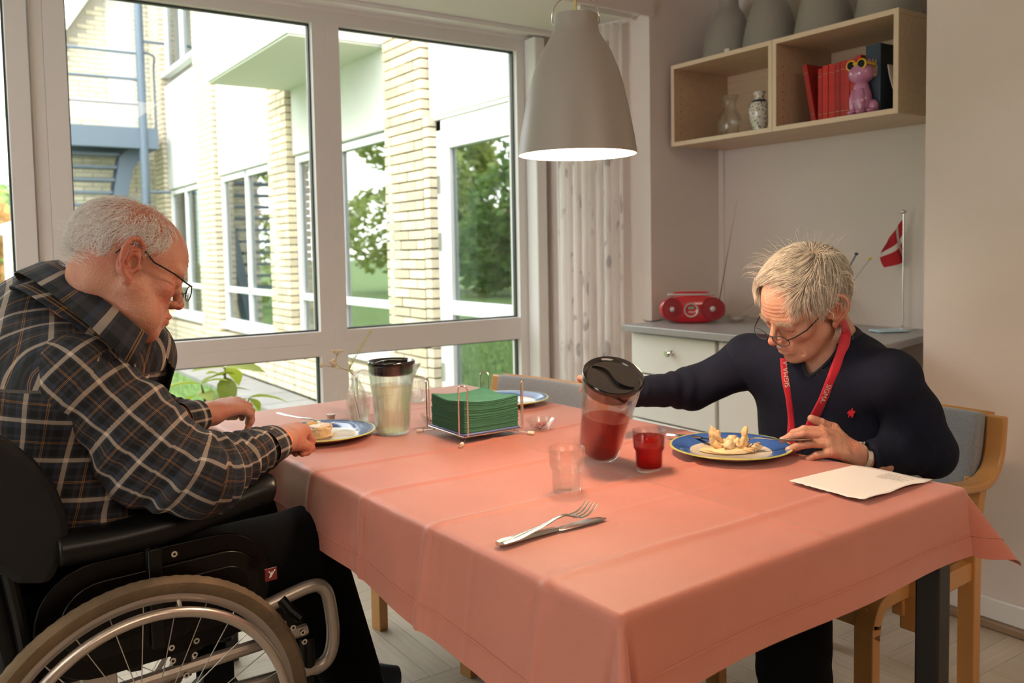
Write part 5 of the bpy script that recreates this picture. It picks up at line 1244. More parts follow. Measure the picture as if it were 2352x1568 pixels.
def chaincoord(P, pts, ref, R=.085):
    """(around, along) coordinates of points relative to a polyline"""
    best = np.full(len(P), 1e9); nseg = len(pts)-1; out = np.zeros((len(P), 3)); s0 = 0; ref = A(ref)
    for i in range(len(pts)-1):
        a, b = A(pts[i]), A(pts[i+1]); ba = b-a; L = np.linalg.norm(ba); t0 = ((P-a) @ ba)/(L*L); t = np.clip(t0, 0, 1); q = P-(a+t[:, None]*ba); d = np.linalg.norm(q, axis=1); T = ba/L; t = np.clip(t0, -9 if i == 0 else 0, 9 if i == nseg-1 else 1)
        u = ref-T*(ref @ T); u /= np.linalg.norm(u); v = np.cross(T, u); th = np.arctan2(q @ v, q @ u); m = d < best; best[m] = d[m]; out[m, 0] = (th*R)[m]; out[m, 1] = (s0+t*L)[m]; s0 += L
    return out
# ---------------------------------------------------------------- hair
def strands(name, f, roots, dirf, length, steps, width, m, parent, lift=.004, seed=0, follow=1.0, wav=.0):
    r = np.random.RandomState(seed); N_ = len(roots); P = roots.copy(); path = [P.copy()]; Ls = length*(r.uniform(.6, 1.15, N_)); ph = r.uniform(0, 6, N_); 
    lf = lift*r.uniform(.5, 1.6, N_)
    for i in range(steps):
        g = grad(f, P); D = dirf(P, i/steps, r); D = D-g*(D*g).sum(1, keepdims=True)*follow; D /= np.linalg.norm(D, axis=1, keepdims=True)+1e-9
        sd_ = np.cross(D, g); D = D+sd_*(wav*np.sin(ph+i*1.9))[:, None]; P = P+D*(Ls/steps)[:, None]; d = f(P); tgt = lf*min(1, (i+1)/2); P = P+g*np.where(d < tgt, tgt-d, (tgt-d)*.35*follow)[:, None]; path.append(P.copy())
    K = steps+1; path = np.stack(path, 1); T = np.gradient(path, axis=1); T /= np.linalg.norm(T, axis=2, keepdims=True)+1e-9
    up = r.normal(0, 1, (N_, 1, 3)); U = np.cross(T, up); U /= np.linalg.norm(U, axis=2, keepdims=True)+1e-9; Wv = np.cross(T, U); tw = np.linspace(1, .15, K)[None, :, None]*width*r.uniform(.6, 1.2, (N_, 1, 1))
    V = np.stack([path+(U*math.cos(a)+Wv*math.sin(a))*tw for a in (0, 2.094, 4.189)], 2); V = V.reshape(-1, 3)
    base = (np.arange(N_)*K*3)[:, None, None]; ii = np.arange(K-1)[None, :, None]; jj = np.arange(3)[None, None, :]; a = base+ii*3+jj; b = base+ii*3+(jj+1) % 3
    F = np.stack([a, b, b+3, a+3], -1).reshape(-1, 4); return tomesh(name, V, F, m, parent)
def surf_samples(V, F, mask, n, seed):
    r = np.random.RandomState(seed); c = V[F].mean(1); a = np.linalg.norm(np.cross(V[F[:, 2]]-V[F[:, 0]], V[F[:, 3]]-V[F[:, 1]]), axis=1); w = a*mask(c); w /= w.sum(); i = r.choice(len(F), n, p=w)
    u = r.rand(n, 1); v = r.rand(n, 1); q = V[F[i]]; return (q[:, 0]*(1-u)+q[:, 1]*u)*(1-v)+(q[:, 3]*(1-u)+q[:, 2]*u)*v
def facetint(L, lips=.8):
    S = np.abs(L[:, 0]); t = .75*np.exp(-((S)/.014)**2-((L[:, 1]-.115)/.02)**2-((L[:, 2]+.032)/.016)**2)
    t += .45*np.exp(-((S-.045)/.022)**2-((L[:, 1]-.062)/.03)**2-((L[:, 2]+.03)/.024)**2)
    t += lips*np.exp(-(S/.023)**4-((L[:, 1]-.095)/.012)**2-((L[:, 2]+.066)/.0095)**4)
    t += .45*(S > .079); t += .35*np.exp(-((S-.031)/.016)**2-((L[:, 2]+.001)/.012)**2)*(L[:, 1] > .06); return t
def wearglasses(name, label, c, R, s, parentm, m, pitch=-.20, drop=-.010, fw=.100, rzz=.0140):
    t = thing(name, label, 'glasses', Vector(toworld(c, R, s, (0, fw, -.010)))); o3 = t.location
    def W3(p): return Vector(toworld(c, R, s, p))-o3
    cp, sp = math.cos(pitch), math.sin(pitch)
    def rimp(sx, a, rx=.0255, rz=.0140):
        rz = rzz; x = sx*(.0335+rx*math.cos(a)); zz = rz*math.sin(a)*(1-.12*math.sin(a)) ; return (x, fw+zz*sp*-1*1-.10*(abs(x)-.03)**1*.9, drop+zz*cp)
    for sx in (-1, 1):
        ring = [W3(rimp(sx, 2*PI*i/28)) for i in range(28)]; q = MB().tube(ring, .0011, 6, closed=True); q.build('rim', m, t)
        q = MB().add(ring, [tuple(range(28))]); q.build('lens', M_lens, t, smooth=0)
        a0 = rimp(sx, 0.5 if sx > 0 else PI-.5); a0 = (sx*.058, a0[1]-.002, drop+.008)
        MB().tube([W3((sx*.056, a0[1]+.002, drop+.008)), W3((sx*.064, fw-.016, drop+.008)), W3((sx*.076, fw-.045, drop+.013)), W3((sx*.0805, .020, .010)), W3((sx*.0815, -.012, .030)), W3((sx*.0795, -.034, .022)), W3((sx*.0770, -.045, .000))], [.0014, .0016, .0017, .0017, .0016, .0016, .0014], 8).build('temple', m, t)
        MB().ball(W3((sx*.009, fw-.010, drop-.004)), (.0022, .0022, .0035)).tube([W3((sx*.009, fw-.010, drop-.004)), W3((sx*.012, fw-.001, drop+.001))], .0006, 5).build('nose_pad', M_lens, t)
    MB().tube([W3((-.011, fw-.0005, drop+.003)), W3((0, fw+.003, drop+.006)), W3((.011, fw-.0005, drop+.003))], .0012, 6).build('bridge', m, t)
    return t
M_lens = glassmat('spectacle_lens', (.97, .97, .97), 0, thin=True, refl=.08)
M_wire = mat('dark_metal_frame', (.03, .03, .035), .35, .6)
CRA, CUA, CBA = A(CR), A(CU), -A(CF)
def camrot(x, y, z): M_ = np.stack([CRA, CUA, CBA], 1); return np.stack([M_ @ A(x), M_ @ A(y), M_ @ A(z)], 1)
def ortho(f, up): f = A(f)/np.linalg.norm(f); up = A(up)-f*(A(up) @ f); up /= np.linalg.norm(up); return np.cross(f, up), f, up
# ================================================================ MAN IN PLAID SHIRT (wheelchair)
hc = A([.3271, 1.7853, 1.1724]); RL = camrot(*ortho((.765, -.375, -.525), (.20, .90, -.30))); sL = 1.02
fhL, locL = headfn(hc, RL, sL, heavy=1.0, ear=1.02, bigback=.004, nose=.96); fhLn, _ = headfn(hc, RL, sL, heavy=1.0, bigback=.004, ears=False)
man = thing('person', 'elderly man with glasses and plaid shirt eating in a wheelchair, seen from behind', 'person', (.25, 1.90, .02))
nk0 = toworld(hc, RL, sL, (0, -.040, -.030)); nk1 = PT(212, 735, 1.71); nk2 = PT(150, 830, 1.75)
shR = PT(175, 872, 1.57); shLm = A([.36, 2.11, .985]); elR = A([.405, 1.650, .785]); wrR = PT(630, 1017, 1.84); elLm = A([.40, 2.33, .80]); wrLm = PT(480, 950, 2.10)
def torsoL(P):
    d = ell(P, (.20, 1.915, .62), (.19, .20, .20)); d = smin(d, ell(P, (.235, 1.915, .76), (.175, .205, .20)), .08)
    d = smin(d, ell(P, (.19, 1.915, .93), (.155, .20, .17)), .08); d = smin(d, cap(P, shR, shLm, .078, .078), .07)
    d = smin(d, ell(P, PT(105, 762, 1.80), (.12, .14, .125)), .06); return smin(d, cap(P, PT(140, 725, 1.76), PT(318, 812, 1.74), .088, .062), .04)
def skinheadL(P):
    d = fhL(P); d = smin(d, cap(P, nk0, nk1, .062, .067), .03); d = smin(d, cap(P, nk1, nk2, .074, .085), .03)
    d = smin(d, cap(P, toworld(hc, RL, sL, (0, .010, -.075)), nk1+A([.02, 0, 0]), .035, .05), .04); return d
lo, hi = box_of([hc, nk1, nk2], .16); V1, F1 = nets(skinheadL, lo, hi, .0021)
tint = facetint(locL(V1), .5)+.12
# hands. right: closed fist holding cutlery, left: relaxed
dirR = PT(700, 985, 1.98)-wrR; dirR /= np.linalg.norm(dirR)
hsR = handspec(wrR+dirR*.004, dirR+A([0, 0, .12]), A([-.25, -.35, .9]), 1, [(.95, 1.35, .9)]*4, thumb=((.2, .6), (.1, .9)), L=.185, fat=1.18)
side_ = 1
fhr = handfn(hsR, lambda P: cap(P, wrR-dirR*.09, wrR+dirR*.01, .034, .029))
Vh, Fh = nets(fhr, *box_of([wrR-dirR*.09]+[p for c_ in hsR['fingers']+hsR['palm'] for p in c_[0]], .035), .0024)
dirL = PT(600, 925, 2.24)-wrLm; dirL /= np.linalg.norm(dirL)
hsL = handspec(wrLm+dirL*.004, dirL+A([0, 0, .10]), A([-.05, -.25, 1]), -1, [(.45, .75, .5), (.55, .8, .5), (.65, .85, .5), (.7, .85, .5)], thumb=((.45, .9), (.1, .7)), L=.185, fat=1.15)
fhl = handfn(hsL, lambda P: cap(P, wrLm-dirL*.10, wrLm+dirL*.01, .036, .028))
Vg, Fg = nets(fhl, *box_of([wrLm-dirL*.10]+[p for c_ in hsL['fingers']+hsL['palm'] for p in c_[0]], .035), .0026)
hipR, hipL, knR_, knL_, ftR, ftL = A([.22, 1.80, .53]), A([.22, 2.02, .53]), A([.66, 1.80, .555]), A([.67, 2.03, .56]), A([.80, 1.81, .12]), A([.80, 2.03, .12])
def coreL(P):
    d = torsoL(P)+.012
    for a, b, c_ in ((shR, elR, wrR), (shLm, elLm, wrLm)): d = smin(d, chain(P, [a, b, c_], [.058, .044, .028]), .03)
    for a, b, c_ in ((hipR, knR_, ftR), (hipL, knL_, ftL)): d = smin(d, chain(P, [a, b, c_], [.085, .06, .042]), .03)
    d = smin(d, cap(P, nk1, nk2, .066, .08), .03); return d
V0, F0 = nets(coreL, (-.1, 1.45, 0), (1.0, 2.5, 1.2), .012, 2)
def darkcore(o, n0):  # the part of the body that is under cloth takes the cloth's dark colour
    m_ = np.zeros(len(o.data.polygons), np.int32); m_[-n0:] = 1; o.data.polygons.foreach_set('material_index', m_); o.data.update()
def joinm(parts):
    V = np.concatenate([p[0] for p in parts]); off = 0; F = []
    for p in parts: F.append(p[1]+off); off += len(p[0])
    return V, np.concatenate(F)
Va, Fa = joinm([(V1, F1), (Vh, Fh), (Vg, Fg), (V0, F0)])
tn = np.concatenate([tint, np.full(len(Vh), .25), np.full(len(Vg), .3), np.zeros(len(V0))])
bodyL = tomesh('body', Va, Fa, [M_skinL, M_trou], man, {'tint': tn}); darkcore(bodyL, len(F0)); nails(hsR, man, M_nail); nails(hsL, man, M_nail)
# eyes
q = MB()
for sx in (-1, 1): q.ball(Vector(toworld(hc, RL, sL, (sx*.0315, .0765, -.0005)))-man.location, .0118, 16, 12)
q.build('eyes', mat('eye', (.30, .24, .20), .15), man, smooth=180)
# hair
def mask1(c):
    L = locL(c); S = np.abs(L[:, 0]); y, z = L[:, 1], L[:, 2]
    m = (z > -.004+np.clip((y+.05)*.55, -.034, .1))*(y < .048-.25*np.clip(z-.02, 0, 1))*1.0
    m *= ((S > .05) | (y < .035)) ; m *= ~((S > .055) & (y > -.052) & (y < .008) & (z < .040)); top = np.clip((z-.065)/.035, 0, 1)*np.clip((y+.085)/.05, 0, 1); m = m*(1-.86*top); m *= ((z > .0) | (y < -.03)); return m*1.0+1e-9
upv = RL[:, 2]; fwv = RL[:, 1]; rtv = RL[:, 0]
def dirL_(P, t, r):
    L = locL(P); w = toworld(hc, RL, sL, (0, -.045, .125)); D = P-w; D /= np.linalg.norm(D, axis=1, keepdims=True)
    D = D*.8-fwv*.55-upv*.30*(1+t)+r.normal(0, .34, P.shape)+.6*np.stack([wob(P, 70, 51), wob(P, 70, 52), wob(P, 70, 53)], 1); return D
rt = surf_samples(V1, F1, mask1, 4600, 1); M_hairL = mat('white_hair', (.92, .89, .86), .55, var=.08, vscale=90)
strands('hair', fhLn, rt, dirL_, .036, 6, .00042, M_hairL, man, lift=.005, seed=2, wav=.35, follow=.85)
def mask1b(c):
    L = locL(c); return ((L[:, 1] < -.075) & (L[:, 2] < .045) & (L[:, 2] > -.035))*1.0+1e-9
rt = surf_samples(V1, F1, mask1b, 600, 3)
strands('nape_hair', fhLn, rt, lambda P, t, r: -fwv*1.2-upv*.25+r.normal(0, .25, P.shape), .030, 5, .00036, M_hairL, man, lift=.006, seed=5, wav=.1, follow=.25)
def brow(name, loc_, V, F, c, R, s, f, m, par, n=260, L=.011, seed=4, side=1):
    def mk(cc):
        q = loc_(cc); S = np.abs(q[:, 0]); return ((q[:, 0]*side > .012) & (S < .048) & (q[:, 2] > .013) & (q[:, 2] < .023) & (q[:, 1] > .06))*1.0+1e-9
    rt_ = surf_samples(V, F, mk, n, seed)
    def df(P, t, r): q = loc_(P); return R[:, 0][None]*np.sign(q[:, 0])[:, None]*.8+R[:, 1]*.5-R[:, 2]*.25*(1+t)+r.normal(0, .3, P.shape)
    strands(name, f, rt_, df, L, 4, .00035, m, par, lift=.002, seed=seed, follow=.4)
[brow('eyebrow', locL, V1, F1, hc, RL, sL, fhL, M_hairL, man, 90, .009, side=s_) for s_ in (-1, 1)]
wearglasses('eyeglasses', 'dark-framed glasses on the nose of the man in the plaid shirt', hc, RL, sL, None, M_wire, pitch=.25, drop=-.008, fw=.108)
# shirt: yoke/torso, sleeves, collar, cuffs
def folds(P, s, th, c0, w, lam, amp): return amp*np.sin(2*np.pi*s/lam+1.6*np.sin(th*1.0)+th*1.2)*np.exp(-((s-c0)/w)**2)
LA = np.linalg.norm(elR-shR)
slR = [shR+A([-.02, .07, .015]), shR+A([.0, -.0, -.0]), elR+A([0, .0, .0]), wrR-dirR*.012]; rR = [.068, .075, .070, .040]
def sleeveR(P):
    cc = chaincoord(P, slR, (0, 0, 1), 1.0); s = cc[:, 1]; th = cc[:, 0]
    d = chain(P, slR, rR, .045); d = smin(d, ell(P, (shR+elR)/2+A([.0, .0, -.035]), (.075, .06, .115)), .05)
    E_ = np.linalg.norm(slR[1]-slR[0])+np.linalg.norm(slR[2]-slR[1]); q = s-E_
    d = d-(folds(P, q, th, .04, .10, .042, .0052)+folds(P, q, th, .16, .09, .030, .0030)+folds(P, q, th, -.17, .10, .06, .0030)+.0022*wob(P, 38, 5)+.0010*wob(P, 110, 6))
    return d
cut = lambda P, o, n_: (P-A(o)) @ (A(n_)/np.linalg.norm(n_))
fR_ = lambda P: smax(sleeveR(P), cut(P, wrR-dirR*.016, dirR), .006)
Vs, Fs = nets(fR_, *box_of(slR, .13), .0045, 3, 1.9)
cl_ = chaincoord(Vs, [A(v_) for v_ in spline([slR[1], slR[2], slR[3]], 7)], (.3, -.2, 1), .085)+A([0, .028, 0]); tomesh('sleeve', Vs, Fs, M_plaid, man, {'cl': cl_})
slL = [shLm+A([-.02, -.05, 0]), shLm+A([.02, .02, -.02]), elLm, wrLm-dirL*.035]; rL_ = [.084, .094, .072, .040]
def sleeveL(P):
    cc = chaincoord(P, slL, (0, 0, 1), 1.0); s = cc[:, 1]; th = cc[:, 0]
    return chain(P, slL, rL_, .04)-(folds(P, s, th, .36, .12, .04, .004)+folds(P, s, th, .50, .06, .028, .003)+.0020*wob(P, 40, 8))
fL_ = lambda P: smax(sleeveL(P), cut(P, wrLm-dirL*.036, dirL), .006)
Vs, Fs = nets(fL_, *box_of(slL, .12), .005, 3, 1.9); cl_ = chaincoord(Vs, slL[1:], (.3, -.2, 1), .085); tomesh('sleeve', Vs, Fs, M_plaid, man, {'cl': cl_})
nax = (nk1-nk0)/np.linalg.norm(nk1-nk0)
def shirtT(P):
    d = torsoL(P)-.006; d = smin(d, ell(P, (.25, 1.91, .635), (.21, .215, .09)), .05)
    d = d-(.0035*wob(P, 26, 11)+.0018*wob(P, 70, 12)+.0035*np.sin((P[:, 2]-.3*P[:, 0])*120+2*np.sin(P[:, 1]*9))*np.exp(-((P[:, 2]-.68)/.07)**2))
    d = smax(d, .665-P[:, 2], .006)
    return smax(d, -cap(P, nk0, nk1+nax*.03, .066, .072), .01)
Vs, Fs = nets(shirtT, (-.12, 1.60, .55), (.56, 2.28, 1.22), .0055, 3, 1.9)
ctr_ = A([.19, 1.915]); th = np.arctan2(Vs[:, 1]-ctr_[1], Vs[:, 0]-ctr_[0]-.25*(Vs[:, 2]-.8)); yoke = (Vs[:, 2] > 1.03)
cl_ = np.stack([th*.185+.02, Vs[:, 2]*.97+.10*Vs[:, 0]+.012, 0*th], 1)
# on the shoulders the checks run over the top: use the side-to-side distance there
top_ = np.clip((Vs[:, 2]-.93)/.08, 0, 1); 
cl_[:, 0] = np.where(top_ > .5, (Vs[:, 1]-1.7)*1.0+.3*Vs[:, 0], cl_[:, 0]); cl_[:, 1] = np.where(top_ > .5, (Vs[:, 0])*.9-.35*Vs[:, 2], cl_[:, 1])
tomesh('shirt', Vs, Fs, M_plaid, man, {'cl': cl_})
# seams on the shirt
M_seam = mat('seam_stitch', (.05, .05, .06), .8)
# collar
def collar(cen, ax, fr, m, par, r0=.080, openang=.35, hgt=.040, tilt=0, name='collar', flare=1.0, rf=1.0):
    ax = A(ax)/np.linalg.norm(ax); fr = A(fr)-ax*(A(fr) @ ax); fr /= np.linalg.norm(fr); sd_ = np.cross(ax, fr); prof = [(.034, -.058), (.006, -.022), (-.001, .010), (.001, hgt*.9), (.006, hgt), (.012, hgt*.9), (.012+.008*flare, .010), (.012+.015*flare, -.012*flare*1.3)]
    nu_, vs_, cl_ = 64, [], []
    for i in range(nu_+1):
        a = openang+(2*PI-2*openang)*i/nu_; back = .5-.5*math.cos(a); 
        for j, (dr, h) in enumerate(prof):
            k = (.55+.6*back); ext = (1.0+.9*(1-back)**3) if j > 5 else 1
            r_ = r0*(1+.10*math.cos(a))+dr*ext; hh = h*k if h > 0 else h*ext; p = A(cen)+(fr*math.cos(a)*rf+sd_*math.sin(a))*r_+ax*(hh+tilt*math.cos(a)) ; vs_.append(p); cl_.append((a*.09+.01, j*.013+.030, 0))
    k = len(prof); F = A([(i*k+j, (i+1)*k+j, (i+1)*k+j+1, i*k+j+1) for i in range(nu_) for j in range(k-1)]); o = tomesh(name, A(vs_), F, m, par, {'cl': A(cl_)}); d_ = o.modifiers.new('s', 'SOLIDIFY'); d_.thickness = .0022; d_.offset = 0; return o
ca_ = PT(350, 775, 1.70)-PT(115, 622, 1.78); ca_ /= np.linalg.norm(ca_); cl_s = np.cross(A([.1, -1, 0]), ca_); cl_n = cl_s if cl_s[2] > 0 else -cl_s
collar(PT(222, 712, 1.705)-cl_n*.010, cl_n, ca_, M_plaid, man, r0=.092, openang=.48, hgt=.036, flare=2.1, rf=1.32)
def cuff(end, dirv, r_, L, m, par, name='cuff'):
    dirv = A(dirv)/np.linalg.norm(dirv); u_ = np.cross(dirv, A([0, 0, 1])); u_ /= np.linalg.norm(u_); w_ = np.cross(dirv, u_); vs_, cl_ = [], []; prof = [(-L, r_*1.04), (-L*.5, r_*1.02), (-.002, r_), (0, r_-.0015), (-.004, r_-.004), (-.03, r_-.005)]
    for i in range(41):
        a = 2*PI*i/40
        for (s_, rr_) in prof: vs_.append(A(end)+dirv*s_+(u_*math.cos(a)*1.08+w_*math.sin(a)*.94)*rr_*(1+.02*math.sin(3*a))); cl_.append((a*.05, s_+.02, 0))
    k = len(prof); F = A([(i*k+j, (i+1)*k+j, (i+1)*k+j+1, i*k+j+1) for i in range(40) for j in range(k-1)]); return tomesh(name, A(vs_), F, m, par, {'cl': A(cl_)})
cuff(wrR-dirR*.004, dirR, .0415, .055, M_plaid, man); cuff(wrLm-dirL*.026, dirL, .0405, .055, M_plaid, man)
# trousers
def trouL(P):
    d = ell(P, (.20, 1.91, .56), (.18, .20, .12))
    for a, b, c_, in ((hipR, knR_, ftR), (hipL, knL_, ftL)): d = smin(d, chain(P, [a, b, c_], [.105, .082, .062], .02), .04)
    return d-.003*wob(P, 40, 15)
Vs, Fs = nets(trouL, (-.05, 1.6, 0.04), (1.0, 2.25, .75), .008, 2, 1.9); tomesh('trousers', Vs, Fs, M_trou, man)
for ft in (ftR, ftL):
    q = MB(); q.tube([ft+A([-.06, 0, -.02])-A(man.location), ft+A([.03, 0, -.02])-A(man.location), ft+A([.14, 0, -.045])-A(man.location), ft+A([.19, 0, -.05])-A(man.location)], [.04, .048, .042, .028], 14, flat=.8); q.build('shoe', mat('navy_shoe', (.02, .03, .06), .6), man, smooth=60)
# wristband on the right wrist
t = thing('wristband', 'orange and white wristband at the cuff of the plaid shirt', 'wristband', Vector(wrR))
def ringat(dirv, r_, w, m, t, name, s0=0, flat=.9, n=40):
    dirv = A(dirv)/np.linalg.norm(dirv); u_ = np.cross(dirv, A([0, 0, 1])); u_ /= np.linalg.norm(u_); w_ = np.cross(dirv, u_); vs_ = []
    for i in range(n):
        a = 2*PI*i/n
        for (s_, rr_) in ((-w/2, r_), (w/2, r_), (w/2, r_+.0022), (-w/2, r_+.0022)): vs_.append(dirv*(s0+s_)+(u_*math.cos(a)*1.08+w_*math.sin(a)*flat)*rr_)
    return MB().add([tuple(v) for v in vs_], [(4*i+j, 4*((i+1) % n)+j, 4*((i+1) % n)+(j+1) % 4, 4*i+(j+1) % 4) for i in range(n) for j in range(4)]).build(name, m, t, smooth=40)
ringat(dirR, .0335, .010, mat('orange_band', (.75, .24, .10), .5), t, 'band', s0=.006); ringat(dirR, .0335, .008, mat('white_band', (.75, .74, .72), .5), t, 'white_band', s0=-.002)
# ================================================================ WHEELCHAIR
wc = thing('wheelchair', 'black manual wheelchair with silver hand rims under the man in the plaid shirt', 'wheelchair', (.272, 1.93, 0), math.radians(5))
WI = (Matrix.Translation(wc.location) @ Matrix.Rotation(math.radians(5), 4, 'Z')).inverted()
def wp(px, py, Y): d = ray(px, py); return WI @ (CAM+d*(Y/d.y))
M_tyre = mat('worn_tan_tyre', (.15, .10, .055), .8, var=.18, vscale=24, bump=.8, bscale=160); M_rim = mat('silver_rim', (.42, .37, .33), .35, .7); M_hand = mat('silver_hand_rim', (.55, .48, .42), .3, .85, var=.05, vscale=60)
M_frame = mat('silver_tube_frame', (.46, .40, .35), .35, .6, var=.05, vscale=50)
def wheel(ys):
    w = MB(); n_ = 96; WR = .309; y = ys*.297
    prof = [(.0, .0145), (.006, .0160), (.012, .0135), (.0150, .006), (.0165, 0)]
    ty = [(WR-.033, -.010), (WR-.024, -.0155), (WR-.010, -.0160), (WR-.003, -.010), (WR, 0), (WR-.003, .010), (WR-.010, .0160), (WR-.024, .0155), (WR-.033, .010)]
    vs_ = []
    for i in range(n_*2):
        a = PI*i/n_
        for (r_, o) in ty:
            rr = r_-(.0012 if (i % 2 and r_ > WR-.009) else 0); vs_.append((rr*math.cos(a), y+o, .309+rr*math.sin(a)))
    k = len(ty); m_ = n_*2; w.add(vs_, [(i*k+j, i*k+j+1, ((i+1) % m_)*k+j+1, ((i+1) % m_)*k+j) for i in range(m_) for j in range(k-1)]); o1 = w.build('tyre', M_tyre, wc, smooth=40)
    rm = [(WR-.030, -.011), (WR-.034, -.012), (WR-.046, -.009), (WR-.048, 0), (WR-.046, .009), (WR-.034, .012), (WR-.030, .011)]; vs_ = []
    for i in range(n_): 
        a = 2*PI*i/n_
        for (r_, o) in rm: vs_.append((r_*math.cos(a), y+o, .309+r_*math.sin(a)))
    k = len(rm); q = MB().add(vs_, [(i*k+j, i*k+j+1, ((i+1) % n_)*k+j+1, ((i+1) % n_)*k+j) for i in range(n_) for j in range(k-1)]); q.build('rim', M_rim, wc, smooth=60)
    hr = MB().tube([(.252*math.cos(2*PI*i/96), y+ys*.034, .309+.252*math.sin(2*PI*i/96)) for i in range(96)], .0098, 12, closed=True); h_ = hr.build('hand_rim', M_hand, wc, smooth=180)
    for i in range(6):
        a = 2*PI*i/6+.3; MB().tube([(.252*math.cos(a), y+ys*.028, .309+.252*math.sin(a)), (.264*math.cos(a), y+ys*.008, .309+.264*math.sin(a))], .004, 6).build('rim_bracket', M_steel, h_)
    hb = MB(); hb.tube([(0, y-.03*ys, .309), (0, y+.028*ys, .309)], .017, 16); hb.tube([(0, y+.026*ys, .309), (0, y+.036*ys, .309)], .011, 14); hb.tube([(0, y-.022*ys, .309), (0, y-.018*ys, .309)], .026, 18); hb.tube([(0, y+.018*ys, .309), (0, y+.022*ys, .309)], .026, 18); hb.build('hub', M_black, wc)
    sp0 = None
    for i in range(28):
        a = 2*PI*i/28; b = a+(.42 if (i//2) % 2 else -.42); yo = .020*(1 if i % 2 else -1)
        MB().tube([(.024*math.cos(b), y+yo, .309+.024*math.sin(b)), (.262*math.cos(a), y+yo*.1, .309+.262*math.sin(a))], .0011, 5).build('spoke', M_steel, wc)
wheel(-1); wheel(1)
# armrests
for ys in (-1, 1):
    o3 = Vector((0, 0, 0)); yb = -.245 if ys < 0 else .245
    pts = [(-.130, yb, .690), (-.11, yb, .690), (-.03, yb, .688), (.08, yb, .694), (.18, yb, .712), (.245, yb, .724), (.268, yb, .722)] if ys < 0 else [(-.185, yb, .70), (-.17, yb, .70), (-.05, yb, .70), (.12, yb, .71), (.24, yb, .72), (.255, yb, .72)]
    P = spline(pts, 6); k = len(P); MB().tube(P, [.031*min(1, .35+2.2*math.sqrt(max(0, math.sin(PI*(i+.4)/(k))))*.6) for i in range(k)], 16, flat=1.25).build('armrest_pad', M_black, wc, smooth=60)
    MB().tube([(.03, yb, .69), (.03, yb, .50)], .014, 10).build('armrest_post', M_black, wc); MB().box(.02, .045, yb-.022, yb-.016, .47, .66).build('post_plate', M_black, wc, bevel=.003)
    # side guard: rounded plate with a raised race-track moulding
    def plate(L0, L1, z0, z1, y, th, m, name, par=wc):
        r_ = (z1-z0)/2; P = [(L1-r_+r_*math.cos(a), z0+r_+r_*math.sin(a)) for a in [(-PI/2+PI*i/14) for i in range(15)]]+[(L0+r_+r_*math.cos(a), z0+r_+r_*math.sin(a)) for a in [(PI/2+PI*i/14) for i in range(15)]]
        k = len(P); return MB().add([(x, y, z) for x, z in P]+[(x, y+th, z) for x, z in P], [tuple(reversed(range(k))), tuple(range(k, 2*k))]+[(i, (i+1) % k, k+(i+1) % k, k+i) for i in range(k)]).build(name, m, par, smooth=40, bevel=.003)
    sg_ = plate(-.17, .26, .44, .655, yb+ys*.004, .006, mat('black_side_guard', (.0022, .0012, .0011), .3, spec=.2), 'side_guard'); plate(-.13, .235, .475, .62, yb+ys*.010-.002, .004, mat('side_guard_moulding', (.003, .0019, .0016), .3, spec=.25), 'moulding', sg_); plate(-.10, .21, .505, .59, yb+ys*.013-.002, .004, mat('side_guard_inner', (.002, .0012, .0012), .35, spec=.2), 'moulding', sg_)
b0_ = wp(622, 1318, 1.655); rl = MB().box(b0_.x-.012, b0_.x+.012, b0_.y-.002, b0_.y+.002, b0_.z-.012, b0_.z+.012).build('red_badge', mat('dark_red_badge', (.16, .012, .012), .4), wc)
q = MB(); bx_, bz_ = b0_.x-.004, b0_.z-.006
for (a, b) in (((0, 0), (.006, .012)), ((-.001, .013), (.004, .006)), ((.002, .001), (.012, .0145))): q.tube([(bx_+a[0], b0_.y-.0028, bz_+a[1]), (bx_+b[0], b0_.y-.0028, bz_+b[1])], .0011, 5)
q.build('badge_letter', mat('badge_white', (.7, .68, .66), .5), rl)
def bolt(px, py, Y, r_=.006):
    p = wp(px, py, Y); MB().tube([p, p+Vector((0, -.004, 0))], r_, 12).build('bolt', M_chrome, wc); 
    MB().tube([p+Vector((0, -.004, 0)), p+Vector((0, -.0045, 0))], r_*.45, 8).build('bolt_socket', M_black, wc)
YN = 1.685
for (x, y) in ((399, 1271), (113, 1279), (86, 1291), (150, 1347), (393, 1486), (396, 1516), (450, 1470), (446, 1502), (427, 1549), (250, 1510), (186, 1533), (627, 1411), (672, 1440), (694, 1451), (698, 1472), (672, 1480), (650, 1467), (650, 1430)): bolt(x, y, YN-.02 if x > 300 else YN, .0058)
# seat, back, frame
MB().box(-.17, .27, -.225, .225, .43, .485).build('seat_cushion', M_blackmat, wc, bevel=.02, seg=3)
MB().grid(lambda u, v: (-.19-.07*v-.05*math.sin(PI*u), (u-.5)*.46, .46+.40*v), 16, 8).build('back_upholstery', M_blackmat, wc, smooth=180, solid=.03)
for ys in (-1, 1):
    MB().tube(spline([(-.16, ys*.235, .34), (-.19, ys*.238, .60), (-.235, ys*.24, .86), (-.25, ys*.24, .92), (-.30, ys*.24, .945), (-.38, ys*.24, .945)], 6), .0125, 10).build('back_post', M_black, wc)
    MB().tube([(-.30, ys*.24, .945), (-.42, ys*.24, .943)], .017, 12).build('push_handle', M_black, wc)
    MB().tube([(-.17, ys*.235, .40), (.34, ys*.235, .405)], .013, 10).build('seat_tube', M_frame, wc)
    MB().tube([(-.15, ys*.235, .23), (.30, ys*.235, .235)], .012, 10).build('lower_tube', M_frame, wc)
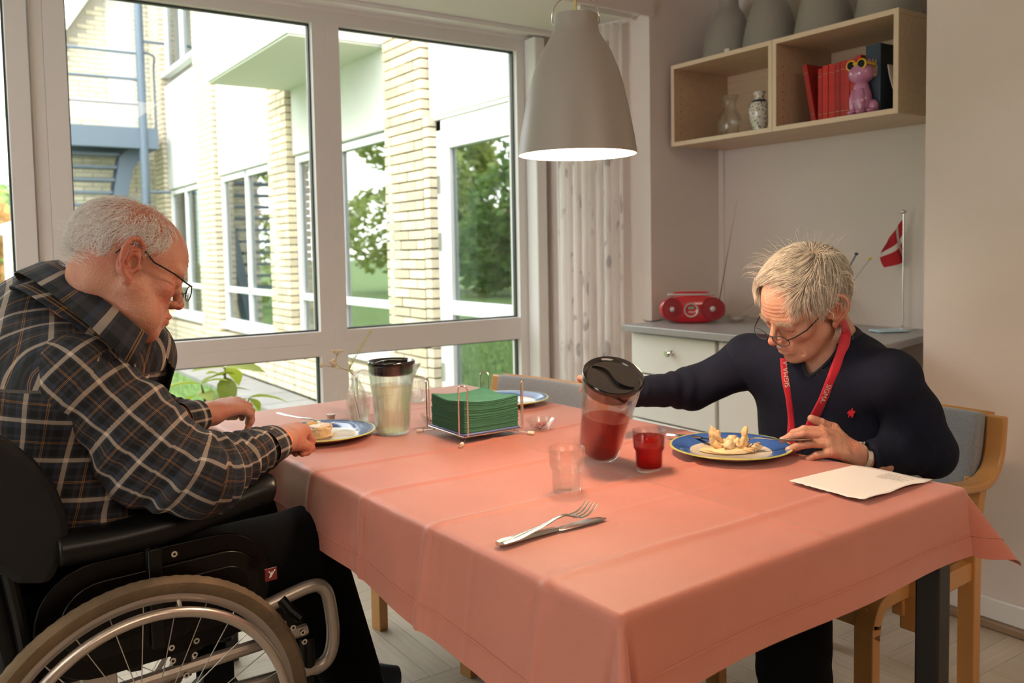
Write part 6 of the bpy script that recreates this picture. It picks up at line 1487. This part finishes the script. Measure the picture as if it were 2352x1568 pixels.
fp = [wp(x, y, 1.72) for x, y in ((560, 1418), (640, 1378), (715, 1345), (745, 1352), (757, 1385), (765, 1450), (758, 1500), (735, 1528), (690, 1542), (600, 1566), (520, 1590))]
MB().tube(spline(fp, 5), .0145, 12).build('front_frame', M_frame, wc)
fp = [wp(x, y, 1.76) for x, y in ((478, 1445), (560, 1428), (640, 1402))]; MB().tube(fp, .013, 12).build('cross_tube', M_frame, wc)
p0, p1 = wp(330, 1492, 1.72), wp(372, 1478, 1.72); MB().tube([p0, p1], .015, 12).build('axle_tube', M_frame, wc)
def platepx(pts, Y, th, m, name, bev=.003):
    P = [wp(x, y, Y) for x, y in pts]; k = len(P); MB().add(P+[p+Vector((0, th, 0)) for p in P], [tuple(reversed(range(k))), tuple(range(k, 2*k))]+[(i, (i+1) % k, k+(i+1) % k, k+i) for i in range(k)]).build(name, m, wc, smooth=0, bevel=bev)
platepx(((385, 1465), (425, 1452), (462, 1445), (468, 1490), (440, 1500), (442, 1552), (405, 1560), (395, 1510), (372, 1500)), 1.70, .012, M_black, 'axle_bracket')
platepx(((160, 1520), (300, 1478), (325, 1482), (327, 1540), (300, 1545), (265, 1520), (165, 1540)), 1.70, .012, M_black, 'rear_bracket')
platepx(((188, 1545), (268, 1518), (272, 1572), (190, 1590)), 1.695, .02, M_alu, 'alloy_block')
platepx(((598, 1400), (650, 1380), (700, 1430), (715, 1490), (650, 1500), (612, 1450)), 1.73, .012, M_black, 'caster_plate')
platepx(((-40, 985), (20, 1010), (80, 1055), (130, 1115), (158, 1185), (165, 1250), (120, 1345), (40, 1345), (-40, 1300)), 1.655, .05, M_blackmat, 'back_side_bolster', .015)
MB().tube([wp(655, 1482, 1.71), wp(682, 1503, 1.66)], .0085, 12).build('quick_release_pin', M_frame, wc)
MB().tube([wp(645, 1375, 1.71), wp(665, 1400, 1.70), wp(690, 1420, 1.69)], .011, 10).build('brake_lever', M_black, wc)
for ys, Yw in ((-1, 1.72), (1, 2.12)):
    b_ = WI @ Vector((.80, Yw+.02, .30))
    MB().tube(spline([(.36, ys*.20, .41), (.46, ys*.20, .39), (.50, ys*.20, .30), (.55, ys*.20, .16)], 6), .013, 10).build('legrest_hanger', M_black, wc)
    MB().box(.43, .60, ys*.20-.10 if ys > 0 else ys*.20-.0, ys*.20+.0 if ys > 0 else ys*.20+.10, .05, .066).build('footplate', M_black, wc, bevel=.006)
    MB().box(.545, .575, ys*.20-.012, ys*.20+.012, .06, .17).build('footplate_stem', M_black, wc)
    MB().tube([(.34, ys*.235, .39), (.34, ys*.235, .22)], .018, 12).build('caster_post', M_black, wc)
    for k in (-1, 1): MB().box(.27, .35, ys*.235+k*.024-.003, ys*.235+k*.024+.003, .06, .21).build('caster_fork', M_black, wc, bevel=.003)
    MB().tube([(.30, ys*.235-.017, .075), (.30, ys*.235+.017, .075)], .072, 28).build('caster_wheel', mat('grey_caster_rubber', (.12, .11, .10), .7), wc, bevel=.006)
MB().tube([(-.17, -.235, .36), (-.17, .235, .36)], .011, 8).build('cross_bar', M_black, wc); MB().tube([(0, -.28, .309), (0, .28, .309)], .012, 10).build('axle_bar', M_black, wc)
# ================================================================ MAN IN DARK SWEATER
hr = A([1.705, 1.290, 1.054]); RR = camrot(*ortho((-.79, -.535, .25), (-.42, .80, .41))); sR = 1.0
fhR, locR = headfn(hr, RR, sR, heavy=0., ear=1.08, nose=1.02); fhRn, _ = headfn(hr, RR, sR, heavy=0., nose=1.02, ears=False)
man2 = thing('person', 'elderly fair-haired man in a dark v-neck sweater holding the tilted pitcher', 'person', (1.90, 1.33, .02))
nb0 = toworld(hr, RR, sR, (0, -.045, -.045)); nb1 = PT(1915, 800, 2.10); nb2 = PT(1915, 880, 2.13)
s2L = PT(2042, 874, 1.97); s2R = PT(1722, 830, 2.25); e2L = PT(2135, 1035, 2.02); w2L = PT(1968, 1045, 1.94); e2R = PT(1585, 893, 2.28); w2R = PT(1442, 900, 2.14)
def torsoR(P):
    a = (s2L-s2R); a = a/np.linalg.norm(a); c_ = PT(1905, 960, 2.16); yaw_ = math.atan2(a[1], a[0]); Rz = A([[math.cos(yaw_), -math.sin(yaw_), 0], [math.sin(yaw_), math.cos(yaw_), 0], [0, 0, 1]])
    d = ell(P, c_, (.185, .125, .20), Rz); d = smin(d, ell(P, c_+A([.0, .0, -.20]), (.170, .135, .18), Rz), .08); d = smin(d, ell(P, c_+A([.03, .02, -.34]), (.17, .15, .12), Rz), .08)
    d = smin(d, cap(P, s2L, s2R, .066, .066), .07); d = smin(d, cap(P, nb1, nb2, .05, .09), .06); d = smin(d, ell(P, PT(1950, 850, 2.16), (.10, .09, .08), Rz), .06); return d
def skinheadR(P):
    d = fhR(P); d = smin(d, cap(P, nb0, nb1, .052, .056), .03); d = smin(d, cap(P, toworld(hr, RR, sR, (0, .030, -.095)), nb2+A([-.03, -.03, .03]), .022, .045), .035)
    d = smin(d, cap(P, nb1, nb2, .056, .085), .04); d = smin(d, torsoR(P)+.008, .02); return d
lo = A([1.55, 1.10, .80]); hi = A([2.02, 1.48, 1.25]); fclip = lambda P: smax(skinheadR(P), .83-P[:, 2], .004)
V1, F1 = nets(fclip, lo, hi, .0021); tint = facetint(locR(V1), 1.0)*(V1[:, 2] > .95)
# left hand on the plate edge, fingers towards the viewer's left
fw2 = PT(1850, 1018, 1.90)-w2L; fw2 /= np.linalg.norm(fw2)
h2L = handspec(w2L, fw2+A([0, 0, .20]), A(CUA*.75+CBA*.65), 1, [(.55, .62, .30), (.50, .42, .25), (.52, .40, .25), (.75, .55, .2)], spread=.75, thumb=((.70, -.3), (.25, .1)), L=.192, fat=1.0)
f2l = handfn(h2L, lambda P: cap(P, w2L-fw2*.07, w2L+fw2*.01, .031, .027))
Vh, Fh = nets(f2l, *box_of([w2L-fw2*.07]+[p for c_ in h2L['fingers']+h2L['palm'] for p in c_[0]], .035), .0021)
# right hand wraps the pitcher body from behind
cj = A(MW @ Vector((0, 0, .150))); axj = A(axis); hb_ = PT(1385, 905, 2.06)
d2R = PT(1322, 884, 2.08)-w2R; d2R /= np.linalg.norm(d2R); fwd2R_ = (w2R-e2R)/np.linalg.norm(w2R-e2R)
h2R = handspec(w2R, d2R+A([0, 0, .05]), A(-CBA*.9-CRA*.2), -1, [(.22, .75, .7), (.22, .75, .7), (.25, .75, .7), (.3, .75, .7)], spread=1.1, thumb=((.5, .2), (.4, .2)), L=.190)
f2r = handfn(h2R, lambda P: cap(P, w2R-fwd2R_*.05, w2R, .028, .027))
Vg, Fg = nets(f2r, *box_of([w2R-fwd2R_*.06]+[p for c_ in h2R['fingers']+h2R['palm'] for p in c_[0]], .035), .0025)
hp1, hp2, kn1, kn2, f1_, f2_ = A([1.90, 1.25, .50]), A([1.90, 1.44, .50]), A([1.50, 1.17, .52]), A([1.50, 1.50, .52]), A([1.44, 1.10, .07]), A([1.46, 1.50, .07])
def coreR(P):
    d = torsoR(P)+.014
    for a, b, c_ in ((s2L, e2L, w2L), (s2R, e2R, w2R)): d = smin(d, chain(P, [a, b, c_], [.05, .038, .027]), .03)
    for a, b, c_ in ((hp1, kn1, f1_), (hp2, kn2, f2_)): d = smin(d, chain(P, [a, b, c_], [.08, .055, .04]), .03)
    return d
V0, F0 = nets(coreR, (1.2, .85, 0), (2.2, 1.75, 1.1), .012, 2)
Va, Fa = joinm([(V1, F1), (Vh, Fh), (Vg, Fg), (V0, F0)]); tn = np.concatenate([tint, np.full(len(Vh), .22), np.full(len(Vg), .3), np.zeros(len(V0))])
bodyR = tomesh('body', Va, Fa, [M_skinR, M_trou], man2, {'tint': tn}); darkcore(bodyR, len(F0)); nails(h2L, man2, M_nail); nails(h2R, man2, M_nail)
q = MB()
for sx in (-1, 1): q.ball(Vector(toworld(hr, RR, sR, (sx*.0315, .0765, -.0005)))-man2.location, .0118, 16, 12)
q.build('eyes', mat('eye_grey', (.25, .22, .20), .15), man2, smooth=180)
# hair
M_hairR = mat('fair_silver_hair', (.68, .615, .52), .5, var=.22, vscale=60); upR, fwR = RR[:, 2], RR[:, 1]
def mask2(c):
    L = locR(c); S = np.abs(L[:, 0]); y, z = L[:, 1], L[:, 2]; m = (z > -.050+np.clip(y+.06, 0, 1)*1.1)*(y < .038-.3*np.clip(.085-z, 0, 1))*1.0
    m *= ~((S > .055) & (y > -.052) & (y < .012) & (z < .040)); return m+1e-9
wr_ = toworld(hr, RR, sR, (-.015, -.060, .118))
def dirR_(P, t, r):
    D = P-wr_; D /= np.linalg.norm(D, axis=1, keepdims=True); sw = np.cross(D, upR[None]); L = locR(P); front = np.clip((L[:, 1]+.02)/.06, 0, 1)[:, None]
    D = D*(1-.45*front)+sw*.25-RR[:, 0]*(-.45)*front*(L[:, 2] > .07)[:, None]; D = D+.75*np.stack([wob(P, 55, 61), wob(P, 55, 62), wob(P, 55, 63)], 1)-A([0, 0, 1])*.30*(.4+t)-upR*.25*(np.abs(L[:, 0]) > .045)[:, None]; return D+r.normal(0, .10, P.shape)
rt = surf_samples(V1, F1, mask2, 11000, 1); Lr = locR(rt); len_ = np.where((np.abs(Lr[:, 0]) > .055) & (Lr[:, 2] < .06), .034, .072)
strands('hair', fhRn, rt, dirR_, len_, 8, .00085, M_hairR, man2, lift=.012, seed=2, wav=.08, follow=.85)
def mask3(c): L = locR(c); return ((L[:, 0] < -.030) & (L[:, 0] > -.07) & (L[:, 1] > .015) & (L[:, 1] < .05) & (L[:, 2] > .055) & (L[:, 2] < .09))*1.0+1e-9
rt = surf_samples(V1, F1, mask3, 260, 3)
rt2 = surf_samples(V1, F1, mask2, 260, 9); strands('loose_hair', fhRn, rt2, lambda P, t, r: dirR_(P, t, r)+grad(fhRn, P)*.6, .07, 8, .00035, M_hairR, man2, lift=.03, seed=12, wav=.15, follow=.3)
strands('hair_lock', fhRn, rt, lambda P, t, r: -A([0, 0, 1])*1.0+fwR*.25-CRA*.35+r.normal(0, .10, P.shape), .060, 6, .00050, M_hairR, man2, lift=.006, seed=5, wav=.05, follow=.6)
# scalp-coloured cap beneath the hair so that it reads dense
capf = lambda P: fhRn(P)-.0022
Vc, Fc = nets(capf, *box_of([hr], .15), .004); keep = mask2(Vc[Fc].mean(1)) > .5; Fc = Fc[keep]; tomesh('hair_base', Vc, Fc, mat('hair_base', (.42, .32, .22), .8), man2)
M_brow = mat('grey_brow', (.50, .40, .30), .6); [brow('eyebrow', locR, V1, F1, hr, RR, sR, fhR, M_brow, man2, 240, .014, 6, side=s_) for s_ in (-1, 1)]
wearglasses('eyeglasses', 'thin wire reading glasses low on the nose of the man in the sweater', hr, RR, sR, None, M_wire, pitch=.30, drop=-.015, fw=.113, rzz=.0112)
# sweater
def openV(P):
    d = cap(P, toworld(hr, RR, sR, (0, -.03, -.06)), nb1, .066, .073); ap = hit(torsoR, 1862, 866); d = np.minimum(d, cap(P, nb1+(ap-nb1)*.15, ap, .060, .004)); d = np.minimum(d, cap(P, PT(1868, 800, 2.03), ap, .055, .004)); return d
ap_ = hit(torsoR, 1862, 866)
def swT(P):
    d = torsoR(P)-.006; d = d-(.0030*wob(P, 24, 21)+.0014*wob(P, 60, 22)); d = smax(d, .50-P[:, 2], .01); return d
def openVf(P):
    d = cap(P, toworld(hr, RR, sR, (0, -.03, -.06)), nb1, .066, .071); d = np.minimum(d, cap(P, nb1+(ap_-nb1)*.1, ap_, .062, .004)); return np.minimum(d, cap(P, PT(1870, 795, 2.02), ap_, .056, .004))
fS = lambda P: smax(swT(P), -openVf(P), .003)
Vs, Fs = nets(swT, (1.50, .95, .48), (2.20, 1.75, 1.14), .005, 3, 1.8); keep = (openVf(Vs) > 0)[Fs].all(1); Fs = Fs[keep]; tomesh('sweater', Vs, Fs, M_knit, man2)
def ribedge(P):  # a rib following the opening's boundary
    return np.sqrt(swT(P)**2+openVf(P)**2)-.0048
Vs, Fs = nets(ribedge, (1.55, 1.08, .80), (2.10, 1.55, 1.14), .0030, 3, 1.8); tomesh('neck_rib', Vs, Fs, mat('navy_rib', (.006, .008, .018), .9), man2)
def slv(pts, rs, endp, dv, seed, elp=.28):
    def f(P):
        cc = chaincoord(P, pts, (0, 0, 1), 1.0); s = cc[:, 1]; th = cc[:, 0]; d = chain(P, pts, rs, .04)
        return smax(d-(folds(P, s, th, elp, .05, .055, .0028)+folds(P, s, th, elp+.17, .05, .035, .0018)+.0034*wob(P, 30, seed)+.0016*wob(P, 66, seed+1)), cut(P, endp, dv), .006)
    return f
fwd2R = (w2R-e2R)/np.linalg.norm(w2R-e2R)
ptsL = [s2L+(s2R-s2L)*.12, s2L, s2L+(e2L-s2L)*.5+A([.0, .0, .0]), e2L, w2L-fw2*.02]; f_ = slv(ptsL, [.058, .062, .062, .052, .036], w2L-fw2*.022, (w2L-e2L), 31, .30)
Vs, Fs = nets(f_, *box_of(ptsL, .10), .0045, 3, 1.9); tomesh('sleeve', Vs, Fs, M_knit, man2)
ptsR = [s2R+(s2L-s2R)*.12, s2R, e2R, w2R-fwd2R*.01]; f_ = slv(ptsR, [.058, .060, .050, .036], w2R-fwd2R*.005, fwd2R, 41, .27)
Vs, Fs = nets(f_, *box_of(ptsR, .10), .0045, 3, 1.9); tomesh('sleeve', Vs, Fs, M_knit, man2)
ringat(w2L-e2L, .034, .020, M_knit, man2, 'cuff', 0); man2.children[-1].location = Vector(w2L-fw2*.026)-man2.location if man2.children[-1].name.startswith('cuff') else man2.children[-1].location
# red embroidered emblem on the chest
e0 = hit(swT, 1954, 948); ec = thing('x', 'x', 'x'); bpy.data.objects.remove(ec)
g0 = grad(swT, e0[None])[0]; sx_ = CRA-g0*(CRA @ g0); sx_ /= np.linalg.norm(sx_); sy_ = np.cross(g0, sx_); k_ = 2.1/1984.6
em = [(-6, 2), (-3, 8), (-1, 6), (0, 13), (3, 14), (4, 8), (8, 9), (9, 4), (6, 3), (7, -3), (4, -11), (2, -5), (0, -5), (-2, -11), (-4, -10), (-3, -3), (-7, -2)]
vs_ = [e0+g0*.0022+(sx_*x+sy_*y)*k_ for x, y in em]; q = MB().add([Vector(v)-man2.location for v in vs_]+[Vector(v+g0*.0012)-man2.location for v in vs_], [tuple(range(17)), tuple(range(17, 34))]+[(i, (i+1) % 17, 17+(i+1) % 17, 17+i) for i in range(17)])
q.build('chest_emblem', mat('red_embroidery', (.62, .015, .03), .7), man2, smooth=0)
# trousers and shoes
def trouR(P):
    d = ell(P, (1.92, 1.345, .51), (.15, .19, .10))
    for a, b, c_ in ((hp1, kn1, f1_), (hp2, kn2, f2_)): d = smin(d, chain(P, [a, b, c_+A([0, 0, .05])], [.10, .082, .072], .02), .03)
    return d-.004*wob(P, 42, 25)-.003*np.sin(P[:, 2]*110)*np.exp(-((P[:, 2]-.2)/.12)**2)
Vs, Fs = nets(trouR, (1.25, .9, .04), (2.15, 1.75, .70), .007, 2, 1.9); tomesh('trousers', Vs, Fs, M_trou, man2)
for ft in (f1_, f2_):
    v = A(man2.location); q = MB(); q.tube([ft+A([.06, 0, -.01])-v, ft+A([-.03, 0, -.015])-v, ft+A([-.14, 0, -.03])-v, ft+A([-.19, 0, -.035])-v], [.04, .046, .040, .026], 14, flat=.8); q.build('shoe', M_black, man2, smooth=60)
# watch
t = thing('wristwatch', 'steel wristwatch on the left wrist of the man in the sweater', 'watch', Vector(w2L-fw2*.010)); ringat(fw2, .0295, .012, M_chrome, t, 'strap', flat=.92)
wd = CUA*.4+CRA*.5-CBA*.1; MB().tube([Vector(CRA*.0)+Vector(CUA*.029), Vector(CUA*.034)], .012, 20).build('watch_case', M_chrome, t)
# lanyard: two ribbon halves lying on the sweater, with printed text
allf = lambda P: np.minimum(np.minimum(swT(P), skinheadR(P)), 9)
ln = thing('lanyard', 'red lanyard with pale lettering around the neck of the man in the sweater', 'lanyard', Vector(ap_)); M_lan = mat('red_ribbon', (.62, .012, .035), .55, bump=.4, bscale=900, sheen=.2); M_let = mat('pale_lettering', (.78, .72, .60), .6)
def ribbon(pxs, ws, name, text=None, tpos=None, tsize=.010, flip=False):
    C_ = []
    for (x, y) in pxs: h_ = hit(allf, x, y, 1.5); g_ = grad(allf, h_[None])[0]; C_.append((h_+A(-CF)*.008, g_))
    P = spline([Vector(c_[0]) for c_ in C_], 6); n_ = len(P); W_ = np.interp(np.linspace(0, 1, n_), np.linspace(0, 1, len(ws)), ws); vs_ = []; fr = []
    for i, p in enumerate(P):
        t_ = (P[min(i+1, n_-1)]-P[max(i-1, 0)]).normalized(); tc_ = Vector(CBA); s_ = t_.cross(tc_).normalized(); 
        fr.append((p, t_, s_, s_.cross(t_).normalized()))
        for k in (-1, -.33, .33, 1): vs_.append(p+s_*(k*W_[i]/2)-ln.location)
    F_ = [(4*i+j, 4*i+j+1, 4*i+5+j, 4*i+4+j) for i in range(n_-1) for j in range(3)]; rb = MB().add(vs_, F_).build(name, M_lan, ln, smooth=180, solid=.0012)
    if text:
        fc = bpy.data.curves.new('t', 'FONT'); fc.body = text; fc.size = 1; fo = bpy.data.objects.new('t', fc); COL.objects.link(fo); dg = bpy.context.evaluated_depsgraph_get(); dg.update(); tm = bpy.data.meshes.new_from_object(fo.evaluated_get(dg)); co_ = [v.co.copy() for v in tm.vertices]; fs_ = [tuple(p_.vertices) for p_ in tm.polygons]; bpy.data.objects.remove(fo)
        cum = [0]
        for i in range(1, n_): cum.append(cum[-1]+(P[i]-P[i-1]).length)
        out = []
        for c_ in co_:
            s_ = tpos+c_.x*tsize*(-1 if flip else 1); a = c_.y*tsize-.35*tsize; j = max(0, min(n_-2, int(np.searchsorted(cum, s_)-1))); u = (s_-cum[j])/max(1e-6, cum[j+1]-cum[j]); p = P[j].lerp(P[j+1], u); _, t_, sd, nn_ = fr[j]
            nv = nn_ if nn_.dot(Vector(CBA)) > 0 else -nn_; out.append(p+sd*(a*(1 if flip else -1))+nv*.0016-ln.location)
        MB().add(out, fs_).build('lettering', M_let, rb, smooth=0)
px2m = 2.02/1984.6
ribbon([(1800, 822), (1803, 870), (1810, 915), (1815, 960), (1817, 1000), (1820, 1040)], [22*px2m, 20*px2m, 15*px2m, 16*px2m, 24*px2m, 28*px2m], 'ribbon', 'SIGMA-A', .070, .0165, True)
ribbon([(1934, 738), (1939, 765), (1934, 800), (1916, 848), (1888, 915), (1862, 970), (1838, 1030)], [16*px2m, 24*px2m, 27*px2m, 25*px2m, 20*px2m, 24*px2m, 24*px2m], 'ribbon', 'SIGMA-', .205, .0165, False)
